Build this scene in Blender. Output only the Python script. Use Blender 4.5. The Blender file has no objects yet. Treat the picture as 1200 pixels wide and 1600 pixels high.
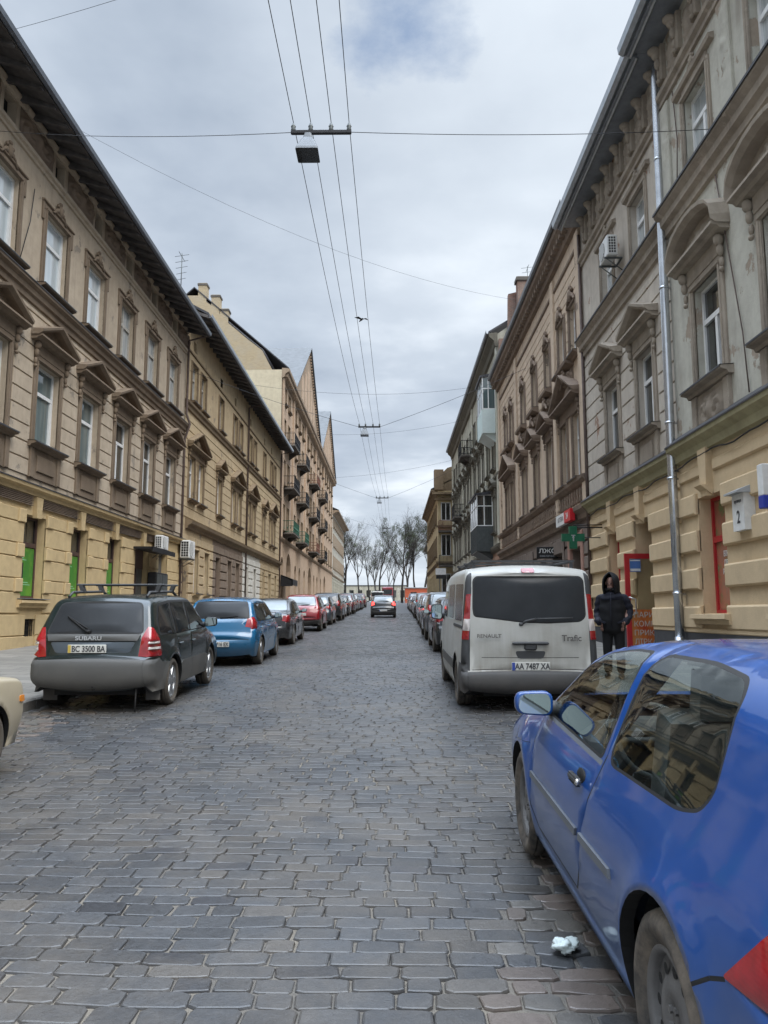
import bpy, bmesh, math, random
import numpy as np
from mathutils import Vector, Matrix, Euler
from mathutils.geometry import delaunay_2d_cdt
random.seed(7); rng = np.random.default_rng(7)
sc = bpy.context.scene
R = math.radians
# ---------------------------------------------------------------- camera
cam = bpy.data.cameras.new('camera'); co = bpy.data.objects.new('camera', cam); sc.collection.objects.link(co)
co.location = (0, 0, 1.6); co.rotation_euler = (R(90 + 7.58), 0, R(.57))
cam.sensor_fit = 'AUTO'; cam.sensor_width = 36; cam.lens = 36 * 1202 / 1600
cam.clip_start = .05; cam.clip_end = 3000
sc.camera = co
# ---------------------------------------------------------------- sky, sun, exposure
SUN_EL, SUN_AZ = 52, 138           # sun behind the cloud, behind and to the right of the camera
w = bpy.data.worlds.new('World'); sc.world = w; w.use_nodes = True
nt = w.node_tree; N = nt.nodes; Lk = nt.links
bg = N['Background']; bg.inputs['Strength'].default_value = .1
sky = N.new('ShaderNodeTexSky'); sky.sky_type = 'NISHITA'; sky.sun_disc = False
sky.sun_elevation = R(SUN_EL); sky.sun_rotation = R(SUN_AZ)
def wn(t, **k):
    n = N.new(t)
    for a, v in k.items():
        if a in ('operation', 'blend_type', 'data_type', 'interpolation'): setattr(n, a, v)
    return n
def wmath(op, a, b=None, clamp=False):
    n = N.new('ShaderNodeMath'); n.operation = op; n.use_clamp = clamp
    for i, v in enumerate((a, b)):
        if v is None: continue
        if hasattr(v, 'links'): Lk.new(v, n.inputs[i])
        else: n.inputs[i].default_value = v
    return n.outputs[0]
def wmix(f, a, b):
    n = N.new('ShaderNodeMix'); n.data_type = 'RGBA'
    for i, v in ((0, f), (6, a), (7, b)):
        if hasattr(v, 'links'): Lk.new(v, n.inputs[i])
        elif i == 0: n.inputs[0].default_value = v
        else: n.inputs[i].default_value = (*v, 1)
    return n.outputs[2]
def wramp(f, stops):
    n = N.new('ShaderNodeValToRGB'); e = n.color_ramp.elements
    while len(e) < len(stops): e.new(.5)
    for q, (p, c) in zip(e, stops): q.position = p; q.color = (*c, 1) if len(c) == 3 else c
    Lk.new(f, n.inputs[0]); return n.outputs[0]
tc = N.new('ShaderNodeTexCoord'); sx = N.new('ShaderNodeSeparateXYZ'); Lk.new(tc.outputs['Generated'], sx.inputs[0])
# cloud sheet: direction projected on a high plane
zc = wmath('MAXIMUM', wmath('ADD', sx.outputs[2], .12), .03)
px = wmath('DIVIDE', sx.outputs[0], zc); py = wmath('DIVIDE', sx.outputs[1], zc)
cx = N.new('ShaderNodeCombineXYZ'); Lk.new(px, cx.inputs[0]); Lk.new(py, cx.inputs[1])
def wnoise(scale, det, rough, off):
    m = N.new('ShaderNodeMapping'); m.inputs['Location'].default_value = off; Lk.new(cx.outputs[0], m.inputs[0])
    n = N.new('ShaderNodeTexNoise'); n.inputs['Scale'].default_value = scale; n.inputs['Detail'].default_value = det
    n.inputs['Roughness'].default_value = rough; Lk.new(m.outputs[0], n.inputs[0]); return n.outputs[0]
n1 = wnoise(.9, 6, .52, (3.1, 1.7, .4)); n2 = wnoise(2.2, 5, .55, (7.7, 2.2, .1)); n3 = wnoise(6.5, 6, .62, (1.3, 4.2, .6))
cl = wmath('ADD', wmath('MULTIPLY', n1, .7), wmath('MULTIPLY', n2, .3))
shade = wramp(cl, [(.37, (1.95, 2.3, 2.82)), (.49, (2.75, 3.12, 3.62)), (.60, (4.25, 4.6, 5.0))])
# overcast luminance: brighter towards the zenith, a paler band at the horizon
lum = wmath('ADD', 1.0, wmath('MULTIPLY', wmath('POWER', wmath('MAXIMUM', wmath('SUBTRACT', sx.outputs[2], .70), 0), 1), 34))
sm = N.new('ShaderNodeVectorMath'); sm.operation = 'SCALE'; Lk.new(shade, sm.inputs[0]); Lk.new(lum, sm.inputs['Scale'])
hz = wmath('POWER', wmath('SUBTRACT', 1.0, wmath('MULTIPLY', wmath('MAXIMUM', sx.outputs[2], 0), 4.5), True), 1.5)
cloud = wmix(wmath('MULTIPLY', hz, .75), sm.outputs[0], (3.5, 3.85, 4.15))
# one gap of thinner cloud with blue sky behind it
# a brighter, thinner part of the cloud sheet up to the right
dv = N.new('ShaderNodeVectorMath'); dv.operation = 'DOT_PRODUCT'; Lk.new(tc.outputs['Generated'], dv.inputs[0]); dv.inputs[1].default_value = (.15, .79, .60)
lobe = wmath('POWER', wmath('MAXIMUM', wmath('MULTIPLY', wmath('SUBTRACT', dv.outputs['Value'], .93), 14.3), 0), 1.3)
cloud = wmix(wmath('MULTIPLY', lobe, wmath('MULTIPLY', n1, 1.15), True), cloud, (4.3, 4.65, 5.0))
gx = wmath('SUBTRACT', sx.outputs[0], .02); gz = wmath('SUBTRACT', sx.outputs[2], .642); 
gy = wmath('GREATER_THAN', sx.outputs[1], 0)
gd = wmath('SQRT', wmath('ADD', wmath('POWER', wmath('MULTIPLY', gx, 8.5), 2), wmath('POWER', wmath('MULTIPLY', gz, 17), 2)))
gap = wmath('MULTIPLY', wmath('MULTIPLY', wmath('SUBTRACT', 2.35, wmath('ADD', gd, wmath('ADD', wmath('MULTIPLY', n2, 1.9), wmath('MULTIPLY', n3, 1.5))), True), 1.5, True), gy)
skyb = N.new('ShaderNodeVectorMath'); skyb.operation = 'SCALE'; Lk.new(sky.outputs[0], skyb.inputs[0]); skyb.inputs['Scale'].default_value = .6
out = wmix(wmath('MULTIPLY', gap, .7), cloud, wmix(.75, skyb.outputs[0], (.85, 1.45, 2.6)))
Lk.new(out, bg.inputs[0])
sl = bpy.data.lights.new('sun', 'SUN'); so = bpy.data.objects.new('sun', sl); sc.collection.objects.link(so)
sl.energy = 1.3; sl.angle = R(45); sl.color = (1, .96, .9)
az = R(SUN_AZ); so.rotation_euler = Vector((math.sin(az) * math.cos(R(SUN_EL)), math.cos(az) * math.cos(R(SUN_EL)), math.sin(R(SUN_EL)))).to_track_quat('Z', 'Y').to_euler()
sc.view_settings.view_transform = 'Standard'; sc.view_settings.look = 'None'; sc.view_settings.exposure = 1.15; sc.view_settings.gamma = 1
sc.render.film_transparent = False
sc.cycles.max_bounces = 6; sc.cycles.diffuse_bounces = 3; sc.cycles.glossy_bounces = 3; sc.cycles.transparent_max_bounces = 8
sc.cycles.caustics_reflective = False; sc.cycles.caustics_refractive = False
# ---------------------------------------------------------------- helpers
SLOPE = .026
def G(y): return SLOPE * min(y, 190)
class MB:
    def __init__(s): s.V = []; s.F = []; s.M = []; s.S = []
    def add(s, vs, fs, m=0, sm=False):
        o = len(s.V); s.V += [tuple(v) for v in vs]
        for f in fs: s.F.append([i + o for i in f]); s.M.append(m); s.S.append(sm)
        return s
    def box(s, x0, x1, y0, y1, z0, z1, m=0):
        v = [(x0, y0, z0), (x1, y0, z0), (x1, y1, z0), (x0, y1, z0), (x0, y0, z1), (x1, y0, z1), (x1, y1, z1), (x0, y1, z1)]
        return s.add(v, [(3, 2, 1, 0), (4, 5, 6, 7), (0, 1, 5, 4), (1, 2, 6, 5), (2, 3, 7, 6), (3, 0, 4, 7)], m)
    def rbox(s, x0, x1, y0, y1, z0, z1, b, m=0):
        b = min(b, (x1 - x0) * .45, (y1 - y0) * .45, (z1 - z0) * .45); v = []; 
        for zz, k in ((z0, b), (z0 + b, 0), (z1 - b, 0), (z1, b)):
            X0, X1, Y0, Y1 = x0 + k, x1 - k, y0 + k, y1 - k
            v += [(X0 + b, Y0, zz), (X1 - b, Y0, zz), (X1, Y0 + b, zz), (X1, Y1 - b, zz), (X1 - b, Y1, zz), (X0 + b, Y1, zz), (X0, Y1 - b, zz), (X0, Y0 + b, zz)]
        f = [tuple(range(7, -1, -1)), tuple(range(24, 32))]
        for k in range(3):
            for i in range(8): j = (i + 1) % 8; f.append((k * 8 + i, k * 8 + j, k * 8 + 8 + j, k * 8 + 8 + i))
        return s.add(v, f, m)
    def obox(s, c, ax, ay, az, m=0):
        c = Vector(c); v = [c + ax * i + ay * j + az * k for k in (-1, 1) for (i, j) in ((-1, -1), (1, -1), (1, 1), (-1, 1))]
        return s.add(v, [(3, 2, 1, 0), (4, 5, 6, 7), (0, 1, 5, 4), (1, 2, 6, 5), (2, 3, 7, 6), (3, 0, 4, 7)], m)
    def prism(s, poly, d0, d1, fn, m=0):
        n = len(poly); v = [fn(a, d0, b) for a, b in poly] + [fn(a, d1, b) for a, b in poly]
        f = [tuple(range(n)), tuple(range(2 * n - 1, n - 1, -1))] + [(i, (i + 1) % n, (i + 1) % n + n, i + n) for i in range(n)]
        return s.add(v, f, m)
    def tube(s, pts, r, n=8, m=0, cap=True, sm=True):
        pts = [Vector(p) for p in pts]; rs = r if hasattr(r, '__len__') else [r] * len(pts); vs = []; fs = []
        up = None
        for i, p in enumerate(pts):
            t = (pts[min(i + 1, len(pts) - 1)] - pts[max(i - 1, 0)]); t = t.normalized() if t.length > 1e-9 else Vector((0, 0, 1))
            a = t.cross(up) if up is not None else t.cross(Vector((0, 0, 1)) if abs(t.z) < .9 else Vector((1, 0, 0)))
            if a.length < 1e-6: a = t.orthogonal()
            a.normalize(); b = a.cross(t); up = b
            for k in range(n):
                q = 2 * math.pi * k / n; vs.append(p + (a * math.cos(q) + b * math.sin(q)) * rs[i])
        for i in range(len(pts) - 1):
            for k in range(n): j = (k + 1) % n; fs.append((i * n + k, i * n + j, i * n + n + j, i * n + n + k))
        s.add(vs, fs, m, sm)
        if cap and n > 2:
            o = len(s.V) - len(vs); e = o + (len(pts) - 1) * n
            s.F += [[o + k for k in range(n)][::-1], [e + k for k in range(n)]]; s.M += [m, m]; s.S += [False, False]
        return s
    def lathe(s, prof, n=24, axis='x', c=(0, 0, 0), m=0, sm=True):
        vs = []
        for h, r in prof:
            for k in range(n):
                q = 2 * math.pi * k / n; a, b = r * math.cos(q), r * math.sin(q)
                vs.append((c[0] + h, c[1] + a, c[2] + b) if axis == 'x' else (c[0] + a, c[1] + b, c[2] + h) if axis == 'z' else (c[0] + a, c[1] + h, c[2] + b))
        fs = [(i * n + k, i * n + (k + 1) % n, i * n + n + (k + 1) % n, i * n + n + k) for i in range(len(prof) - 1) for k in range(n)]
        return s.add(vs, fs, m, sm)
    def ell(s, c, rx, ry, rz, m=0, n=8, k=5):
        vs = []; 
        for i in range(k + 1):
            t = math.pi * i / k
            for j in range(n):
                q = 2 * math.pi * j / n; vs.append((c[0] + rx * math.sin(t) * math.cos(q), c[1] + ry * math.sin(t) * math.sin(q), c[2] + rz * math.cos(t)))
        return s.add(vs, [(i * n + j, i * n + n + j, i * n + n + (j + 1) % n, i * n + (j + 1) % n) for i in range(k) for j in range(n)], m, True)
    def mesh(s, name, mats, fix=False, merge=0):
        me = bpy.data.meshes.new(name); me.from_pydata(s.V, [], s.F)
        for m in (mats if isinstance(mats, (list, tuple)) else [mats]): me.materials.append(MAT[m] if isinstance(m, str) else m)
        if s.F:
            me.polygons.foreach_set('material_index', np.array(s.M, dtype=np.int32)); me.polygons.foreach_set('use_smooth', np.array(s.S, dtype=bool))
        if fix or merge:
            bm = bmesh.new(); bm.from_mesh(me)
            if merge: bmesh.ops.remove_doubles(bm, verts=bm.verts, dist=merge)
            if fix: bmesh.ops.recalc_face_normals(bm, faces=bm.faces)
            bm.to_mesh(me); bm.free()
        me.update(); return me
    def build(s, name, mats, parent=None, loc=(0, 0, 0), rot=(0, 0, 0), fix=True, merge=0):
        return link(name, s.mesh(name, mats, fix, merge), parent, loc, rot)
def link(name, me, parent=None, loc=(0, 0, 0), rot=(0, 0, 0)):
    o = bpy.data.objects.new(name, me); sc.collection.objects.link(o); o.parent = parent; o.location = loc; o.rotation_euler = rot; return o
def tag(o, label=None, cat=None, group=None, kind=None):
    for k, v in (('label', label), ('category', cat), ('group', group), ('kind', kind)):
        if v: o[k] = v
    return o
def thing(name, label, cat, loc=(0, 0, 0), rot=(0, 0, 0), group=None):
    return tag(link(name, None, None, loc, rot), label, cat, group)
def copy_tree(o, parent=None):
    c = o.copy(); sc.collection.objects.link(c); c.parent = parent
    for ch in [q for q in bpy.data.objects if q.parent == o]: copy_tree(ch, c)
    return c
def text_mesh(txt, size, ext=.002, bold=0.0, align='CENTER'):
    cu = bpy.data.curves.new('t', 'FONT'); cu.body = txt; cu.size = size; cu.extrude = ext; cu.align_x = align; cu.align_y = 'CENTER'; cu.offset = bold
    o = bpy.data.objects.new('t', cu); sc.collection.objects.link(o); dg = bpy.context.evaluated_depsgraph_get()
    me = bpy.data.meshes.new_from_object(o.evaluated_get(dg)); me.name = 'lettering'; bpy.data.objects.remove(o); bpy.data.curves.remove(cu); return me
def lettering(txt, size, mat, parent, loc, rot, sx_=1.0, bold=0.0, ext=.002, name='lettering', align='CENTER'):
    me = text_mesh(txt, size, ext, bold, align); me.materials.clear(); me.materials.append(MAT[mat]); o = link(name, me, parent, loc, rot); o.scale = (sx_, 1, 1); return o
def chaikin(p, it=2, closed=False):
    p = [tuple(q) for q in p]
    for _ in range(it):
        n = len(p); o = [] if closed else [p[0]]
        for i in range(n if closed else n - 1):
            a, b = p[i], p[(i + 1) % n]
            o += [(a[0] * .75 + b[0] * .25, a[1] * .75 + b[1] * .25), (a[0] * .25 + b[0] * .75, a[1] * .25 + b[1] * .75)]
        if not closed: o.append(p[-1])
        p = o
    return p
def roundpoly(p, r, k=4):
    o = []; n = len(p)
    for i in range(n):
        a, b, c = Vector(p[i - 1]), Vector(p[i]), Vector(p[(i + 1) % n])
        rr = min(r, (a - b).length * .45, (c - b).length * .45); s, e = b + (a - b).normalized() * rr, b + (c - b).normalized() * rr
        for j in range(k + 1):
            t = j / k; q = s * (1 - t) ** 2 + b * 2 * t * (1 - t) + e * t * t; o.append((q.x, q.y))
    return o
def inpoly(P, poly):
    x, y = P[:, 0], P[:, 1]; r = np.zeros(len(P), bool); n = len(poly); j = n - 1
    for i in range(n):
        xi, yi = poly[i]; xj, yj = poly[j]
        if yi != yj: r ^= ((yi > y) != (yj > y)) & (x < (xj - xi) * (y - yi) / (yj - yi) + xi)
        j = i
    return r
def cdt(polys, steiner):
    """constrained triangulation of closed polygons plus free points -> points, triangles"""
    V = []; E = []
    for p in polys:
        o = len(V); n = len(p); V += [Vector((float(a), float(b))) for a, b in p]; E += [(o + i, o + (i + 1) % n) for i in range(n)]
    V += [Vector((float(a), float(b))) for a, b in steiner]
    r = delaunay_2d_cdt(V, E, [], 0, 1e-5)
    P = np.array([(v.x, v.y) for v in r[0]]); T = np.array([f for f in r[2] if len(f) == 3], dtype=int)
    a, b, c = P[T[:, 0]], P[T[:, 1]], P[T[:, 2]]
    ar = np.abs((b[:, 0] - a[:, 0]) * (c[:, 1] - a[:, 1]) - (b[:, 1] - a[:, 1]) * (c[:, 0] - a[:, 0])); T = T[ar > 1e-9]
    return P, T
# ---------------------------------------------------------------- materials
MAT = {}
class Nd:
    def __init__(s, name):
        s.m = bpy.data.materials.new(name); s.m.use_nodes = True; s.t = s.m.node_tree; s.b = s.t.nodes['Principled BSDF']; MAT[name] = s.m
        s.tc = s.t.nodes.new('ShaderNodeTexCoord').outputs['Object']
    def n(s, t): return s.t.nodes.new(t)
    def l(s, a, b): s.t.links.new(a, b)
    def put(s, sock, v):
        if hasattr(v, 'links'): s.l(v, sock)
        elif isinstance(v, (tuple, list)): sock.default_value = (*v, 1) if len(v) == 3 and len(sock.default_value) == 4 else v
        else: sock.default_value = v
    def mapping(s, scale=(1, 1, 1), loc=(0, 0, 0), src=None):
        m = s.n('ShaderNodeMapping'); m.inputs['Scale'].default_value = scale; m.inputs['Location'].default_value = loc; s.l(src or s.tc, m.inputs[0]); return m.outputs[0]
    def noise(s, scale, det=4, rough=.6, vec=None, col=False):
        n = s.n('ShaderNodeTexNoise'); n.inputs['Scale'].default_value = scale; n.inputs['Detail'].default_value = det; n.inputs['Roughness'].default_value = rough
        s.l(vec or s.tc, n.inputs[0]); return n.outputs[1 if col else 0]
    def ramp(s, f, stops):
        n = s.n('ShaderNodeValToRGB'); e = n.color_ramp.elements
        while len(e) < len(stops): e.new(.5)
        for q, (p, c) in zip(e, stops): q.position = p; q.color = (c, c, c, 1) if not isinstance(c, tuple) else (*c, 1)
        s.l(f, n.inputs[0]); return n.outputs[0]
    def mix(s, f, a, b, mode='MIX'):
        n = s.n('ShaderNodeMix'); n.data_type = 'RGBA'; n.blend_type = mode
        s.put(n.inputs[0], f); s.put(n.inputs[6], a); s.put(n.inputs[7], b); return n.outputs[2]
    def math(s, op, a, b=0.0, clamp=False):
        n = s.n('ShaderNodeMath'); n.operation = op; n.use_clamp = clamp; s.put(n.inputs[0], a); s.put(n.inputs[1], b); return n.outputs[0]
    def sep(s, src=None):
        n = s.n('ShaderNodeSeparateXYZ'); s.l(src or s.tc, n.inputs[0]); return n.outputs
    def bump(s, h, d=.01, st=.5):
        n = s.n('ShaderNodeBump'); n.inputs['Strength'].default_value = st; n.inputs['Distance'].default_value = d; s.put(n.inputs['Height'], h); s.l(n.outputs[0], s.b.inputs['Normal'])
    def set(s, col=None, rough=None, metal=None, **k):
        if col is not None: s.put(s.b.inputs['Base Color'], col)
        if rough is not None: s.put(s.b.inputs['Roughness'], rough)
        if metal is not None: s.put(s.b.inputs['Metallic'], metal)
        for a, v in k.items(): s.put(s.b.inputs[a.replace('_', ' ')], v)
        return s
def simple(name, col, rough=.6, metal=0, var=.12, bump=0, scale=6, **k):
    q = Nd(name); n = q.noise(scale, 5)
    q.set(q.mix(q.ramp(n, [(.3, 0.0), (.7, 1.0)]), tuple(c * (1 - var) for c in col), tuple(min(1, c * (1 + var)) for c in col)), rough, metal, **k)
    if bump: q.bump(q.noise(scale * 6, 4), bump, .6)
    return q
def plaster(name, c1, c2, stain, peel=None, st=.6, pk=.62, streak=(2.3, 2.3, .22)):
    """weathered render: blotches, rain streaks, fallen patches"""
    q = Nd(name); big = q.noise(.55, 6, .65); col = q.mix(q.ramp(big, [(.32, 0.0), (.68, 1.0)]), c1, c2)
    col = q.mix(q.math('MULTIPLY', q.ramp(q.noise(3.1, 7, .7), [(.42, 0.0), (.75, 1.0)]), .35), col, stain)
    sk = q.ramp(q.noise(1.4, 8, .62, q.mapping(streak)), [(.47, 0.0), (.80, 1.0)])
    sk = q.math('MULTIPLY', sk, q.ramp(q.noise(.45, 3), [(.35, .25), (.65, 1.0)])); col = q.mix(q.math('MULTIPLY', sk, st * .85), col, stain)
    h = q.noise(38, 4, .6)
    if peel:
        pm = q.ramp(q.noise(1.25, 8, .68, q.mapping((1, 1, .8), (4, 9, 2))), [(pk, 0.0), (pk + .025, 1.0)])
        col = q.mix(pm, col, q.mix(q.noise(9, 4), peel, tuple(c * .65 for c in peel))); h = q.math('SUBTRACT', h, q.math('MULTIPLY', pm, 1.6))
    q.set(col, .9, Specular_IOR_Level=.2); q.bump(h, .012, .45); return q
plaster('l1_yellow', (.56, .425, .235), (.49, .37, .205), (.24, .175, .105), st=.35)
plaster('l1_tan', (.50, .415, .315), (.41, .335, .25), (.21, .165, .125), (.34, .29, .235), st=.7, pk=.60)
plaster('l1_trim', (.235, .18, .13), (.165, .125, .09), (.07, .053, .04), (.3, .25, .2), st=.6)
plaster('l1_frieze', (.25, .19, .14), (.17, .13, .10), (.07, .055, .045), st=.6)
plaster('l2_ochre', (.50, .39, .245), (.42, .32, .195), (.20, .145, .095), (.30, .24, .18), st=.5)
plaster('l2_trim', (.25, .19, .12), (.18, .13, .085), (.08, .055, .04), st=.6)
plaster('l2_brown', (.25, .19, .145), (.19, .145, .11), (.09, .07, .055), st=.5)
plaster('l2_white', (.62, .60, .54), (.52, .49, .44), (.3, .27, .23), st=.4)
plaster('l3_pink', (.54, .40, .285), (.45, .33, .235), (.21, .155, .12), st=.55)
plaster('l3_trim', (.40, .305, .22), (.30, .23, .165), (.12, .09, .07), st=.55)
plaster('l3_cream', (.62, .55, .40), (.54, .47, .34), (.3, .25, .18), st=.35)
plaster('r1_peach', (.64, .495, .315), (.575, .44, .28), (.36, .27, .175), st=.25)
plaster('r1_grey', (.55, .535, .46), (.45, .43, .37), (.22, .19, .16), (.40, .33, .26), st=.8, pk=.565)
plaster('r1_rose', (.55, .50, .43), (.46, .41, .35), (.23, .19, .16), (.34, .2, .14), st=.75, pk=.61)
plaster('r1_trim', (.40, .345, .28), (.28, .235, .19), (.10, .082, .068), (.45, .38, .31), st=.8, pk=.58)
plaster('r1_khaki', (.42, .385, .24), (.33, .30, .185), (.11, .09, .06), st=.5)
plaster('r1_plinth', (.085, .085, .09), (.065, .065, .07), (.04, .04, .04), st=.4)
plaster('r2_rose', (.63, .50, .38), (.52, .41, .305), (.24, .185, .145), (.30, .24, .19), st=.75)
plaster('r2_trim', (.28, .215, .165), (.19, .145, .115), (.085, .065, .055), st=.65)
plaster('r2_base', (.225, .18, .15), (.165, .13, .11), (.08, .065, .055), st=.55)
plaster('r2_pink', (.42, .245, .195), (.36, .21, .165), (.2, .13, .1), st=.4)
plaster('r3_grey', (.52, .50, .41), (.40, .385, .315), (.15, .135, .11), (.62, .61, .55), st=.85, pk=.6)
plaster('r3_trim', (.20, .185, .15), (.14, .13, .105), (.06, .055, .045), st=.6)
plaster('r3_base', (.38, .23, .165), (.30, .19, .135), (.13, .1, .07), st=.5)
plaster('r5_ochre', (.54, .44, .27), (.44, .35, .21), (.2, .155, .1), (.30, .2, .13), st=.6)
plaster('stone_dark', (.15, .135, .12), (.11, .1, .09), (.05, .045, .04), st=.5)
def brick(name, c1, c2, mortar, sx_=4.2):
    q = Nd(name); b = q.n('ShaderNodeTexBrick'); b.inputs['Scale'].default_value = sx_
    m = q.n('ShaderNodeMapping'); m.inputs['Rotation'].default_value = (R(90), 0, 0); q.l(q.tc, m.inputs[0]); q.l(m.outputs[0], b.inputs[0])
    for i, c in zip(('Color1', 'Color2', 'Mortar'), (c1, c2, mortar)): b.inputs[i].default_value = (*c, 1)
    b.inputs['Brick Width'].default_value = 1.05; b.inputs['Row Height'].default_value = .32; b.inputs['Mortar Size'].default_value = .03
    q.set(q.mix(q.math('MULTIPLY', q.ramp(q.noise(1.2, 6), [(.4, 0.0), (.7, 1.0)]), .7), b.outputs[0], mortar), .9)
brick('brick_red', (.24, .11, .075), (.15, .085, .062), (.26, .215, .18))
brick('brick_yellow', (.43, .34, .21), (.36, .28, .17), (.38, .33, .25))
simple('roof_dark', (.055, .055, .062), .45, .3, .3); simple('soffit_wood', (.085, .078, .075), .85, 0, .45, .004, 3)
simple('roof_metal', (.12, .13, .14), .75, .0, .2, 0, 2); simple('gutter_metal', (.34, .37, .40), .35, .6, .15); simple('eave_metal', (.26, .28, .31), .45, .3, .15)
simple('gutter_dark', (.13, .14, .155), .4, .6, .2); simple('pipe_metal', (.56, .58, .61), .27, .9, .12, .004, 5); simple('pipe_rust', (.10, .07, .06), .7, .1, .3)
simple('frame_white', (.74, .74, .73), .4, 0, .06); simple('frame_brown', (.075, .045, .04), .5, 0, .2); simple('frame_red', (.42, .022, .028), .35, 0, .1); simple('frame_old', (.42, .39, .34), .6, 0, .2)
def pane(name, c1, c2, sc_=1.2, ior=1.9, rough=.04):
    q = Nd(name); v = q.ramp(q.noise(1, 3, .5, q.mapping((sc_, sc_ * 4, .35))), [(.38, c1), (.62, c2)]); q.set(v, rough, IOR=ior); q.bump(q.noise(2.5, 2), .004, .25)
pane('pane_dark', (.012, .014, .015), (.05, .052, .05)); pane('pane_teal', (.085, .12, .125), (.15, .19, .19)); pane('pane_curtain', (.30, .33, .34), (.48, .50, .50)); pane('pane_sky_tint', (.46, .53, .56), (.58, .63, .65), ior=2.2)  # the last, palest pane has a sky reflection painted into its colour
simple('void', (.008, .008, .008), .95, 0, 0); simple('iron_black', (.018, .018, .02), .5, .4, .2); simple('iron_grey', (.09, .1, .1), .5, .4, .2)
simple('green_paint', (.02, .09, .055), .5, 0, .25); simple('rust_red', (.16, .07, .045), .8, 0, .3)
simple('ac_white', (.62, .62, .60), .45, 0, .08); simple('door_grey', (.10, .10, .095), .5, 0, .25); simple('steel', (.55, .55, .55), .3, .9, .05)
q = Nd('poster_green'); z = q.sep(); q.set(q.mix(q.ramp(q.noise(2.2, 2), [(.4, 0.0), (.6, 1.0)]), (.04, .20, .03), (.10, .28, .03)), .35)
simple('poster_dark', (.03, .03, .028), .4, 0, .3); simple('poster_light', (.5, .48, .45), .4, 0, .2); simple('mint', (.25, .55, .33), .4, 0, .05)
q = Nd('poster_orange'); q.set(q.ramp(q.noise(3, 3), [(.3, (.40, .05, .02)), (.5, (.52, .16, .04)), (.7, (.42, .22, .08))]), .35)
q = Nd('poster_rose'); q.set(q.ramp(q.noise(2.4, 3), [(.3, (.25, .14, .10)), (.5, (.38, .14, .09)), (.62, (.16, .20, .08)), (.75, (.42, .34, .27))]), .2, IOR=1.7)
simple('white_paint', (.66, .74, .72), .5, 0, .05); simple('sign_white', (.68, .68, .66), .5, 0, .12); simple('sign_red', (.55, .012, .02), .4, 0, .06); simple('sign_blue', (.022, .045, .33), .4, 0, .06); simple('sign_blue_light', (.08, .17, .42), .4, 0, .1)
simple('sign_black', (.012, .012, .013), .4, 0, .1); simple('cross_green', (.004, .11, .055), .4, 0, .12); simple('ink', (.04, .04, .045), .6, 0, .1); simple('sign_grey', (.36, .38, .40), .4, 0, .05)
def window_glass(name, tint, refl=.5):
    q = Nd(name); t = q.n('ShaderNodeBsdfTransparent'); t.inputs[0].default_value = (*tint, 1); g = q.n('ShaderNodeBsdfGlossy'); g.inputs['Roughness'].default_value = .015
    g.inputs[0].default_value = (.95, 1, .98, 1)
    f = q.n('ShaderNodeLayerWeight'); f.inputs[0].default_value = .5; fr = q.math('ADD', q.math('MULTIPLY', q.math('POWER', f.outputs['Facing'], 4.0), .85), .05); mx = q.n('ShaderNodeMixShader'); q.l(fr, mx.inputs[0]); q.l(t.outputs[0], mx.inputs[1]); q.l(g.outputs[0], mx.inputs[2])
    q.l(mx.outputs[0], q.t.nodes['Material Output'].inputs[0])
simple('flashing', (.05, .05, .055), .5, .3, .3)
window_glass('door_glass', (.80, .80, .74))
# ================================================================ ground, road, pavements, kerbs
KL, KR, WL, WR = -5.0, 3.05, -9.6, 6.2
q = Nd('earth'); q.set(q.mix(q.noise(.5, 6), (.12, .11, .1), (.2, .18, .16)), .95)
q = Nd('joint_sand'); jn = q.noise(.9, 6, .7); q.set(q.mix(q.ramp(jn, [(.46, 0.0), (.68, 1.0)]), q.mix(q.noise(30, 4), (.075, .07, .065), (.13, .12, .105)), q.mix(q.noise(22, 4), (.15, .13, .103), (.25, .22, .175))), .95); q.bump(q.noise(60, 4), .01, .8)
q = Nd('setts'); at = q.n('ShaderNodeVertexColor'); at.layer_name = 'tone'
d1 = q.ramp(q.noise(1.1, 6, .7), [(.42, 0.0), (.72, 1.0)]); fine = q.noise(26, 6, .7)
col = q.mix(.7, at.outputs[0], q.mix(fine, (.35, .35, .35), (1.0, 1.0, 1.0)), 'MULTIPLY')
col = q.mix(q.math('MULTIPLY', d1, .6), col, (.125, .108, .088))
oil = q.ramp(q.noise(.28, 5, .6, q.mapping((1, .5, 1), (2.3, 0, 0))), [(.56, 0.0), (.70, 1.0)]); col = q.mix(q.math('MULTIPLY', oil, .55), col, (.028, .03, .034))
sp = q.ramp(q.noise(5.5, 3, .5), [(.70, 0.0), (.74, 1.0)]); col = q.mix(q.math('MULTIPLY', sp, .6), col, (.02, .021, .024))
q.set(col, q.ramp(fine, [(.3, .28), (.7, .50)]), Specular_IOR_Level=.6); q.bump(q.math('ADD', q.noise(16, 6, .65), q.math('MULTIPLY', q.noise(90, 3), .35)), .009, .55)
q = Nd('setts_far'); b = q.n('ShaderNodeTexBrick'); b.inputs['Scale'].default_value = 1; b.inputs['Brick Width'].default_value = .22; b.inputs['Row Height'].default_value = .13; b.inputs['Mortar Size'].default_value = .012
for i, c in zip(('Color1', 'Color2', 'Mortar'), ((.055, .06, .067), (.075, .08, .088), (.09, .08, .07))): b.inputs[i].default_value = (*c, 1)
q.l(q.tc, b.inputs[0]); q.set(b.outputs[0], .5)
q = Nd('pavement'); pb = q.n('ShaderNodeTexBrick'); pb.inputs['Scale'].default_value = 1; pb.inputs['Brick Width'].default_value = .6; pb.inputs['Row Height'].default_value = .4; pb.inputs['Mortar Size'].default_value = .008
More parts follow.
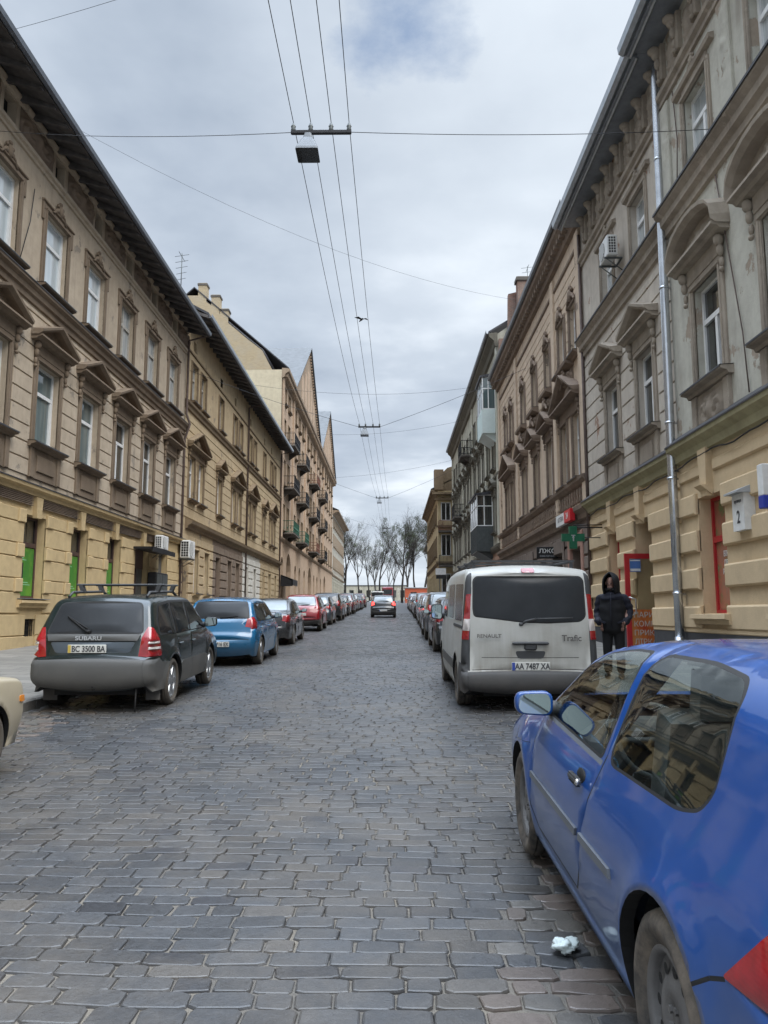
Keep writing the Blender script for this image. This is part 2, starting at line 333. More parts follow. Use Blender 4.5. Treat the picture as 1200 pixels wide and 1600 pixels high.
for i, c in zip(('Color1', 'Color2', 'Mortar'), ((.165, .157, .143), (.235, .222, .20), (.085, .08, .07))): pb.inputs[i].default_value = (*c, 1)
q.l(q.tc, pb.inputs[0]); q.set(q.mix(q.math('MULTIPLY', q.ramp(q.noise(.9, 6, .65), [(.4, 0.0), (.75, 1.0)]), .6), pb.outputs[0], (.12, .115, .1)), .85); q.bump(q.noise(20, 4), .006, .4)
q = Nd('kerb_stone'); q.set(q.mix(q.noise(3, 6, .7), (.10, .095, .09), (.24, .225, .2)), .8); q.bump(q.noise(14, 5), .02, .6)
YS = [-8] + list(range(0, 191, 10)) + [190, 900]; YS = sorted(set(YS))
def sheet(name, mat, x0, x1, h0, h1, y0=-8, y1=900):
    mb = MB(); ys = [y0] + [y for y in YS if y0 < y < y1] + [y1]
    v = []; 
    for y in ys: g = SLOPE * min(y, 190); v += [(x0, y, g + h0), (x1, y, g + h1)]
    mb.add(v, [(2 * i, 2 * i + 1, 2 * i + 3, 2 * i + 2) for i in range(len(ys) - 1)]); return tag(mb.build(name, mat), kind='structure')
tag(MB().add([(x, y, SLOPE * min(y, 190) - .35) for y in YS[:-1] + [2500] for x in (-700, 700)], [(2 * i, 2 * i + 1, 2 * i + 3, 2 * i + 2) for i in range(len(YS) - 1)]).build('ground', 'earth'), kind='structure')
# road: individual setts, running bond across the street
def build_road():
    V = []; F = []; C = []; y = -1.2; row = 0; MI = []
    ph = rng.uniform(0, 6.28, 8)
    def und(x, yy): return .011 * math.sin(.55 * x + ph[0] + .22 * yy) + .009 * math.sin(.9 * yy + ph[1] + .4 * x) + .006 * math.sin(1.9 * x + ph[2]) * math.sin(1.3 * yy + ph[3])
    def wav(x, r): return .035 * math.sin(.8 * x + ph[4] + .05 * r) + .02 * math.sin(2.1 * x + ph[5] + .21 * r)
    while y < 64:
        rh = rng.uniform(.112, .148); x = KL + .02 + rng.uniform(-.25, 0); lod = y > 19
        while x < KR + .02:
            rough = (x > .2 and y < 5.2 and x > .2 + .28 * max(0, y - 3)) or (x < -4.2)
            wl = rng.uniform(.15, .285) if not rough else rng.uniform(.14, .27); g = (rng.uniform(.001, .005) if rng.random() < .72 else rng.uniform(.005, .013)) * (2.2 if rough else 1)
            a, b = max(x + g, KL), min(x + wl - g, KR); x += wl
            if b - a < .05: continue
            g2 = rng.uniform(.0005, .004) * (1.8 if rough else 1); y0, y1 = y + g2, y + rh - g2; xm = (a + b) / 2; wy = wav(xm, row); j = lambda s_=.0055: rng.uniform(-s_, s_) * (1.7 if rough else 1)
            zt = und(xm, y) + j(.0035); tx, ty = j(.024), j(.03)
            k = min(.03, (b - a) * .14) * rng.uniform(.35, 1.3) * (1.7 if rough else 1); ky = rh * rng.uniform(.06, .17)
            P = [(a + k, y0), (b - k, y0), (b, y0 + ky), (b, y1 - ky), (b - k, y1), (a + k, y1), (a, y1 - ky), (a, y0 + ky)] if not lod else [(a, y0), (b, y0), (b, y1), (a, y1)]
            P = [(p + j(), q_ + j() + wav(p, row)) for p, q_ in P]; n = len(P); cx_ = sum(p[0] for p in P) / n; cy_ = sum(p[1] for p in P) / n; o = len(V)
            rings = ((.86, 0.0), (.955, -.003), (1.0, -.011), (1.0, -.05)) if not lod else ((.92, 0.0), (1.0, -.012))
            for sc_, dz in rings:
                for px_, py_ in P:
                    X_, Y_ = cx_ + (px_ - cx_) * (sc_ if sc_ == 1 else 1 - (1 - sc_) * .62), cy_ + (py_ - cy_) * (sc_ if sc_ == 1 else 1 - (1 - sc_) * .8); V.append((X_, Y_, SLOPE * Y_ + zt + dz + tx * (X_ - cx_) + ty * (Y_ - cy_)))
            t = rng.uniform(.72, 1.18); base = np.array((.069, .072, .077))
            u = rng.random()
            if rough: base = (np.array((.15, .122, .106)) if u < .35 else np.array((.125, .118, .108)) if u < .65 else base)
            elif u < .07: base = np.array((.092, .086, .08))
            elif u < .16: base = np.array((.048, .05, .056))
            cc = (*np.clip(base * t, 0, 1), 1); C += [cc] * (n * len(rings))
            F.append([o + i for i in range(n)]); MI.append(0)
            for r_ in range(len(rings) - 1):
                for i in range(n): q_ = (i + 1) % n; F.append([o + r_ * n + i, o + r_ * n + n + i, o + r_ * n + n + q_, o + r_ * n + q_]); MI.append(0)
        y += rh; row += 1
    # bed of sand between the stones, follows the same undulation
    nx = 34; ys = np.arange(-2.0, 65.01, .5); o = len(V)
    for yy in ys:
        for i in range(nx + 1): xx = KL + (KR - KL) * i / nx; V.append((xx, yy, SLOPE * yy + und(xx, yy) - .0115 + .004 * math.sin(yy * 3.1 + xx * 5) )); C.append((.2, .18, .15, 1))
    for a in range(len(ys) - 1):
        for i in range(nx): p = o + a * (nx + 1) + i; F.append([p, p + 1, p + nx + 2, p + nx + 1]); MI.append(1)
    me = bpy.data.meshes.new('road'); me.from_pydata(V, [], F); me.materials.append(MAT['setts']); me.materials.append(MAT['joint_sand'])
    me.polygons.foreach_set('material_index', np.array(MI, dtype=np.int32))
    ca = me.color_attributes.new('tone', 'FLOAT_COLOR', 'POINT'); ca.data.foreach_set('color', np.array(C, dtype=np.float32).ravel()); me.update()
    tag(link('road', me), kind='structure')
build_road()
sheet('road', 'setts_far', KL, KR, -.004, -.004, 64, 190); sheet('road', 'setts_far', -60, 60, .0, .0, 190, 900)
sheet('pavement', 'pavement', WL - .3, KL - .16, .24, .135); sheet('pavement', 'pavement', KR + .16, WR + .3, .135, .19, -8, 900)
for nm, x0, x1 in (('kerb', KL - .17, KL), ('kerb', KR, KR + .17)):
    mb = MB(); y = -3.0
    while y < 120:
        ln = rng.uniform(.55, 1.0); d = rng.uniform(-.008, .008, 3); y1 = y + ln - .015; v = []
        for yy in (y, y1):
            g = SLOPE * yy; v += [(x0 + d[0], yy, g - .2), (x0 + d[0], yy, g + .13 + d[1]), (x0 + .02 + d[0], yy, g + .145 + d[1]), (x1 - .02 + d[0], yy, g + .145 + d[1]), (x1 + d[0], yy, g + .125 + d[1]), (x1 + d[0], yy, g - .2)]
        mb.add(v, [(i, i + 1, i + 7, i + 6) for i in range(5)] + [(0, 1, 2, 3, 4, 5), (6, 7, 8, 9, 10, 11)]); y += ln
    tag(mb.build(nm, 'kerb_stone'), kind='structure')
# ================================================================ facade kit
class Bld:
    """a street house: u runs along the street, n out of the facade, z up (absolute)"""
    def __init__(s, name, label, X0, sgn, y0, y1, cat='house'):
        s.X0, s.sg, s.y0, s.y1 = X0, sgn, y0, y1; s.o = (X0, (y0 + y1) / 2, G((y0 + y1) / 2)); s.root = thing(name, label, cat, s.o)
    def f(s, u, n, z): return (s.sg * n, u - s.o[1], z - s.o[2])
    def part(s, name, mb, mats, parent=None): mb.V = [s.f(*v) for v in mb.V]; return mb.build(name, mats, parent or s.root)
    def put(s, name, me, u, n, z, parent=None): return link(name, me, parent or s.root, s.f(u, n, z), (0, 0, 0 if s.sg > 0 else math.pi))
def wall(mb, u0, u1, z0, z1, holes, n=0, depth=.28, m=0, mr=None):
    P, T = cdt([[(u0, z0), (u1, z0), (u1, z1), (u0, z1)]] + holes, [])
    c = P[T].mean(axis=1); k = inpoly(c, [(u0, z0), (u1, z0), (u1, z1), (u0, z1)])
    for h in holes: k &= ~inpoly(c, h)
    mb.add([(a, n, b) for a, b in P], [tuple(t) for t in T[k]], m)
    for h in holes:
        L = len(h); mb.add([(a, n, b) for a, b in h] + [(a, n - depth, b) for a, b in h], [(i, (i + 1) % L, (i + 1) % L + L, i + L) for i in range(L)], m if mr is None else mr)
def rect(u, w_, za, zb): return [(u - w_ / 2, za), (u + w_ / 2, za), (u + w_ / 2, zb), (u - w_ / 2, zb)]
def arch(u, w_, za, zb, k=8):
    r = w_ / 2; return [(u - r, za), (u + r, za)] + [(u + r * math.cos(math.pi * i / k), zb - r + r * math.sin(math.pi * i / k)) for i in range(k + 1)]
def free(u0, u1, za, zb, holes, pad=0.0):
    """intervals of [u0,u1] not taken by holes that overlap za..zb"""
    iv = [(u0, u1)]
    for h in holes:
        us = [p[0] for p in h]; zs = [p[1] for p in h]
        if max(zs) <= za + .02 or min(zs) >= zb - .02: continue
        a, b = min(us) - pad, max(us) + pad; o = []
        for p, q_ in iv:
            if b <= p or a >= q_: o.append((p, q_)); continue
            if a > p: o.append((p, a))
            if b < q_: o.append((b, q_))
        iv = o
    return [i for i in iv if i[1] - i[0] > .06]
def boss(mb, u0, u1, za, zb, n0, n1, ch=.02, m=0):
    v = [(u0, n0, za), (u1, n0, za), (u1, n0, zb), (u0, n0, zb), (u0, n1 - ch, za), (u1, n1 - ch, za), (u1, n1 - ch, zb), (u0, n1 - ch, zb),
         (u0 + ch, n1, za + ch), (u1 - ch, n1, za + ch), (u1 - ch, n1, zb - ch), (u0 + ch, n1, zb - ch)]
    f = [(8, 9, 10, 11)] + [(a + i, a + (i + 1) % 4, a + 4 + (i + 1) % 4, a + 4 + i) for a in (0, 4) for i in range(4)]; mb.add(v, f, m)
def sweep(mb, u0, u1, prof, m=0):
    """profile of (n, z) swept along the street, ends closed"""
    k = len(prof); mb.add([(u, n, z) for u in (u0, u1) for n, z in prof], [(i, i + 1, i + 1 + k, i + k) for i in range(k - 1)] + [tuple(range(k)), tuple(range(2 * k - 1, k - 1, -1))], m)
def relief(mb, u0, u1, z0, z1, n, d, kind=0, m=0, res=.05):
    """carved panel: symmetrical scrolls as a displaced sheet"""
    nu, nz = max(6, int((u1 - u0) / res)), max(5, int((z1 - z0) / res)); v = []
    for j in range(nz + 1):
        for i in range(nu + 1):
            a, b = i / nu * 2 - 1, j / nz * 2 - 1; x = abs(a); r1 = math.hypot((x - .5) * 2.2, b * 1.0); r0 = math.hypot(a * 2.4, b)
            h = .5 + .5 * math.sin(9 * r1 + 3 * math.atan2(b, x - .5)) if r1 < 1.05 else .1; h = max(h * (1 - r1 * .35), (1 - r0) * 1.3 if r0 < 1 else 0)
            h *= (1 - max(0, abs(a) - .9) * 10) * (1 - max(0, abs(b) - .85) * 6.6); v.append((u0 + (u1 - u0) * i / nu, n + d * max(0, h), z0 + (z1 - z0) * j / nz))
    mb.add(v, [(j * (nu + 1) + i, j * (nu + 1) + i + 1, (j + 1) * (nu + 1) + i + 1, (j + 1) * (nu + 1) + i) for j in range(nz) for i in range(nu)], m, True)
def cartouche(mb, u, n, z, s=1.0, m=0):
    mb.ell((u, n, z), .13 * s, .09 * s, .19 * s, m); mb.ell((u, n, z + .22 * s), .08 * s, .06 * s, .07 * s, m)
    for k in (-1, 1):
        mb.ell((u + k * .17 * s, n, z - .05 * s), .07 * s, .06 * s, .08 * s, m); mb.ell((u + k * .15 * s, n, z + .12 * s), .06 * s, .05 * s, .06 * s, m)
        mb.tube([(u + k * (.18 + .30 * t) * s, n, z - (.1 + .12 * t - .05 * math.sin(6 * t)) * s) for t in (0, .25, .5, .75, 1)], [.06 * s, .055 * s, .045 * s, .04 * s, .02 * s], 6, m)
def console(mb, u, n, z, s=1.0, m=0):
    mb.ell((u, n + .07 * s, z), .08 * s, .1 * s, .12 * s, m); mb.ell((u, n + .05 * s, z - .2 * s), .065 * s, .07 * s, .12 * s, m); mb.ell((u, n + .03 * s, z - .42 * s), .05 * s, .05 * s, .10 * s, m); mb.ell((u, n + .04 * s, z - .56 * s), .06 * s, .05 * s, .05 * s, m)
WC = {}
def win_meshes(w_, h, style, fr, gl):
    k = (w_, h, style, fr, gl)
    if k in WC: return WC[k]
    f = MB(); p = MB(); t = .065; d = .03; H2 = h / 2
    def bar(a, b, c, e, dd=d): f.box(-dd, dd, a, b, c, e)
    W2 = w_ / 2
    # local axes: x = out of the facade, y along the street, z up; origin at the middle of the sill
    bar(-W2, W2, 0, t); bar(-W2, W2, h - t, h); bar(-W2, -W2 + t, t, h - t); bar(W2 - t, W2, t, h - t); tr = h * .66
    if style in ('T', 'TT', 'TL'): bar(-W2 + t, W2 - t, tr - .05, tr + .05, .042)
    if style == 'T': bar(-.05, .05, t, tr - .05, .036)
    if style == 'TT': bar(-.045, .045, t, tr - .05, .036); bar(-.035, .035, tr + .05, h - t, .034)
    if style == 'TL': bar(W2 - t - .09, W2 - t - .03, t, tr - .05, .036)
    if style == 'D': bar(-.045, .045, t, h - t, .036); bar(-W2 + t, W2 - t, h * .5 - .03, h * .5 + .03, .034)
    p.add([(-.012, -W2 + t, t), (-.012, W2 - t, t), (-.012, W2 - t, h - t), (-.012, -W2 + t, h - t)], [(0, 1, 2, 3)])
    WC[k] = (f.mesh('window', fr), p.mesh('pane', gl)); return WC[k]
SC = {}
def surround_mesh(kind, w_, h, m):
    """architrave, sill, head ornament and apron of one window; local x out, y along, z up from the sill"""
    k = (kind, w_, h, m)
    if k in SC: return SC[k]
    W2 = w_ / 2; out = {}
    def fl(mb): mb.V = [(n, u, z) for u, n, z in mb.V]; return mb
    a = MB(); aw = .17 if kind != 'slim' else .1
    for s in (-1, 1):
        u0, u1 = sorted((s * W2, s * (W2 + aw))); boss(a, u0, u1, 0, h, -.02, .05, .015); u0, u1 = sorted((s * (W2 + .015), s * (W2 + .07))); boss(a, u0, u1, 0, h, .04, .075, .01)
    boss(a, -W2 - aw, W2 + aw, h, h + aw, -.02, .05, .015); boss(a, -W2 - .05, W2 + .05, h + .015, h + .075, .04, .078, .01)
    if kind == 'ear':
        for s in (-1, 1): u0, u1 = sorted((s * (W2 + aw), s * (W2 + aw + .1))); boss(a, u0, u1, h - .32, h + aw + .03, -.02, .055, .015)
        sweep(a, -W2 - aw - .12, W2 + aw + .12, [(-.02, h + aw), (.09, h + aw + .03), (.09, h + aw + .07), (-.02, h + aw + .09)]); cartouche(a, 0, .07, h + aw + .2, .95)
    if kind == 'cart': cartouche(a, 0, .08, h + .32, 1.25); 
    out['window_surround'] = fl(a).mesh('window_surround', m, True)
    if kind in ('ped', 'arc', 'bigped'):
        p = MB(); E = W2 + .48; zb = h + aw + .32; pr = .34; rise = .50 if kind == 'ped' else .62
        boss(p, -W2 - aw, W2 + aw, h + aw, zb, -.02, .06, .01)
        sweep(p, -E, E, [(-.02, zb - .02), (pr * .55, zb), (pr * .7, zb + .05), (pr, zb + .07), (pr, zb + .12), (-.02, zb + .14)])
        if kind == 'ped': top = [(-E - .03, zb + .12), (0, zb + .12 + rise), (E + .03, zb + .12)]
        else: top = [(E * 1.03 * math.cos(math.pi * (1 - i / 10)), zb + .1 + rise * math.sin(math.pi * i / 10) ** .8) for i in range(11)]
        for i in range(len(top) - 1):
            (ua, za), (ub, zb2) = top[i], top[i + 1]; v = []
            for u, z in ((ua, za), (ub, zb2)): v += [(u, -.02, z - .02), (u, pr * .75, z - .02), (u, pr + .02, z + .05), (u, pr + .03, z + .12), (u, -.02, z + .16)]
            p.add(v, [(j, (j + 1) % 5, (j + 1) % 5 + 5, j + 5) for j in range(5)] + [(0, 1, 2, 3, 4), (9, 8, 7, 6, 5)])
        n_ = len(top); p.add([(u, .05, z) for u, z in top], [tuple(range(n_))])
        if kind == 'ped': tri = [(-.45 * E, zb + .15), (0, zb + .08 + rise * .62), (.45 * E, zb + .15)]; p.prism(tri, .05, .09, lambda a_, d_, b_: (a_, d_, b_))
        else: relief(p, -E * .55, E * .55, zb + .16, zb + .08 + rise * .8, .05, .1)
        for s in (-1, 1): console(p, s * (W2 + aw + .06), .04, zb - .12, 1.0)
        out['pediment'] = fl(p).mesh('pediment', m, True)
    s_ = MB(); e = W2 + aw + (.14 if kind != 'slim' else .03)
    sweep(s_, -e, e, [(-.28, -.02), (-.28, .035), (.24, -.005), (.25, -.03), (.25, -.055), (.13, -.085), (.10, -.14), (-.02, -.15)]); s_.add([(u, n, z) for u in (-e - .012, e + .012) for n, z in ((-.27, .045), (.262, .004), (.266, -.032))], [(0, 1, 4, 3), (1, 2, 5, 4)], 1)
    out['sill'] = fl(s_).mesh('sill', [m, 'flashing'], True)
    if kind in ('ped', 'arc'):
        ap = MB(); zb = -.95
        for s in (-1, 1): u0, u1 = sorted((s * (W2 + .0), s * (W2 + .2))); boss(ap, u0, u1, zb, -.15, -.02, .09, .015)
        boss(ap, -W2, W2, zb, -.15, -.02, .046, .01)
        if kind == 'ped': boss(ap, -W2 + .2, W2 - .2, zb + .2, -.3, .02, .085, .02)
        else: relief(ap, -W2 + .1, W2 - .1, zb + .12, -.24, .048, .08)
        out['apron_panel'] = fl(ap).mesh('apron_panel', m, True)
    SC[k] = out; return out
def window(B, u, z, w_, h, style='T', fr='frame_white', gl='pane_dark', sur=None, sm='l1_trim', n=0, rec=.2):
    f, p = win_meshes(w_, h, style, fr, gl); o = B.put('window', f, u, n - rec, z); link('pane', p, o)
    if sur:
        for nm, me in surround_mesh(sur, w_, h, sm).items(): link(nm, me, o, (rec, 0, 0))
    return o
def roof(B, mb, zE, nE, zR, dR, m, u0=None, u1=None, th=.12):
    u0 = B.y0 if u0 is None else u0; u1 = B.y1 if u1 is None else u1
    sweep(mb, u0, u1, [(nE, zE), (nE, zE + th), (-dR, zR + th), (-2 * dR, zE + th), (-2 * dR, zE), (-dR, zR)], m)
def gutter(mb, u0, u1, n, z, r=.09, m=0):
    sweep(mb, u0, u1, [(n - r, z + r * .6), (n - r * .8, z - r * .5), (n, z - r), (n + r * .8, z - r * .5), (n + r, z + r * .9), (n + r * .93, z + r * .9), (n + r * .7, z - r * .4), (n, z - r * .85), (n - r * .7, z - r * .4), (n - r * .93, z + r * .6)], m)
def ac_unit(x, y, z, face, label, size=(.82, .56, .30)):
    """outdoor air conditioner: face = angle of its grille about z"""
    t = thing('air_conditioner', label, 'air conditioner', (x, y, z), (0, 0, face)); W2, H_, D = size[0] / 2, size[1], size[2]
    c = MB(); c.rbox(-W2, W2, -D / 2, D / 2, 0, H_, .025); c.build('casing', 'ac_white', t)
    g = MB(); cx_, r = -W2 * .25, H_ * .42
    g.lathe([(-D / 2 - .004, .001), (-D / 2 - .004, r)], 20, 'y', (cx_, 0, H_ / 2)); g.build('fan_opening', 'void', t)
    g = MB()
    for i in range(-4, 5): k = i * r / 4.6; hh = math.sqrt(max(0, r * r - k * k)); g.box(cx_ + k - .006, cx_ + k + .006, -D / 2 - .022, -D / 2 - .01, H_ / 2 - hh, H_ / 2 + hh); g.box(cx_ - hh, cx_ + hh, -D / 2 - .02, -D / 2 - .012, H_ / 2 + k - .006, H_ / 2 + k + .006)
    g.build('grille', 'ac_white', t)
    for s in (-1, 1):
        g = MB(); g.box(*sorted((s * W2, s * (W2 + .004))), -D / 2 + .04, D / 2 - .05, .06, H_ - .06, 1)
        for i in range(7): z = .06 + (H_ - .12) * i / 6; g.box(*sorted((s * (W2 + .004), s * (W2 + .012))), -D / 2 + .04, D / 2 - .05, z - .008, z + .008)
        for i in range(4): y = -D / 2 + .04 + (D - .09) * i / 3; g.box(*sorted((s * (W2 + .004), s * (W2 + .0125))), y - .008, y + .008, .06, H_ - .06)
        g.build('side_grille', ['ac_white', 'void'], t)
    b = MB()
    for s in (-1, 1): b.box(s * W2 * .7 - .02, s * W2 * .7 + .02, -D / 2 - .05, D / 2 + .14, -.05, -.01); b.tube([(s * W2 * .7, -D / 2, -.04), (s * W2 * .7, D / 2 + .14, -.38)], .014, 6)
    b.box(-W2 * .75, W2 * .75, D / 2 + .10, D / 2 + .14, -.05, -.012); b.build('bracket', 'iron_grey', t); return t
# ================================================================ left row, first house
def courses(mb, u0, u1, z0, z1, h, holes, pad, n0, n1, gap=.03, ch=.012, m=0, split=0):
    z = z0; k = 0
    while z < z1 - .05:
        zb = min(z + h, z1)
        for a, b in free(u0, u1, z, zb, holes, pad):
            if split and b - a > split * 1.3:
                c = max(1, round((b - a) / split))
                for i in range(c): boss(mb, a + (b - a) * i / c + gap / 2 * (i > 0), a + (b - a) * (i + 1) / c - gap / 2 * (i < c - 1), z + gap / 2, zb - gap / 2, n0, n1, ch, m)
            else: boss(mb, a, b, z + gap / 2, zb - gap / 2, n0, n1, ch, m)
        z = zb; k += 1
def house_l1():
    B = Bld('terraced_house', 'long tan three-storey house with yellow ground floor and triangular window pediments, left of the street', WL, 1, 3.0, 34.7)
    ax = [20.75 + 2.97 * k for k in range(-5, 5)]; gx = [20.48 + 2.97 * k for k in range(-5, 3)]; door = 29.42
    gh = [rect(u, 1.3, 2.02, 4.22) for u in gx] + [rect(door, 1.7, .6, 4.1), rect(32.1, 1.25, 1.05, 4.15)] ; vents = [rect(u, .62, 1.02, 1.48) for u in gx]
    mb = MB(); wall(mb, B.y0, B.y1, -.3, 4.75, gh + vents, .0, .30); 
    courses(mb, B.y0, B.y1, .25, 1.05, .8, gh + vents, 0, -.02, .05, .03); hz = [1.62, 2.17, 2.52, 3.07, 3.42, 3.97, 4.32]
    for i in range(len(hz) - 1):
        b_ = i % 2 == 1
        for a, b in free(B.y0, B.y1, hz[i], hz[i + 1], gh, 0): boss(mb, a, b, hz[i] + .013, hz[i + 1] - .013, -.02, .035, .012)
        if b_:
            for u in gx:
                for s in (-1, 1): p, r_ = sorted((u + s * .65, u + s * 1.02)); boss(mb, p - (.02 if s > 0 else 0), r_ + (.02 if s < 0 else 0), hz[i] + .0, hz[i + 1] - .0, .0, .08, .02)
    courses(mb, B.y0, B.y1, 1.05, 1.62, .55, gh + vents, 0, -.02, .035, .02)
    for i, u in enumerate(gx + [door, 32.1]):
        mb.add([(u + d * k, n, z) for z, k in ((4.16, .13), (4.72, .19)) for d, n in ((-1, -.02), (-1, .11), (1, .11), (1, -.02))], [(0, 1, 5, 4), (1, 2, 6, 5), (2, 3, 7, 6), (0, 1, 2, 3), (4, 5, 6, 7)])
    B.part('ground_floor_wall', mb, 'l1_yellow')
    fb = MB(); allk = sorted(gx + [door, 32.1]); 
    for a, b in zip(allk, allk[1:]):
        for j in range(6): sweep(fb, a + .30, b - .30, [(-.02, 4.46 + j * .045), (.07, 4.465 + j * .045), (.07, 4.485 + j * .045), (-.02, 4.5 + j * .045)])
    B.part('fluted_band', fb, 'l1_frieze')
    h1 = [rect(u, 1.45, 6.15, 8.4) for u in ax]; h2 = [rect(u, 1.45, 10.52, 12.72) for u in ax]; h3 = [rect(u, .62, 13.98, 14.62) for u in ax]
    mb = MB(); wall(mb, B.y0, B.y1, 4.95, 15.0, h1 + h2 + h3, .0, .26)
    courses(mb, B.y0, B.y1, 5.2, 9.75, .44, h1, .24, -.02, .03, .035)
    B.part('wall', mb, 'l1_tan')
    c = MB(); sweep(c, B.y0, B.y1, [(-.02, 4.72), (.10, 4.74), (.12, 4.84), (.22, 4.88), (.24, 4.98), (-.02, 5.06)]); B.part('ground_floor_cornice', c, 'l1_yellow'); c = MB(); sweep(c, B.y0, B.y1, [(-.01, 5.08), (.252, 4.995), (.252, 4.965), (.245, 4.965), (.243, 4.985), (-.01, 5.065)]); B.part('flashing', c, 'flashing')
    c = MB(); sweep(c, B.y0, B.y1, [(-.02, 9.8), (.06, 9.82), (.07, 9.96), (.13, 10.0), (.15, 10.12), (.24, 10.2), (.25, 10.28), (-.02, 10.36)]); B.part('string_course', c, 'l1_trim'); c = MB(); sweep(c, B.y0, B.y1, [(-.01, 10.38), (.265, 10.295), (.265, 10.265), (.258, 10.265), (.255, 10.285), (-.01, 10.37)]); B.part('flashing', c, 'flashing')
    c = MB(); sweep(c, B.y0, B.y1, [(-.02, 13.62), (.05, 13.64), (.05, 13.72), (.11, 13.76), (.11, 13.86), (-.02, 13.9)]); sweep(c, B.y0, B.y1, [(-.02, 14.66), (.07, 14.69), (.12, 14.78), (.12, 14.82), (-.02, 14.84)])
    B.part('string_course', c, 'l1_tan')
    for u in ax: c = MB(); relief(c, u + .5, u + 2.97 - .5, 13.98, 14.66, .01, .13, res=.045); B.part('carved_panel', c, 'l1_frieze')
    c = MB()
    for u in ax: c.add([(u - .34, -.24, 13.95), (u + .34, -.24, 13.95), (u + .34, -.24, 14.65), (u - .34, -.24, 14.65)], [(0, 1, 2, 3)])
    B.part('attic_opening', c, 'void')
    e = MB(); sweep(e, B.y0, B.y1, [(-.1, 14.97), (1.02, 14.52), (1.02, 14.66), (-.1, 15.1)])
    y = B.y0 + .3
    while y < B.y1: e.prism([(-.05, 14.72), (-.05, 14.99), (.98, 14.56), (.98, 14.46)], y, y + .12, lambda a, d, b: (d, a, b)); y += .74
    B.part('eave', e, 'soffit_wood'); g = MB(); gutter(g, B.y0, B.y1, 1.06, 14.62, .09); B.part('gutter', g, 'gutter_dark')
    r = MB(); roof(B, r, 14.66, 1.0, 18.2, 5.5, 0); B.part('roof', r, 'roof_dark')
    for i, u in enumerate(ax):
        k = i - 5
        window(B, u, 6.15, 1.45, 2.25, {0: 'TL', 1: 'TL', 2: 'T', -1: 'T', 3: 'TT', 4: 'TT'}.get(k, 'T'), 'frame_white', 'pane_teal' if k in (-1, 0, 1) else 'pane_dark', 'ped', 'l1_trim')
        window(B, u, 10.52, 1.45, 2.2, 'TL' if k <= 1 else 'TT', 'frame_white' if k <= 1 else 'frame_old', 'pane_sky_tint' if k <= 1 else 'pane_curtain', 'ear', 'l1_trim', rec=.17)
    for i, u in enumerate(gx):
        o = window(B, u, 2.02, 1.3, 2.2, 'TN', 'frame_brown', 'pane_dark', None, rec=.26); f = MB(); f.box(-.03, .035, -.58, .58, 1.38, 1.5); f.build('transom', 'frame_brown', o)
        p = MB(); p.box(-.005, .01, -.57, .57, .07, 1.36); po = p.build('poster', 'poster_green', o); p = MB()
        for z, a, b in ((1.02, -.5, .15), (.42, -.5, .3), (.36, -.3, .42), (1.07, -.45, .0)): p.box(.01, .014, a, b, z, z + .02)
        p.build('printed_lines', 'mint', po); p = MB(); a = (-.42, .0, .5, .95) if i % 2 else (-.5, -.02, .5, .98); p.box(.01, .013, a[0], a[1], a[2], a[3]); p.box(.013, .015, a[0] + .1, a[1] - .08, a[2] + .18, a[3] - .14, 1); p.build('picture', ['poster_dark', 'poster_light'], po)
        s_ = MB(); sweep(s_, u - .82, u + .82, [(-.26, 2.0), (.16, 1.97), (.17, 1.9), (.1, 1.86), (.09, 1.78), (-.02, 1.77)]); so_ = B.part('sill', s_, 'l1_yellow', o.parent); s_ = MB(); s_.box(u - .82, u + .82, -.25, .18, 2.0, 2.012); B.part('sill_flashing', s_, 'gutter_metal')
        v = MB(); v.add([(u - .31, -.15, 1.02), (u + .31, -.15, 1.02), (u + .31, -.15, 1.48), (u - .31, -.15, 1.48)], [(0, 1, 2, 3)]); vv = B.part('vent', v, 'void'); v = MB()
        for j in range(6): v.box(u - .28 + j * .11, u - .265 + j * .11, -.06, -.045, 1.02, 1.48)
        for j in range(4): v.box(u - .31, u + .31, -.065, -.05, 1.07 + j * .11, 1.082 + j * .11)
        vv2 = B.part('vent_grille', v, 'iron_black')
    d = MB(); d.box(door - .85, door + .85, -.3, -.24, .6, 3.35); d.box(door - .85, door + .85, -.3, -.22, 3.35, 4.1, 1); d.box(door - .04, door + .04, -.24, -.2, .6, 3.35, 1); B.part('door', d, ['door_grey', 'frame_brown'])
    d = MB(); d.box(door - 1.1, 31.3, .02, .75, 4.02, 4.1); d.box(door - 1.1, 31.3, .72, .76, 3.92, 4.1); B.part('canopy', d, 'iron_black')
    d = MB(); d.box(31.475, 32.725, -.27, -.22, 1.05, 4.15); B.part('shutter', d, 'door_grey')
    for pts in ([(19.2, .05, 12.9), (19.05, .06, 11.9), (18.6, .05, 10.5)], [(22.2, .05, 4.5), (25.2, .1, 4.42), (28.3, .06, 4.45)]): k = MB(); k.tube(pts, .012, 5); B.part('cable', k, 'iron_black')
    tag_pipe = MB(); tag_pipe.tube([(34.58, .08, z) for z in (.6, 9.6)] + [(34.58, .30, 10.3), (34.58, .12, 10.8), (34.58, .12, 14.3), (34.58, 1.0, 14.55)], .055, 8); B.part('drainpipe', tag_pipe, 'pipe_rust')
    t = thing('electric_cabinet', 'black metal electric cabinet hung on the yellow wall under the smaller air conditioner', 'cabinet', (WL + .2, 30.9, 0)); m = MB(); m.rbox(-.16, .18, -.8, .8, 2.0, 3.25, .03); m.build('casing', 'iron_black', t); m = MB(); m.box(.18, .195, -.72, -.02, 2.08, 3.18); m.box(.18, .195, .02, .72, 2.08, 3.18); m.build('door', 'iron_grey', t)
    ac_unit(WL + .30, 30.9, 4.18, R(90), 'smaller white air conditioner above the black cabinet on the yellow wall', (.85, .56, .32))
house_l1()
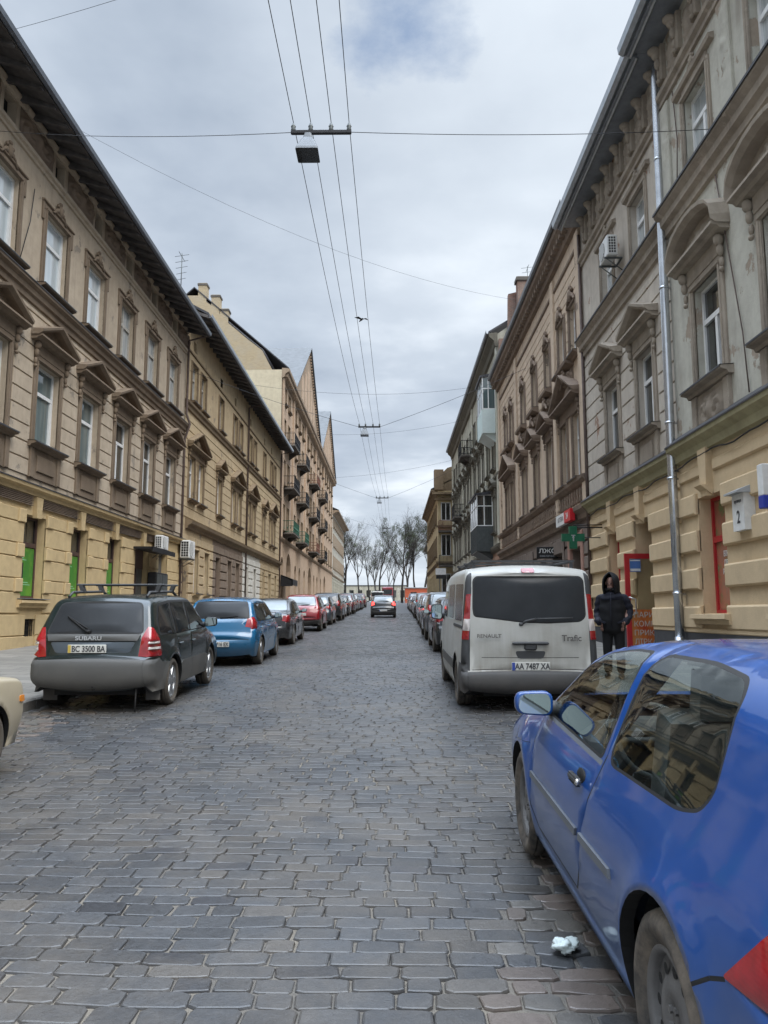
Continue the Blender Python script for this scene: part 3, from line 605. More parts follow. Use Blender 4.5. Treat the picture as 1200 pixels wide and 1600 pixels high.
ac_unit(WL + .34, 34.75, 4.10, R(90), 'large white air conditioner on a bracket at the joint of the yellow and ochre houses', (1.0, .80, .42))
def antenna(loc, label, h=1.6, n=5):
    t = thing('antenna', label, 'antenna', loc); m = MB(); m.tube([(0, 0, -.6), (0, 0, h)], .02, 6); m.build('mast', 'iron_grey', t); m = MB()
    for k in range(n): z = h - .1 - .28 * k; m.tube([(-.35 + .03 * k, .1, z), (.35 - .03 * k, -.1, z)], .011, 5)
    m.tube([(0, -.5, h - .15), (0, .5, h - .15)], .012, 5); m.build('rods', 'iron_grey', t)
antenna((-9.5, 33, 16.35), 'thin roof antenna above the far end of the tan house roof', 1.5)
# ================================================================ left row, second house
def house_l2():
    B = Bld('terraced_house', 'ochre three-storey house with white and brown ground-floor sections between tan house and gabled block', WL, 1, 34.705, 65.3)
    pairs = [37.1, 46.9, 52.0, 61.2]; singles = [42.1, 57.0]; axs = []
    for p in pairs: axs += [p - .88, p + .88]
    axs += singles; h1 = [rect(u, 1.15, 7.0, 9.1) for u in axs]; h2 = [rect(u, 1.1, 11.72, 13.62) for u in axs]; at = [rect(u, .5, 14.3, 14.8) for u in axs[::2] + singles]
    mb = MB(); wall(mb, B.y0, B.y1, 5.7, 15.9, h1 + h2 + at, 0, .25); courses(mb, B.y0, B.y1, 6.1, 11.0, .46, h1, .2, -.02, .028, .035); B.part('wall', mb, 'l2_ochre')
    c = MB()
    for u in axs[::2] + singles: c.add([(u - .3, -.2, 14.25), (u + .3, -.2, 14.25), (u + .3, -.2, 14.85), (u - .3, -.2, 14.85)], [(0, 1, 2, 3)])
    B.part('attic_opening', c, 'void')
    segs = [(34.705, 41.0, 'l2_ochre', [(35.55, 1.0), (37.5, 1.0), (39.6, 1.0)]), (41.0, 49.2, 'l2_brown', [(42.3, 1.2), (45.2, 1.15), (47.6, 1.15)]), (49.2, 55.8, 'l2_white', [(50.9, 1.0), (53.6, 1.0)]), (55.8, 65.3, 'l2_ochre', [(57.4, 1.0), (60.2, 1.3), (63.2, 1.0)])]
    for a, b, m, op in segs:
        hs = [rect(u, w_, 2.6 if j else 1.3, 4.7) for j, (u, w_) in enumerate(op)]; mb = MB(); wall(mb, a, b, 0, 5.72, hs, 0, .28); courses(mb, a + .01, b - .01, 1.2, 5.3, .46, hs, .05, -.02, .06, .07, .02, 0, 1.3); B.part('ground_floor_wall', mb, m)
        for j, (u, w_) in enumerate(op):
            if j == 0: d = MB(); d.box(u - w_ / 2, u + w_ / 2, -.27, -.2, 1.3, 4.0); d.box(u - w_ / 2, u + w_ / 2, -.26, -.22, 4.0, 4.7, 1); B.part('door', d, ['frame_brown', 'pane_dark'])
            else: window(B, u, 2.6, w_, 2.1, 'TT', 'frame_white', 'pane_dark', 'slim', m, rec=.2)
    c = MB(); sweep(c, B.y0 + .7, B.y1, [(-.02, 5.55), (.12, 5.6), (.16, 5.72), (.3, 5.8), (.34, 5.95), (-.02, 6.08)]); B.part('ground_floor_cornice', c, 'l2_trim')
    c = MB(); sweep(c, B.y0, B.y1, [(-.02, 11.15), (.08, 11.2), (.10, 11.35), (.18, 11.42), (.2, 11.52), (-.02, 11.6)]); sweep(c, B.y0, B.y1, [(-.02, 14.0), (.06, 14.02), (.06, 14.1), (-.02, 14.12)]); B.part('string_course', c, 'l2_trim')
    for u in axs: window(B, u, 11.72, 1.1, 1.9, 'TT', 'frame_old', 'pane_curtain' if rng.random() < .5 else 'pane_dark', 'slim', 'l2_trim', rec=.16); window(B, u, 7.0, 1.15, 2.1, 'TT', 'frame_white', 'pane_curtain' if rng.random() < .5 else 'pane_dark', 'slim', 'l2_trim', rec=.18)
    for u in pairs: big_ped(B, u, 9.45, 1.85, .75, 'l2_trim')
    for u in singles: big_ped(B, u, 9.4, .95, .5, 'l2_trim')
    e = MB(); sweep(e, B.y0, B.y1, [(-.1, 15.85), (1.0, 15.45), (1.0, 15.6), (-.1, 16.0)]); y = B.y0 + .3
    while y < B.y1: e.prism([(-.05, 15.6), (-.05, 15.87), (.96, 15.5), (.96, 15.4)], y, y + .12, lambda a, d, b: (d, a, b)); y += .8
    B.part('eave', e, 'soffit_wood'); g = MB(); gutter(g, B.y0, B.y1, 1.04, 15.58, .1); B.part('gutter', g, 'gutter_metal')
    r = MB(); roof(B, r, 15.62, .98, 18.8, 5.0, 0); B.part('roof', r, 'roof_dark')
    for u in (50.0, 65.15): p = MB(); p.tube([(u, .1, .9), (u, .1, 15.3), (u, .9, 15.5)], .06, 8); B.part('drainpipe', p, 'pipe_rust')
def big_ped(B, u, z, W, rise, m, n=0, pr=.32):
    p = MB(); boss(p, u - W * .93, u + W * .93, z - .36, z, -.02 + n, .06 + n, .01)
    sweep(p, u - W, u + W, [(-.02 + n, z - .02), (pr * .6 + n, z), (pr + n, z + .06), (pr + n, z + .12), (-.02 + n, z + .14)])
    for s in (-1, 1):
        v = []
        for uu, zz in ((u + s * (W + .03), z + .12), (u, z + .12 + rise)): v += [(uu, -.02 + n, zz - .02), (uu, pr * .75 + n, zz - .02), (uu, pr + .02 + n, zz + .05), (uu, pr + .03 + n, zz + .12), (uu, -.02 + n, zz + .16)]
        p.add(v, [(j, (j + 1) % 5, (j + 1) % 5 + 5, j + 5) for j in range(5)] + [(0, 1, 2, 3, 4), (9, 8, 7, 6, 5)])
        console(p, u + s * W * .85, .04 + n, z - .14, .85)
    p.add([(u - W, .04 + n, z + .12), (u, .04 + n, z + .12 + rise), (u + W, .04 + n, z + .12)], [(0, 1, 2)]); p.ell((u, .06 + n, z + .12 + rise * .4), W * .25, .07, rise * .26)
    return B.part('pediment', p, m)
house_l2()
# ================================================================ left row, gabled block
def balcony(B, u, z, w_, d, m='iron_black', slab='stone_dark', h=1.0, curved=False, n=0):
    s = MB(); s.box(u - w_ / 2, u + w_ / 2, n - .05, n + d, z - .14, z); 
    for k in (-1, 1): s.prism([(n, z - .14), (n + d * .85, z - .14), (n, z - .75)], u + k * w_ * .36 - .09, u + k * w_ * .36 + .09, lambda a, dd, b: (dd, a, b))
    b = B.part('balcony', s, slab); r = MB(); pts = [(u - w_ / 2 + .03, n, 0), (u - w_ / 2 + .03, n + d - .03, 0), (u + w_ / 2 - .03, n + d - .03, 0), (u + w_ / 2 - .03, n, 0)]
    for zz in (z + h, z + .1): r.tube([(p[0], p[1], zz) for p in pts], .028, 6)
    for (a, b_) in zip(pts, pts[1:]):
        L = math.hypot(a[0] - b_[0], a[1] - b_[1]); k = max(2, int(L / .13))
        for i in range(k): t = i / k; x, y = a[0] + (b_[0] - a[0]) * t, a[1] + (b_[1] - a[1]) * t; r.box(x - .011, x + .011, y - .011, y + .011, z, z + h)
        if curved:
            for i in range(k // 2): t = (i * 2 + 1) / k; x, y = a[0] + (b_[0] - a[0]) * t, a[1] + (b_[1] - a[1]) * t; r.ell((x, y, z + .42), .05, .05, .12, 0, 5, 4)
    o = B.part('railing', r, m, None); M_ = o.matrix_basis.copy(); o.parent = b; return b
def house_l3():
    B = Bld('apartment_building', 'tall pinkish five-storey block with two street gables and stacked iron balconies', WL, 1, 65.305, 124)
    axs = [67.4, 70.2, 75.0, 78.2, 81.4, 86.5, 90.0, 93.5, 97.6, 101.2, 104.8, 109.5, 113, 117, 121]; rows = [(8.9, 2.3), (12.9, 2.3), (16.8, 2.1), (20.3, 1.5)]; hs = []
    for z, h in rows: hs += [rect(u, 1.2, z, z + h) for u in axs]
    ars = [arch(u, w_, 1.4, z) for u, w_, z in ((67.2, 1.5, 6.6), (71.5, 3.2, 7.2), (76.5, 1.6, 6.4), (80, 1.6, 6.4), (84.5, 1.6, 6.4), (90, 3.4, 7.0), (95, 1.6, 6.4), (99, 1.6, 6.4), (104, 1.6, 6.4), (110, 3, 7))]
    mb = MB(); wall(mb, B.y0, B.y1, .5, 22.6, hs + ars, 0, .5)
    for u in (65.9, 73.2, 83.8, 95.6, 106.8): boss(mb, u - .35, u + .35, 8, 22.5, -.02, .16, .03)
    B.part('wall', mb, 'l3_pink'); mb = MB()
    mb.add([(B.y0, -.48, .5), (B.y1, -.48, .5), (B.y1, -.48, 7.6), (B.y0, -.48, 7.6)], [(0, 1, 2, 3)]); B.part('arch_infill', mb, 'stone_dark')
    c = MB(); sweep(c, B.y0, B.y1, [(-.02, 7.9), (.1, 7.95), (.2, 8.1), (.22, 8.2), (-.02, 8.3)]); sweep(c, B.y0, B.y1, [(-.02, 22.2), (.2, 22.3), (.3, 22.6), (.62, 22.8), (.65, 23.05), (-.02, 23.1)]); y = B.y0 + .2
    while y < B.y1: c.box(y, y + .28, -.02, .5, 22.35, 22.62); y += .56
    B.part('cornice', c, 'l3_trim')
    for j, (z, h) in enumerate(rows):
        for i, u in enumerate(axs): window(B, u, z, 1.2, h, 'TT', 'frame_brown' if (i + j) % 3 else 'frame_old', 'pane_dark', 'slim', 'l2_trim', rec=.22)
    cols = ((69.3, 4.2, 1.0), (78.2, 3.6, 1.0), (90, 4.2, 1.0), (101.2, 3.8, 1.0))
    for j, z in enumerate((8.75, 12.75, 16.65)):
        for i, (u, w_, d) in enumerate(cols): balcony(B, u, z, w_, d, 'green_paint' if (j == 0 and i < 2) else 'rust_red' if (i == 2 and j != 1) else 'iron_black', 'stone_dark', 1.05, True)
    for ua, ub, zt in ((71, 96.8, 31.4), (98.6, 123.4, 31.3)):
        uc = (ua + ub) / 2; zb = 22.9; fn = lambda a, d, b: (a, d, b)
        g = MB(); g.prism([(ua, zb), (uc, zt), (ub, zb)], -.3, .30, fn); 
        for k in range(5): t = (k + .5) / 5; u = ua + (ub - ua) * (.28 + .44 * k / 4); hh = (zt - zb) * (.42 + .26 * (1 - abs(k - 2) / 2)); boss(g, u - (ub - ua) * .035, u + (ub - ua) * .035, zb + .6, zb + hh, .28, .34, .02, 1)
        for s in (-1, 1):
            k = 36
            for i in range(k): t = (i + .5) / k; u = uc + s * (ub - ua) / 2 * t; z = zt - (zt - zb) * t - .35; g.box(u - .09, u + .09, .28, .46, z - .12, z + .06, 1)
        B.part('gable', g, ['l3_trim', 'l3_pink']); r = MB()
        for s in (-1, 1):
            e = uc + s * ((ub - ua) / 2 + .5); zz = zb - .25; v = [(uc, .62, zt), (e, .62, zz), (e, -11, zz), (uc, -11, zt)]; r.add(v + [(a, b, c_ + .14) for a, b, c_ in v], [(0, 1, 2, 3), (7, 6, 5, 4), (0, 1, 5, 4), (1, 2, 6, 5), (2, 3, 7, 6), (3, 0, 4, 7)])
        B.part('roof', r, 'roof_metal')
    r = MB(); roof(B, r, 23.0, .6, 30.5, 8, 0); B.part('roof', r, 'roof_dark')
    p = MB(); p.prism([(0, 8), (0, 22.95), (-3.0, 22.95), (-3.2, 22.95), (-19, 22.95), (-19, 8)], B.y0 + .02, B.y0 + .3, lambda a, d, b: (d, a, b)); B.part('party_wall', p, 'l3_cream')
    p = MB(); p.prism([(-.9, 22.96), (-1.8, 24.7), (-3.2, 25.8), (-5.3, 27.6), (-6.1, 28.6), (-7.6, 29.8), (-10, 29.8), (-16, 25), (-19, 22.96)], B.y0 + .02, B.y0 + .42, lambda a, d, b: (d, a, b))
    B.part('party_wall', p, 'brick_yellow'); p = MB(); p.tube([(B.y0 + .2, -.8, 23.0), (B.y0 + .2, -1.8, 24.78), (B.y0 + .2, -3.2, 25.9), (B.y0 + .2, -5.3, 27.7), (B.y0 + .2, -7.6, 29.9)], .14, 6); B.part('coping', p, 'roof_dark')
    for n, z0, z1 in ((-7.2, 28.8, 31.0), (-6.0, 28.2, 29.9), (-5.2, 27.4, 28.6)):
        c = MB(); c.box(B.y0 + .05, B.y0 + .9, n - .45, n + .3, z0 - 1.5, z1); c.box(B.y0, B.y0 + .95, n - .52, n + .37, z1 - .22, z1 - .05, 1); B.part('chimney', c, ['brick_yellow', 'stone_dark'])
    a = MB(); a.prism([(.05, 5.0), (1.1, 4.6), (1.1, 4.1), (1.02, 4.1), (1.02, 4.5), (.05, 4.9)], 66.2, 69.6, lambda a_, d, b: (d, a_, b)); a.add([(66.2, .05, 5), (66.2, 1.1, 4.6), (66.2, 1.1, 4.0), (66.2, .05, 4.0)], [(0, 1, 2, 3)]); B.part('awning', a, 'iron_black')
house_l3()
def plain_house(name, label, X0, sg, y0, y1, z0, zc, zt, wallm, basem, trim, axs, rows, ov=.7, gl='pane_dark', base_holes=True, roofm='roof_dark', bw=1.1):
    B = Bld(name, label, X0, sg, y0, y1); hs = [rect(u, bw, z, z + h) for z, h in rows for u in axs]; mb = MB(); wall(mb, y0, y1, zc, zt, hs, 0, .22); B.part('wall', mb, wallm)
    g = [rect(u, bw + .3, z0 + .9, zc - .9) for u in axs]; mb = MB(); wall(mb, y0, y1, z0 - 1, zc, g, .0, .25); courses(mb, y0 + .01, y1 - .01, z0, zc - .3, .5, g, .05, -.02, .05, .06, .02, 0, 1.4); B.part('ground_floor_wall', mb, basem)
    for u in axs:
        window(B, u, z0 + .9, bw + .3, zc - z0 - 1.8, 'TT', 'frame_brown', 'pane_dark', None)
        for z, h in rows: window(B, u, z, bw, h, 'TT', 'frame_white', gl, 'slim', trim, rec=.17)
    c = MB(); sweep(c, y0, y1, [(-.02, zc - .1), (.1, zc), (.16, zc + .12), (.2, zc + .2), (-.02, zc + .3)]); sweep(c, y0, y1, [(-.02, zt - .5), (.1, zt - .45), (ov * .6, zt - .1), (ov, zt - .05), (ov, zt + .12), (-.02, zt + .15)])
    B.part('cornice', c, trim); r = MB(); roof(B, r, zt + .1, ov, zt + 3, 5.5, 0); B.part('roof', r, roofm)
    # gable ends
    for y in (y0 + .01, y1 - .01): e = MB(); e.add([(y, 0, z0 - 1), (y, 0, zt), (y, -5.5, zt + 3), (y, -11, zt), (y, -11, z0 - 1)], [(0, 1, 2, 3, 4)]); B.part('end_wall', e, wallm)
    return B
plain_house('terraced_house', 'plain grey-tan three-storey house beyond the gabled block at the far end of the left row', WL, 1, 124.2, 154, 3.3, 7.8, 18.3, 'r1_grey', 'r3_grey', 'l3_trim', [126.2 + 2.8 * k for k in range(10)], [(9, 2.1), (12.6, 2.1), (15.8, 1.6)], 1.0)
# ================================================================ right row, first house
def house_r1():
    B = Bld('terraced_house', 'grey ornate three-storey house with peach rusticated ground floor on the right', WR, -1, 3.0, 23.9)
    J = 15.98; NA = .15   # the nearer part steps forward
    wa = [5.6, 8.4, 11.25, 14.12]; wb = [18.2, 21.0]
    gw = [(5.9, 1.2), (8.6, 1.2), (11.4, 1.2), (14.5, 1.2)]; gb = [(21.45, 1.0)]; dr = (18.95, 1.25)
    zs = [(1.32, 1.76), (2.08, 2.50), (2.82, 3.24), (3.55, 3.97)]
    for nm, a, b, n, ops in (('ground_floor_wall', B.y0, J, NA, gw), ('ground_floor_wall', J, B.y1, 0, gb)):
        hs = [rect(u, w_, 1.62, 3.86) for u, w_ in ops]; dd = [rect(dr[0], dr[1], .55, 3.95)] if n == 0 else []
        mb = MB(); wall(mb, a, b, .5, 4.8, hs, n, .34) if not dd else wall(mb, a, b, .5, 4.8, hs + dd, n, .34)
        if dd: # deep door niche
            u0, u1 = dr[0] - dr[1] / 2, dr[0] + dr[1] / 2; mb.add([(u0, -.34, .5), (u0, -1.1, .5), (u0, -1.1, 3.95), (u0, -.34, 3.95), (u1, -.34, .5), (u1, -1.1, .5), (u1, -1.1, 3.95), (u1, -.34, 3.95)], [(0, 1, 2, 3), (4, 5, 6, 7), (3, 2, 6, 7), (1, 5, 6, 2)])
        for za, zb in zs:
            for p, r_ in free(a, b, za, zb, hs + dd, 0): boss(mb, p + .0, r_, za, zb, n - .02, n + .085, .035)
        for p, r_ in free(a, b, 1.25, 1.34, hs + dd, 0): boss(mb, p, r_, 1.24, 1.33, n - .02, n + .06, .02)
        for u, w_ in ops + ([dr] if dd else []): # keystone and head panels
            mb.add([(u + d * k, nn, z) for z, k in ((3.82, .12), (4.74, .2)) for d, nn in ((-1, n - .02), (-1, n + .13), (1, n + .13), (1, n - .02))], [(0, 1, 5, 4), (1, 2, 6, 5), (2, 3, 7, 6), (0, 1, 2, 3), (4, 5, 6, 7)])
            mb.add([(u + d, n + nn, z) for z, nn in ((3.84, .02), (4.02, .24)) for d in (-.16, .16)] + [(u - .16, n - .02, 4.06), (u + .16, n - .02, 4.06)], [(0, 1, 3, 2), (2, 3, 5, 4), (0, 2, 4), (1, 5, 3)])
        us = sorted([u for u, _ in ops] + ([dr[0]] if dd else [])); ed = [a] + us + [b]
        for p, r_ in zip(ed, ed[1:]):
            p2, r2 = p + (.24 if p != a else .05), r_ - (.24 if r_ != b else .05)
            if r2 - p2 > .3: boss(mb, p2, r2, 4.27, 4.5, n - .02, n + .05, .03)
        if n: mb.add([(J, -.02, .5), (J, n, .5), (J, n, 4.8), (J, -.02, 4.8)], [(0, 1, 2, 3)])
        B.part(nm, mb, 'r1_peach')
        pl = MB(); 
        for p, r_ in free(a, b, .4, 1.2, dd, 0): boss(pl, p, r_, .2, 1.25, n - .02, n + .045, .01)
        B.part('plinth', pl, 'r1_plinth')
        for u, w_ in ops:
            o = window(B, u, 1.62, w_, 2.24, 'TN', 'frame_red', 'poster_rose', None, n=n, rec=.28); f = MB(); f.box(-.03, .04, -w_ / 2 + .06, w_ / 2 - .06, 1.36, 1.48); f.build('transom', 'frame_red', o)
            for k, tx in enumerate(('ВІКНА', 'ДВЕРІ', 'РЕМОНТ', 'СКЛО')): lettering(tx, .15, 'sign_white', o, (.0, -.02, 1.12 - .17 * k), (R(90), 0, R(90)), .8)
            s_ = MB(); sweep(s_, u - w_ / 2 - .2, u + w_ / 2 + .2, [(n - .28, 1.62), (n + .2, 1.6), (n + .21, 1.52), (n + .13, 1.5), (n + .12, 1.42), (n - .02, 1.41)]); B.part('sill', s_, 'r1_peach')
    # open glass door in the niche
    hx = dr[0] - dr[1] / 2 + 1.08; na, nb, zt = -.80, .34, 3.12; D = MB()
    D.box(hx, hx + .07, na, na + .1, .62, zt); D.box(hx, hx + .07, nb - .12, nb, .62, zt); D.box(hx + .002, hx + .068, na + .1, nb - .12, zt - .13, zt); D.box(hx + .002, hx + .068, na + .1, nb - .12, .62, .8)
    dl = B.part('door', D, 'frame_red'); uu = hx + .035; g = MB(); g.add([(uu, na + .1, .8), (uu, nb - .12, .8), (uu, nb - .12, zt - .13), (uu, na + .1, zt - .13)], [(0, 1, 2, 3)]); B.part('door_glass', g, 'door_glass')
    po = MB(); po.box(uu - .02, uu - .012, na + .1, nb - .12, .75, 1.72); B.part('poster', po, 'poster_orange')
    for k, tx in enumerate(('ПАРИ', 'КОМПЛЕ', 'ПРИКЛЕ', 'ЛІРКА')): lettering(tx, .19, 'poster_light', B.root, B.f(uu - .025, nb - .17, 1.58 - .22 * k), (R(90), 0, 0), .95, align='LEFT')
    st = MB(); st.box(uu - .02, uu - .012, nb - .40, nb - .13, 2.66, 2.98); st.box(uu - .024, uu - .0125, nb - .39, nb - .14, 2.68, 2.74, 1); st.box(uu - .024, uu - .0125, nb - .39, nb - .14, 2.93, 2.96, 1); B.part('sticker', st, ['sign_blue_light', 'sign_white'])
    hd = MB(); hd.tube([(hx - .005, nb - .05, 2.02), (hx - .10, nb - .06, 2.02), (hx - .12, nb - .2, 1.98), (hx - .12, nb - .2, 1.62), (hx - .10, nb - .06, 1.57), (hx - .005, nb - .05, 1.57)], .018, 8); B.part('door_handle', hd, 'steel')
    ck = MB(); ck.box(dr[0] - .6, dr[0] + .6, -1.1, -1.05, .5, 3.9); B.part('inner_door', ck, 'frame_brown')
    # upper floors
    for a, b, n, ws in ((B.y0, J, NA, wa), (J, B.y1, 0, wb)):
        h1 = [rect(u, 1.25, 5.98, 7.98) for u in ws]; h2 = [rect(u, 1.2, 10.36, 12.08) for u in ws]; mb = MB(); wall(mb, a, b, 4.9, 14.4, h1 + h2, n, .26)
        if n: mb.add([(J, -.02, 4.9), (J, n, 4.9), (J, n, 14.4), (J, -.02, 14.4)], [(0, 1, 2, 3)]); 
        else: courses(mb, a, b, 5.25, 9.6, .46, h1, .24, -.02, .03, .035)
        if n:
            for u in (15.7, 12.7, 9.8): 
                boss(mb, u - .22, u + .22, 10.3, 12.7, n - .02, n + .07, .02); relief(mb, u - .13, u + .13, 11.2, 12.5, n + .065, .05)
        B.part('wall', mb, 'r1_grey' if n else 'r1_rose')
        for u in ws:
            k = 'arc' if n else 'ped'; window(B, u, 5.98, 1.25, 2.0, 'T', 'frame_white', 'pane_dark', k, 'r1_trim', n=n, rec=.18); window(B, u, 10.36, 1.2, 1.72, 'T', 'frame_white', 'pane_curtain', 'ear2', 'r1_trim', n=n, rec=.18)
            ap = MB(); sweep(ap, u - .95, u + .95, [(n - .02, 12.3), (n + .1, 12.34), (n + .12, 12.42), (n - .02, 12.46)]); boss(ap, u - .62, u + .62, 12.18, 12.32, n - .02, n + .04, .01); cartouche(ap, u, n + .05, 12.58, .6); B.part('window_head', ap, 'r1_trim')
        c = MB(); sweep(c, a, b, [(n - .02, 9.72), (n + .07, 9.76), (n + .08, 9.9), (n + .17, 9.96), (n + .18, 10.1), (n + .28, 10.2), (n + .28, 10.27), (n - .02, 10.34)]); B.part('string_course', c, 'r1_trim'); c = MB(); sweep(c, a, b, [(n - .01, 10.36), (n + .31, 10.29), (n + .31, 10.24), (n + .29, 10.24), (n + .29, 10.275), (n - .01, 10.345)]); B.part('flashing', c, 'flashing')
        c = MB(); sweep(c, a, b, [(n - .02, 4.68), (n + .1, 4.72), (n + .13, 4.86), (n + .26, 4.96), (n + .28, 5.06), (n + .22, 5.12), (n - .02, 5.3)]); B.part('ground_floor_cornice', c, 'r1_khaki'); c = MB(); sweep(c, a, b, [(n - .01, 5.31), (n + .23, 5.13), (n + .295, 5.07), (n + .295, 5.04), (n + .288, 5.04), (n + .285, 5.065), (n + .22, 5.125), (n - .01, 5.3)]); B.part('flashing', c, 'flashing')
        c = MB(); sweep(c, a, b, [(n - .02, 12.76), (n + .06, 12.78), (n + .06, 12.88), (n + .13, 12.94), (n + .14, 13.04), (n - .02, 13.08)])
        y = a + .45
        while y < b - .2:
            console(c, y, n + .08, 13.92, 1.15); c.ell((y, n + .2, 14.0), .12, .16, .11); boss(c, y - .14, y + .14, 13.25, 14.1, n - .02, n + .12, .02)
            if y + .95 < b: relief(c, y + .22, y + .72, 13.2, 13.95, n + .01, .09)
            y += .94
        B.part('frieze', c, 'r1_trim')
        e = MB(); ov = n + .72; sweep(e, a, b, [(n - .1, 14.22), (ov - .1, 14.2), (ov - .1, 14.12), (ov, 14.12), (ov, 14.42), (n - .1, 14.5)]); B.part('eave', e, 'eave_metal')
        g = MB(); gutter(g, a, b, ov + .08, 14.24, .12); sweep(g, a, b, [(ov - .14, 14.10), (ov - .10, 14.07), (ov - .06, 14.10)]); B.part('gutter', g, 'gutter_metal')
    k = MB(); k.tube([(u, (NA if u < J else 0) + .12, 4.62 + .035 * math.sin(u * 2.3) + .02 * math.sin(u * 5.1)) for u in np.arange(3.2, 23.8, .3)], .016, 5); B.part('cable', k, 'iron_black')
    for pts in ([(13.4, NA + .03, 9.7), (13.1, NA + .04, 8.3), (12.7, NA + .04, 6.4), (12.6, NA + .04, 5.3)], [(15.2, NA + .03, 12.7), (15.05, NA + .04, 11.5), (15.2, NA + .04, 10.4)]): k = MB(); k.tube(pts, .012, 5); B.part('cable', k, 'pipe_rust')
    r = MB(); roof(B, r, 14.4, .75, 18, 5.5, 0); B.part('roof', r, 'roof_dark')
    p = MB(); p.tube([(J + .0, .31, 1.1), (J + .0, .30, 4.6), (J + .0, .30, 5.2), (J + .0, .24, 13.6), (J + .0, .2, 13.9)], .092, 16); p.tube([(J + .0, .31, 1.14), (J + .0, .32, .9), (J + .0, .46, .68)], .1, 16)
    for z in (2.0, 4.4, 5.6, 8.6, 11.6): nn = .31 if z < 5.3 else .3 - .06 * (z - 5.2) / 8.4; p.tube([(J, nn, z), (J, nn, z + .05)], .105, 16); p.box(J - .02, J + .02, 0, .3, z, z + .03)
    B.part('drainpipe', p, 'pipe_metal'); p = MB(); p.tube([(23.82, .08, .8), (23.82, .08, 13.9)], .05, 8); B.part('drainpipe', p, 'pipe_rust')
    return B
def ear2(): pass
SURR = surround_mesh
def surround_mesh(kind, w_, h, m): return SURR('slim' if kind == 'ear2' else kind, w_, h, m)
house_r1()
ac_unit(WR - .33, 19.75, 11.05, R(-90), 'white air conditioner hung high on the grey right-hand house beside a top-floor window', (.75, .58, .29))
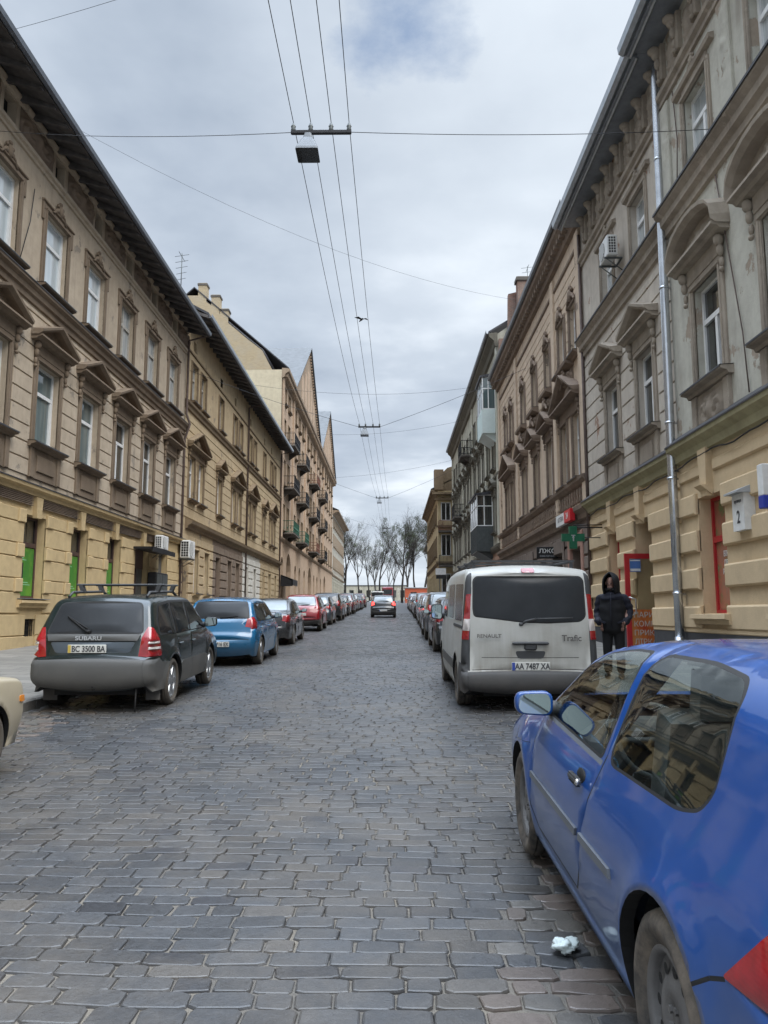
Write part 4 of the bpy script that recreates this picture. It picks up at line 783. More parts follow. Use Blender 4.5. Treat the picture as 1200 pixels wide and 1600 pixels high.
# ================================================================ right row, second house
def house_r2():
    B = Bld('terraced_house', 'rose-tan house with big broken window pediments, dentil cornice and dark stone shopfronts', WR, -1, 23.905, 43.4)
    w1 = [25.2, 27.0, 29.5, 32.3, 35.2, 38.7, 40.6]; w2 = w1
    h1 = [rect(u, 1.05, 6.05, 8.3) for u in w1]; h2 = [rect(u, 1.0, 10.25, 12.1) for u in w2]; mb = MB(); wall(mb, B.y0, B.y1, 4.9, 15.0, h1 + h2, 0, .24)
    courses(mb, B.y0, B.y1, 10.0, 13.6, .36, h2, .25, -.02, .022, .03)
    for u in (24.15, 28.2, 37.0, 42.9): boss(mb, u - .25, u + .25, 5.2, 14.2, -.02, .1, .02)
    B.part('wall', mb, 'r2_rose')
    for i, u in enumerate(w1):
        window(B, u, 6.05, 1.05, 2.25, 'TT', 'frame_old' if i % 2 else 'frame_white', 'pane_dark', 'slim', 'r2_trim', rec=.17); window(B, u, 10.25, 1.0, 1.85, 'TT', 'frame_white', 'pane_curtain', 'cart', 'r2_trim', rec=.17)
    for u, W, rs in ((26.1, 1.75, .9), (39.65, 1.75, .9), (29.5, .9, .5), (32.3, .9, .5), (35.2, .9, .5)): big_ped(B, u, 8.75, W, rs, 'r2_trim', pr=.38)
    for u in w1[2:5] + [26.1, 39.65]:
        c = MB(); sweep(c, u - .8, u + .8, [(-.02, 10.0), (.3, 10.1), (.32, 10.2), (-.02, 10.24)]); relief(c, u - .7, u + .7, 9.5, 10.0, .02, .22, res=.06); cartouche(c, u, .2, 9.75, 1.1); B.part('carved_sill', c, 'r2_trim')
    c = MB(); sweep(c, B.y0, B.y1, [(-.02, 5.72), (.1, 5.78), (.2, 5.9), (.22, 6.0), (-.02, 6.05)]); y = B.y0 + .5
    while y < B.y1 - .3:
        c.lathe([(5.22, .04), (5.3, .07), (5.42, .035), (5.55, .06), (5.7, .04)], 6, 'z', (y, .06, 0)); y += .36
    B.part('string_course', c, 'r2_trim')
    c = MB(); sweep(c, B.y0, B.y1, [(-.02, 4.6), (.1, 4.65), (.14, 4.8), (.26, 4.92), (.28, 5.05), (-.02, 5.16)]); B.part('ground_floor_cornice', c, 'r2_trim')
    c = MB(); sweep(c, B.y0, B.y1, [(-.02, 13.65), (.06, 13.7), (.06, 13.8), (-.02, 13.85)]); sweep(c, B.y0, B.y1, [(-.02, 14.35), (.14, 14.4), (.18, 14.6), (.46, 14.85), (.48, 15.05), (-.02, 15.1)]); y = B.y0 + .1
    while y < B.y1: c.box(y, y + .2, -.02, .36, 14.58, 14.8); y += .42
    B.part('cornice', c, 'r2_trim'); g = MB(); gutter(g, B.y0, B.y1, .52, 15.12, .1); B.part('gutter', g, 'gutter_dark'); r = MB(); roof(B, r, 15.05, .5, 18.5, 5.5, 0); B.part('roof', r, 'roof_dark')
    op = [(25.6, 1.5), (28.3, 1.6), (31.2, 1.3), (34.2, 1.3), (37.4, 1.3), (40.8, 1.4)]; hs = [rect(u, w_, .7 if i in (0, 1, 3) else 1.9, 3.75) for i, (u, w_) in enumerate(op)]; mb = MB(); wall(mb, B.y0, B.y1, .2, 4.95, hs, 0, .4)
    courses(mb, B.y0, B.y1, .7, 4.4, .46, hs, .12, -.02, .07, .06, .025, 0, 1.2); B.part('ground_floor_wall', mb, 'r2_base')
    for i, (u, w_) in enumerate(op):
        if i in (0, 1, 3):
            d = MB(); d.box(u - w_ / 2, u + w_ / 2, -.38, -.32, .7, 3.75); d.box(u - .06, u + .06, -.33, -.28, .7, 3.75, 1); B.part('door', d, ['pane_dark', 'frame_red' if i == 0 else 'frame_old'])
            c = MB()
            for s in (-1, 1): boss(c, u + s * (w_ / 2 + .15) - .13, u + s * (w_ / 2 + .15) + .13, .7, 4.3, -.02, .12, .02)
            boss(c, u - w_ / 2 - .28, u + w_ / 2 + .28, 3.78, 4.25, -.02, .11, .02); B.part('door_surround', c, 'r2_pink' if i == 0 else 'r2_base')
        else: window(B, u, 1.9, w_, 1.85, 'T', 'frame_brown', 'pane_dark', 'slim', 'r2_trim', rec=.3)
    p = MB(); p.box(B.y1 - .35, B.y1 + .0, -6.2, -.05, 14.5, 17.5); p.prism([(-.55, 16.5), (-.65, 20.2), (-1.9, 20.5), (-2.2, 18.9), (-6, 18.5), (-6, 16.5)], B.y1 - .36, B.y1 - .02, lambda a, d, b: (d, a, b)); B.part('party_wall', p, 'brick_red')
    c = MB(); c.box(B.y1 - 1.0, B.y1 - .37, -2.0, -1.1, 17, 21.0); c.box(B.y1 - 1.08, B.y1 - .3, -2.08, -1.02, 20.75, 20.95, 1); B.part('chimney', c, ['brick_red', 'stone_dark'])
    return B
house_r2(); antenna((8.0, 43.0, 20.6), 'short roof antenna on the red brick chimney wall to the right', 1.3, 3)
def enclosed_bay(B, u, w_, n, z0, z1, z2, zt, base, fr, gl, inner):
    """glazed balcony: parapet z0..z1, panes z1..z2, cap zt"""
    b = MB(); b.box(u - w_ / 2, u + w_ / 2, 0, n, z0, z1); b.prism([(0, z0), (n * .9, z0), (0, z0 - .5)], u - w_ * .42, u + w_ * .42, lambda a, d, c_: (d, a, c_)); k = int(w_ / .14)
    for i in range(k + 1): b.box(u - w_ / 2 + i * w_ / k - .012, u - w_ / 2 + i * w_ / k + .012, n, n + .012, z0 + .05, z1)
    for i in range(int(n / .14)): b.box(u - w_ / 2 - .012, u - w_ / 2, .07 + i * .14 - .012, .07 + i * .14 + .012, z0 + .05, z1)
    o = B.part('enclosed_balcony', b, base); f = MB(); w2 = w_ / 2
    for uu in (-w2, -w2 * .33, w2 * .33, w2): f.box(u + uu - .03, u + uu + .03, n - .06, n, z1, z2)
    for nn in (.0, n * .5): f.box(u - w2, u - w2 + .05, nn, nn + .06, z1, z2)
    for z in (z1, z1 + (z2 - z1) * .62, z2 - .06): f.box(u - w2 + .004, u + w2 - .004, n - .055, n - .004, z, z + .06); f.box(u - w2 + .004, u - w2 + .046, 0, n - .06, z, z + .06)
    fo = B.part('frame', f, fr); p = MB(); p.box(u - w2 + .02, u + w2 - .02, 0, n - .03, z1, z2); po = B.part('pane', p, gl); c = MB(); c.prism([(-.05, zt + .18), (n + .12, zt), (n + .12, zt - .1), (-.05, zt - .05)], u - w2 - .1, u + w2 + .1, lambda a, d, b_: (d, a, b_)); ro = B.part('canopy', c, inner)
    for x in (fo, po, ro): x.parent = o
def house_r3():
    B = Bld('apartment_building', 'grey-green four-storey house with glazed balconies beyond the rose-tan house', WR, -1, 43.405, 77)
    axs = [45.6 + 2.62 * k for k in range(12)]; rows = [(6.4, 2.2), (10.2, 2.1), (13.7, 1.9)]; hs = [rect(u, 1.1, z, z + h) for z, h in rows for u in axs]; mb = MB(); wall(mb, B.y0, B.y1, 5.4, 17.8, hs, 0, .22)
    for u in (43.8, 49.4, 57.6, 66, 76.5): boss(mb, u - .3, u + .3, 5.8, 17.3, -.02, .1, .02)
    B.part('wall', mb, 'r3_grey'); gh = [rect(u, 1.7, 1.6, 4.5) for u in axs[::1]]; mb = MB(); wall(mb, B.y0, B.y1, .5, 5.42, gh, 0, .35); courses(mb, B.y0, B.y1, 1.2, 5.0, .5, gh, .05, -.02, .05, .05); B.part('ground_floor_wall', mb, 'r3_base')
    for i, u in enumerate(axs):
        window(B, u, 1.6, 1.7, 2.9, 'TT', 'frame_brown', 'pane_dark', None)
        for j, (z, h) in enumerate(rows):
            window(B, u, z, 1.1, h, 'TT', 'frame_white', 'pane_curtain' if (i * 7 + j * 3) % 5 < 2 else 'pane_dark', 'slim', 'r3_trim', rec=.16)
            if j < 2: big_ped(B, u, z + h + .45, .85, .38, 'r3_trim', pr=.32)
    c = MB(); sweep(c, B.y0, B.y1, [(-.02, 5.2), (.12, 5.3), (.2, 5.45), (.22, 5.58), (-.02, 5.65)]); sweep(c, B.y0, B.y1, [(-.02, 9.5), (.12, 9.6), (.14, 9.72), (-.02, 9.8)]); sweep(c, B.y0, B.y1, [(-.02, 17.1), (.14, 17.2), (.2, 17.5), (.46, 17.75), (.5, 17.95), (-.02, 18)]); B.part('cornice', c, 'r3_trim')
    g = MB(); gutter(g, B.y0, B.y1, .55, 18.0, .11); B.part('gutter', g, 'gutter_dark'); r = MB(); roof(B, r, 17.95, .5, 21, 4.5, 0); B.part('roof', r, 'roof_dark')
    for y in (B.y1 - .01, B.y0 + .01): e = MB(); e.add([(y, 0, .5), (y, 0, 17.9), (y, -4.5, 21), (y, -9, 17.9), (y, -9, .5)], [(0, 1, 2, 3, 4)]); B.part('end_wall', e, 'r3_grey')
    enclosed_bay(B, 45.9, 2.6, .8, 12.25, 13.7, 15.7, 15.75, 'white_paint', 'frame_white', 'pane_teal', 'roof_dark')
    enclosed_bay(B, 48.6, 3.7, 1.0, 5.4, 6.95, 8.9, 8.95, 'iron_grey', 'frame_white', 'pane_dark', 'roof_dark')
    balcony(B, 58.5, 13.6, 2.6, .95, 'iron_black', 'stone_dark', 1.1, True); balcony(B, 66.5, 9.9, 2.6, .9, 'iron_black', 'stone_dark', 1.05, True)
house_r3()
# ================================================================ right row, projecting corner house and what follows it
B5 = plain_house('corner_house', 'ochre corner house standing forward at the right row far end, balconies on its near side', 4.75, -1, 78.2, 102, 2.3, 6.6, 14.2, 'r5_ochre', 'r5_ochre', 'l2_trim', [80.5 + 2.7 * k for k in range(8)], [(7.6, 2.0), (11, 1.9)], .7)
s5 = MB(); fm = lambda u, n, z: (u, n, z)
holes5 = [rect(u, 1.0, z, z + h) for u in (-.8, -3.4) for z, h in ((7.5, 2.2), (11.1, 1.9), (3.4, 2.3))]
def side_face(B, y, n0, n1, z0, z1, holes, m):
    P, T = cdt([[(n1, z0), (n0, z0), (n0, z1), (n1, z1)]] + holes, []); c = P[T].mean(axis=1); k = inpoly(c, [(n1, z0), (n0, z0), (n0, z1), (n1, z1)])
    for h in holes: k &= ~inpoly(c, h)
    mb = MB(); mb.add([(y, a, b) for a, b in P], [tuple(t) for t in T[k]]); 
    for h in holes: L = len(h); mb.add([(y, a, b) for a, b in h] + [(y + .25, a, b) for a, b in h], [(i, (i + 1) % L, (i + 1) % L + L, i + L) for i in range(L)])
    B.part('end_wall', mb, m)
side_face(B5, 78.15, 0, -6, 1, 14.2, holes5, 'r5_ochre')
for h in holes5:
    w5 = MB(); a0, z0_ = h[0]; a1, z1_ = h[2]; w5.box(78.165, 78.20, a0, a1, z0_, z0_ + .08); w5.box(78.165, 78.20, a0, a1, z1_ - .08, z1_); w5.box(78.165, 78.20, a0, a0 + .08, z0_, z1_); w5.box(78.165, 78.20, a1 - .08, a1, z0_, z1_); w5.box(78.165, 78.20, (a0 + a1) / 2 - .04, (a0 + a1) / 2 + .04, z0_, z1_); o5 = B5.part('window', w5, 'frame_white'); w5 = MB(); w5.box(78.185, 78.19, a0, a1, z0_, z1_); p5 = B5.part('pane', w5, 'pane_dark'); p5.parent = o5
c5 = MB()
for z, d in ((13.2, .35), (13.75, .6), (10.4, .2), (6.7, .25)): c5.box(78.15 - d, 78.15, -6, d, z, z + .22)
for i in range(6): c5.box(78.15 - .45, 78.15 - .25, -5.6 + i, -5.4 + i, 13.45, 13.72)
B5.part('cornice', c5, 'l2_trim')
a5 = MB(); a5.prism([(0, 14.2), (0, 15.6), (-1.0, 16.6), (-2.0, 16.9), (-3.0, 16.4), (-3.6, 15.2), (-6, 15.2), (-6, 14.2)], 78.2, 78.7, lambda a, d, b: (d, a, b)); a5.box(78.0, 79.2, -.6, .35, 14.3, 16.4); B5.part('attic_gable', a5, 'l2_trim')
for z, m5 in ((6.5, 'iron_black'), (10.0, 'rust_red')):
    b5 = MB(); b5.box(77.2, 78.15, -2.0, -.02, z - .14, z); bo = B5.part('balcony', b5, 'stone_dark'); r5 = MB(); pts = [(78.15, -.05), (77.24, -.05), (77.24, -1.97), (78.15, -1.97)]
    for zz in (z + .08, z + 1.0): r5.tube([(p[0], p[1], zz) for p in pts], .03, 6)
    for p, q_ in zip(pts, pts[1:]):
        for i in range(14): t = i / 14; r5.box(p[0] + (q_[0] - p[0]) * t - .014, p[0] + (q_[0] - p[0]) * t + .014, p[1] + (q_[1] - p[1]) * t - .014, p[1] + (q_[1] - p[1]) * t + .014, z, z + 1.0)
    ro5 = B5.part('railing', r5, m5); ro5.parent = bo
plain_house('terraced_house', 'low grey-brown house just beyond the ochre corner house on the right', 5.6, -1, 102.3, 122, 2.9, 6.8, 11.5, 'r3_grey', 'r3_base', 'r3_trim', [104 + 2.8 * k for k in range(6)], [(7.8, 2)], .6)
# ================================================================ vehicles
def paint(name, col, rough=.22, dust_sheen=.25, dust_sheen_col=(.30, .28, .25), dz=.55, metal=.0, coat=.9, haze=.07):
    q = Nd(name); z = q.sep()[2]; n = q.noise(2.6, 6, .65); n2 = q.noise(9, 5, .7)
    low = q.math('MULTIPLY', q.math('SUBTRACT', 1.0, q.math('DIVIDE', q.math('SUBTRACT', z, .2), dz), True), q.ramp(n, [(.25, .35), (.65, 1.0)])); low = q.math('POWER', low, 1.2)
    gn = q.n('ShaderNodeNewGeometry'); up = q.math('MULTIPLY', q.math('SUBTRACT', q.sep(gn.outputs['Normal'])[2], .55), 1.5, True)  # up-facing panels turn paler: sky sheen painted into the colour
    f = q.math('MULTIPLY', q.math('ADD', q.math('ADD', low, q.math('MULTIPLY', up, .55 * haze / .25)), q.math('MULTIPLY', q.ramp(n, [(.45, 0.0), (.8, 1.0)]), haze), True), dust_sheen * 2, True)
    if name == 'paint_white': rk = q.ramp(q.noise(1.0, 6, .6, q.mapping((9, 9, .5))), [(.42, 0.0), (.7, 1.0)]); f = q.math('ADD', f, q.math('MULTIPLY', q.math('MULTIPLY', rk, q.math('SUBTRACT', 1.0, q.math('DIVIDE', z, 1.5), True)), .75), True)
    q.set(q.mix(f, q.mix(n2, tuple(c * .92 for c in col), tuple(min(1, c * 1.06) for c in col)), dust_sheen_col), q.math('ADD', rough, q.math('MULTIPLY', f, .5)), metal, Coat_Weight=q.math('MULTIPLY', q.math('SUBTRACT', 1.0, f, True), coat), Coat_Roughness=.06)
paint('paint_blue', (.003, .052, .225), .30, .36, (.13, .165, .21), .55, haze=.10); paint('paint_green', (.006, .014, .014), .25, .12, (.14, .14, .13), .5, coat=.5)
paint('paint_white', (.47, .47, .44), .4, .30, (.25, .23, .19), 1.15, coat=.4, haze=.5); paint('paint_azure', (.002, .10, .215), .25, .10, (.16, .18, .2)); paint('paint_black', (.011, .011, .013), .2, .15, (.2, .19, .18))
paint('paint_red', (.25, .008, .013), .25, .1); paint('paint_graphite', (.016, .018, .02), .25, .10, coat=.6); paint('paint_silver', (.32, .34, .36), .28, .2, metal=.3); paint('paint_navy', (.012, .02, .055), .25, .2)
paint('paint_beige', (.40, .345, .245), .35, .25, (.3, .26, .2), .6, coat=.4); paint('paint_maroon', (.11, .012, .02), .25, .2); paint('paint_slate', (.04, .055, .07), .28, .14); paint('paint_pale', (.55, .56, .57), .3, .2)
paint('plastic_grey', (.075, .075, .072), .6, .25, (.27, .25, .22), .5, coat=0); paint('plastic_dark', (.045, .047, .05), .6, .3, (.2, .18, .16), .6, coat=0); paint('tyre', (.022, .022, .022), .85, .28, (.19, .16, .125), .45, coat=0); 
q = Nd('tyre_mud'); n = q.noise(7, 6, .7); q.set(q.mix(q.ramp(n, [(.35, 0.0), (.65, 1.0)]), (.03, .028, .026), (.155, .128, .10)), .9); q.bump(n, .01, .4)
simple('seam', (.006, .006, .006), .8, 0, 0); simple('rubber', (.014, .014, .014), .7, 0, .1); simple('chrome', (.6, .6, .6), .15, 1, .05); simple('alloy', (.42, .43, .44), .35, .8, .15); simple('steel_rim', (.15, .145, .14), .6, .4, .3, .004); simple('trim_dusty', (.12, .13, .145), .6, 0, .1)
q = Nd('glass_dark'); q.set((.012, .014, .016), .06, IOR=1.6); q = Nd('glass_dusty'); q.set(q.mix(q.noise(3, 5), (.018, .02, .023), (.042, .045, .048)), .25, IOR=1.33, Specular_IOR_Level=.35)
q = Nd('glass_pale'); q.set(q.mix(q.noise(1.5, 2), (.16, .19, .21), (.3, .34, .36)), .08, IOR=1.7)
window_glass('car_glass', (.80, .86, .83))
q = simple('lamp_red', (.30, .007, .011), .18, 0, .25, 0, 14, Coat_Weight=1.0); wv = q.n('ShaderNodeTexWave'); wv.inputs['Scale'].default_value = 26; wv.bands_direction = 'Z'; q.l(q.tc, wv.inputs[0]); q.bump(wv.outputs[1], .002, .12); simple('lamp_clear', (.55, .5, .48), .18, 0, .1, Coat_Weight=1.0); simple('lamp_amber', (.65, .22, .02), .25, 0, .1); simple('lamp_smoke', (.06, .02, .022), .2, 0, .15, Coat_Weight=1.0)
q = Nd('lamp_lit'); q.set((.5, .02, .02), .3, Emission_Color=(1, .06, .05), Emission_Strength=1.6)
q = Nd('mirror_glass'); q.set((.62, .72, .72), .03, 1.0)
simple('plate_white', (.60, .60, .56), .5, 0, .1); simple('plate_yellow', (.55, .40, .08), .5, 0, .1); simple('plate_blue', (.03, .06, .30), .5, 0, .1); simple('seat_cloth', (.11, .115, .115), .9, 0, .25); simple('dash', (.03, .032, .034), .7, 0, .15)
WHL = {}
def wheel_meshes(r, w_, style):
    k = (r, w_, style)
    if k in WHL: return WHL[k]
    t = MB(); h = w_ / 2; rr = r * (.66 if style != 'alloy' else .69)
    prof = [(-h * .72, rr), (-h * .98, r * .80), (-h, r * .88), (-h * .86, r * .965), (-h * .62, r * .995)]
    for i, x in enumerate((-.42, -.38, -.34, -.05, -.03, .03, .05, .34, .38, .42)): prof.append((h * 1.4 * x, r * (.972 if i in (1, 2, 4, 5, 7, 8) and i not in (2, 7) else 1.0)))
    prof += [(h * .62, r * .995), (h * .86, r * .965), (h, r * .88), (h * .98, r * .80), (h * .72, rr)]; t.lathe(prof, 40, 'x')
    m = MB(); m.lathe([(h * .74, rr * 1.02), (h * .80, rr * .97), (h * .60, rr * .90), (-h * .5, rr * .88)], 32, 'x')
    if style == 'steel':
        m.lathe([(h * .45, rr * .92), (h * .36, rr * .80), (h * .62, rr * .55), (h * .66, rr * .34), (h * .50, rr * .28), (h * .52, rr * .1), (h * .5, .001)], 32, 'x')
        for i in range(12): q_ = 2 * math.pi * i / 12; m.lathe([(h * .535, .001), (h * .535, rr * .085)], 10, 'x', (.004, rr * .70 * math.cos(q_), rr * .70 * math.sin(q_)), 1, False)
        for i in range(5): q_ = 2 * math.pi * i / 5; m.lathe([(h * .66, .001), (h * .66, .012), (h * .5, .012)], 6, 'x', (0, rr * .2 * math.cos(q_), rr * .2 * math.sin(q_)), 0, False)
    else:
        m.lathe([(-h * .1, rr * .9), (-h * .1, .02)], 24, 'x', m=1); m.lathe([(h * .72, .001), (h * .72, rr * .16), (h * .5, rr * .22), (h * .2, rr * .24)], 16, 'x')
        for i in range(6):
            q_ = 2 * math.pi * i / 6; c, s = math.cos(q_), math.sin(q_); a, b = Vector((0, c, s)), Vector((0, -s, c)); v = []
            for ra, ww in ((rr * .15, .075), (rr * .93, .062)):
                for xx, kk in ((h * .72, .75), (h * .40, 1.0)):
                    for sg in (-1, 1): p = a * ra + b * sg * ww * kk * rr / .2 * .62; v.append((xx, p.y, p.z))
            m.add(v, [(0, 1, 5, 4), (0, 4, 6, 2), (1, 3, 7, 5), (2, 6, 7, 3)])
    WHL[k] = (t.mesh('wheel', 'tyre' if style != 'mud' else 'tyre_mud', True), m.mesh('rim', [{'steel': 'steel_rim'}.get(style, 'alloy'), 'seam'], True)); return WHL[k]
def add_wheel(root, x, y, r, w_, style, side, mud=False, steer=0, name='wheel'):
    t, m = wheel_meshes(r, w_, style); o = link(name, t, root, (x, y, r), (0, 0, (0 if side > 0 else math.pi) + steer)); rm = link('rim', m, o)
    if mud: o.data = t = t.copy(); t.materials[0] = MAT['tyre_mud']
    return o
class Car:
    """a car body blown up from its side silhouette: local +y forward, origin under the rear bumper"""
    def __init__(s, name, label, cat, sp, group=None):
        s.sp = sp; s.root = thing(name, label, cat, group=group); s.feats = []; s.L = sp['L']; s.W = sp['W'] / 2
        p = chaikin(sp['sil'], 2); p = np.array(p); d = np.r_[0, np.cumsum(np.hypot(*np.diff(p, axis=0).T))]; n = max(40, int(d[-1] / sp.get('res', .09))); t = np.linspace(0, d[-1], n)
        # keep the samples even but denser on tight bends
        ang = np.abs(np.gradient(np.unwrap(np.arctan2(np.gradient(p[:, 1], d), np.gradient(p[:, 0], d))), d)); wgt = 1 + np.minimum(ang, 8) * .35; cw = np.r_[0, np.cumsum((wgt[1:] + wgt[:-1]) / 2 * np.diff(d))]; t = np.interp(np.linspace(0, cw[-1], n), cw, d)
        s.S = np.c_[np.interp(t, d, p[:, 0]), np.interp(t, d, p[:, 1])]; s.t = t; top = int(np.argmax(s.S[:, 1])); s.itop = top
        g = np.c_[np.gradient(s.S[:, 0], t), np.gradient(s.S[:, 1], t)]; g /= np.linalg.norm(g, axis=1)[:, None]; s.nrm = np.c_[-g[:, 1], g[:, 0]]  # outward when running rear -> roof -> front
        y, z = s.S.T; s.rr = np.interp(t, *zip(*s.by_y(sp.get('edge')))); s.cr = np.interp(t, *zip(*s.by_y(sp.get('crown'))))
    def by_y(s, tab):
        """tab: list of (fraction of arc length, value)"""
        return [(a * s.t[-1], v) for a, v in tab]
    def base(s, y, z):
        sp = s.sp; b = sp['belt']; yc = s.L / 2; w_ = s.W * (1 - sp.get('taper', .10) * np.abs((y - yc) / yc) ** 3.2)
        w_ = w_ - .055 * (np.clip((.5 - z) / .3, 0, 1)) ** 1.6 - sp.get('shoulder', .03) * np.clip((z - .6) / max(.1, b - .6), 0, 1) ** 1.8; w_ = w_ - sp['tumble'] * np.clip(z - b, 0, 9) * (1 + .25 * np.clip(z - b, 0, 1))
        for ay in (sp['ax'][0], sp['ax'][1]):
            dd = np.hypot(y - ay, z - sp['wr']); e = dd - sp['ar']; w_ = w_ + sp.get('flare', .018) * np.exp(-(np.clip(e, 0, 9) / .07) ** 2) * (z < b)
        return w_
    def Wf(s, y, z):
        y = np.asarray(y, float); z = np.asarray(z, float); A = s.S[:-1]; B = s.S[1:]; AB = B - A; P = np.c_[y.ravel(), z.ravel()]
        u = np.clip(((P[:, None, :] - A[None]) * AB[None]).sum(2) / ((AB ** 2).sum(1)[None] + 1e-12), 0, 1); C = A[None] + u[..., None] * AB[None]; D = np.hypot(*(np.moveaxis(P[:, None, :] - C, 2, 0))); k = D.argmin(1); D = D[np.arange(len(P)), k]
        r = s.rr[k] + (s.rr[k + 1] - s.rr[k]) * u[np.arange(len(P)), k]; e = np.clip(D, 0, r); rd = r - np.sqrt(np.maximum(0, r * r - (r - e) ** 2)); return (s.base(P[:, 0], P[:, 1]) - rd).reshape(y.shape)
    def arches(s):
        sp = s.sp; o = []
        for ay in sp['ax']: o.append([(ay + sp['ar'] * math.cos(a), sp['wr'] + sp['ar'] * math.sin(a)) for a in np.linspace(0, 2 * math.pi, 40, endpoint=False)])
        return o
    def outline(s):
        """silhouette from rear bottom to front bottom, then back along the sill round the wheel arches"""
        sp = s.sp; p = [tuple(q) for q in s.S]; zs = sp['sill']; p.append((s.S[-1][0] - .02, zs)) if s.S[-1][1] > zs + .02 else None
        dz = zs - sp['wr']; dx = math.sqrt(sp['ar'] ** 2 - dz ** 2); a0 = math.asin(dz / sp['ar'])
        for ay in (sp['ax'][1], sp['ax'][0]):
            for i in range(25): a = a0 + (math.pi - 2 * a0) * i / 24; p.append((ay + sp['ar'] * math.cos(a), sp['wr'] + sp['ar'] * math.sin(a)))
        if s.S[0][1] > zs + .02: p.append((s.S[0][0] + .02, zs))
        return p
    def side(s, part, mat, poly, off=0.0, rnd=.0, sides=(-1, 1)): s.feats.append(dict(ch='side', part=part, mat=mat, poly=roundpoly(poly, rnd) if rnd else poly, off=off, sides=sides)); return s
    def line(s, pts, w_=.007, mat='seam', sides=(-1, 1), part='body', off=0.0):
        for a, b in zip(pts, pts[1:]):
            v = Vector((b[0] - a[0], b[1] - a[1])); v = Vector((-v.y, v.x)).normalized() * w_ / 2; s.side(part, mat, [(a[0] - v.x, a[1] - v.y), (b[0] - v.x, b[1] - v.y), (b[0] + v.x, b[1] + v.y), (a[0] + v.x, a[1] + v.y)], off, 0, sides)
        return s
    def t_at(s, where, v):
        if where == 'rear': i = slice(0, s.itop + 1); o = np.argsort(s.S[i, 1], kind='stable'); return np.interp(v, np.maximum.accumulate(s.S[i, 1]), s.t[i])
        if where == 'front': z = s.S[s.itop:, 1][::-1]; return np.interp(v, np.maximum.accumulate(z), s.t[s.itop:][::-1])
        return np.interp(v, np.maximum.accumulate(s.S[:, 0]), s.t)
    def cap(s, where, part, mat, poly, off=0.0, rnd=.0, mirror=False):
        """poly in (x, z) for rear/front and (x, y) for top"""
        if rnd: poly = roundpoly(poly, rnd)
        P = [(float(s.t_at(where, b)), a) for a, b in poly]
        for sg in ((-1, 1) if mirror else (0,)): s.feats.append(dict(ch='cap', part=part, mat=mat, poly=[(t_, x * (sg or 1)) for t_, x in P], off=off, sides=(sg,))); 
        return s
    def side_pt(s, P, sg, off=0.0):
        w_ = s.Wf(P[:, 0], P[:, 1]); X = np.c_[w_ + off, P[:, 0], P[:, 1]]; X[:, 0] *= sg; return X
    def cap_pt(s, P, off=0.0):
        t_, x = P.T; y = np.interp(t_, s.t, s.S[:, 0]); z = np.interp(t_, s.t, s.S[:, 1]); n = np.c_[np.interp(t_, s.t, s.nrm[:, 0]), np.interp(t_, s.t, s.nrm[:, 1])]; c = np.interp(t_, s.t, s.cr); W0 = np.interp(t_, s.t, s.W0)
        k = c * (1 - (np.clip(np.abs(x) / W0, 0, 1)) ** 2.4) + off; return np.c_[x, y + n[:, 0] * k, z + n[:, 1] * k]
    def finish(s, paintm, extra=None):
        sp = s.sp; s.W0 = s.base(s.S[:, 0], s.S[:, 1]) - s.rr; h = sp.get('h', .1); groups = {}
        def put(part, sg, mat, X, T, off, flip=False):
            g = groups.setdefault((part, sg), (MB(), []))
            if mat not in g[1]: g[1].append(mat)
            mi = g[1].index(mat); used = np.unique(T); mp = {int(v): i for i, v in enumerate(used)}; tr = [[mp[int(a)] for a in (t[::-1] if flip else t)] for t in T]
            g[0].add([tuple(v) for v in X[used]], tr, mi, True)
        def chart(ch):
            fs = [f for f in s.feats if f['ch'] == ch]
            if ch == 'side':
                out = s.outline(); lo, hi = np.min(out, 0), np.max(out, 0); st = [(a, b) for a in np.arange(lo[0] + h / 2, hi[0], h) for b in np.arange(lo[1] + h / 2, hi[1], h)]; ins = []
                for k in (.035, .14, .32, .6, 1.0):
                    q_ = s.S - s.nrm * (s.rr * k)[:, None] * (1 if True else 1); ins += [tuple(v) for v in q_[::1]]
                cen = s.S.mean(0); st = np.array(st); st = st[inpoly(st, out)]; ins = np.array(ins); ins = ins[inpoly(ins, out)]
                # no grid points inside the rounded border band
                A = s.S; d = np.sqrt(((st[:, None, :] - A[None]) ** 2).sum(2)); k = d.argmin(1); st = st[d.min(1) > s.rr[k] + h * .35]; dd = np.sqrt(((ins[:, None, :] - A[None]) ** 2).sum(2)).min(1); ins = ins[dd > .002]; 
                ring = np.array([(ay + (sp['ar'] + e) * math.cos(a), sp['wr'] + (sp['ar'] + e) * math.sin(a)) for ay in sp['ax'] for e in (.025, .055, .09, .135) for a in np.linspace(-.2, math.pi + .2, max(14, int(2.0 / h)))]); ring = ring[inpoly(ring, out)]; st = st[np.min([np.abs(np.hypot(st[:, 0] - ay, st[:, 1] - sp['wr']) - sp['ar'] - .07) for ay in sp['ax']], 0) > .075 + h * .2]; pts = np.r_[st, ins, ring]
            else:
                W0 = s.W0; out = [(a, -b) for a, b in zip(s.t, W0)] + [(a, b) for a, b in zip(s.t[::-1], W0[::-1])]; pts = []
                for a, b in zip(s.t, W0): pts += [(a, v * b) for v in np.linspace(-1, 1, sp.get('nc', 13))[1:-1]]
                pts = np.array(pts)
            polys = [out] + [f['poly'] for f in fs]; P, T = cdt(polys, pts); c = P[T].mean(1); keep = inpoly(c, out)
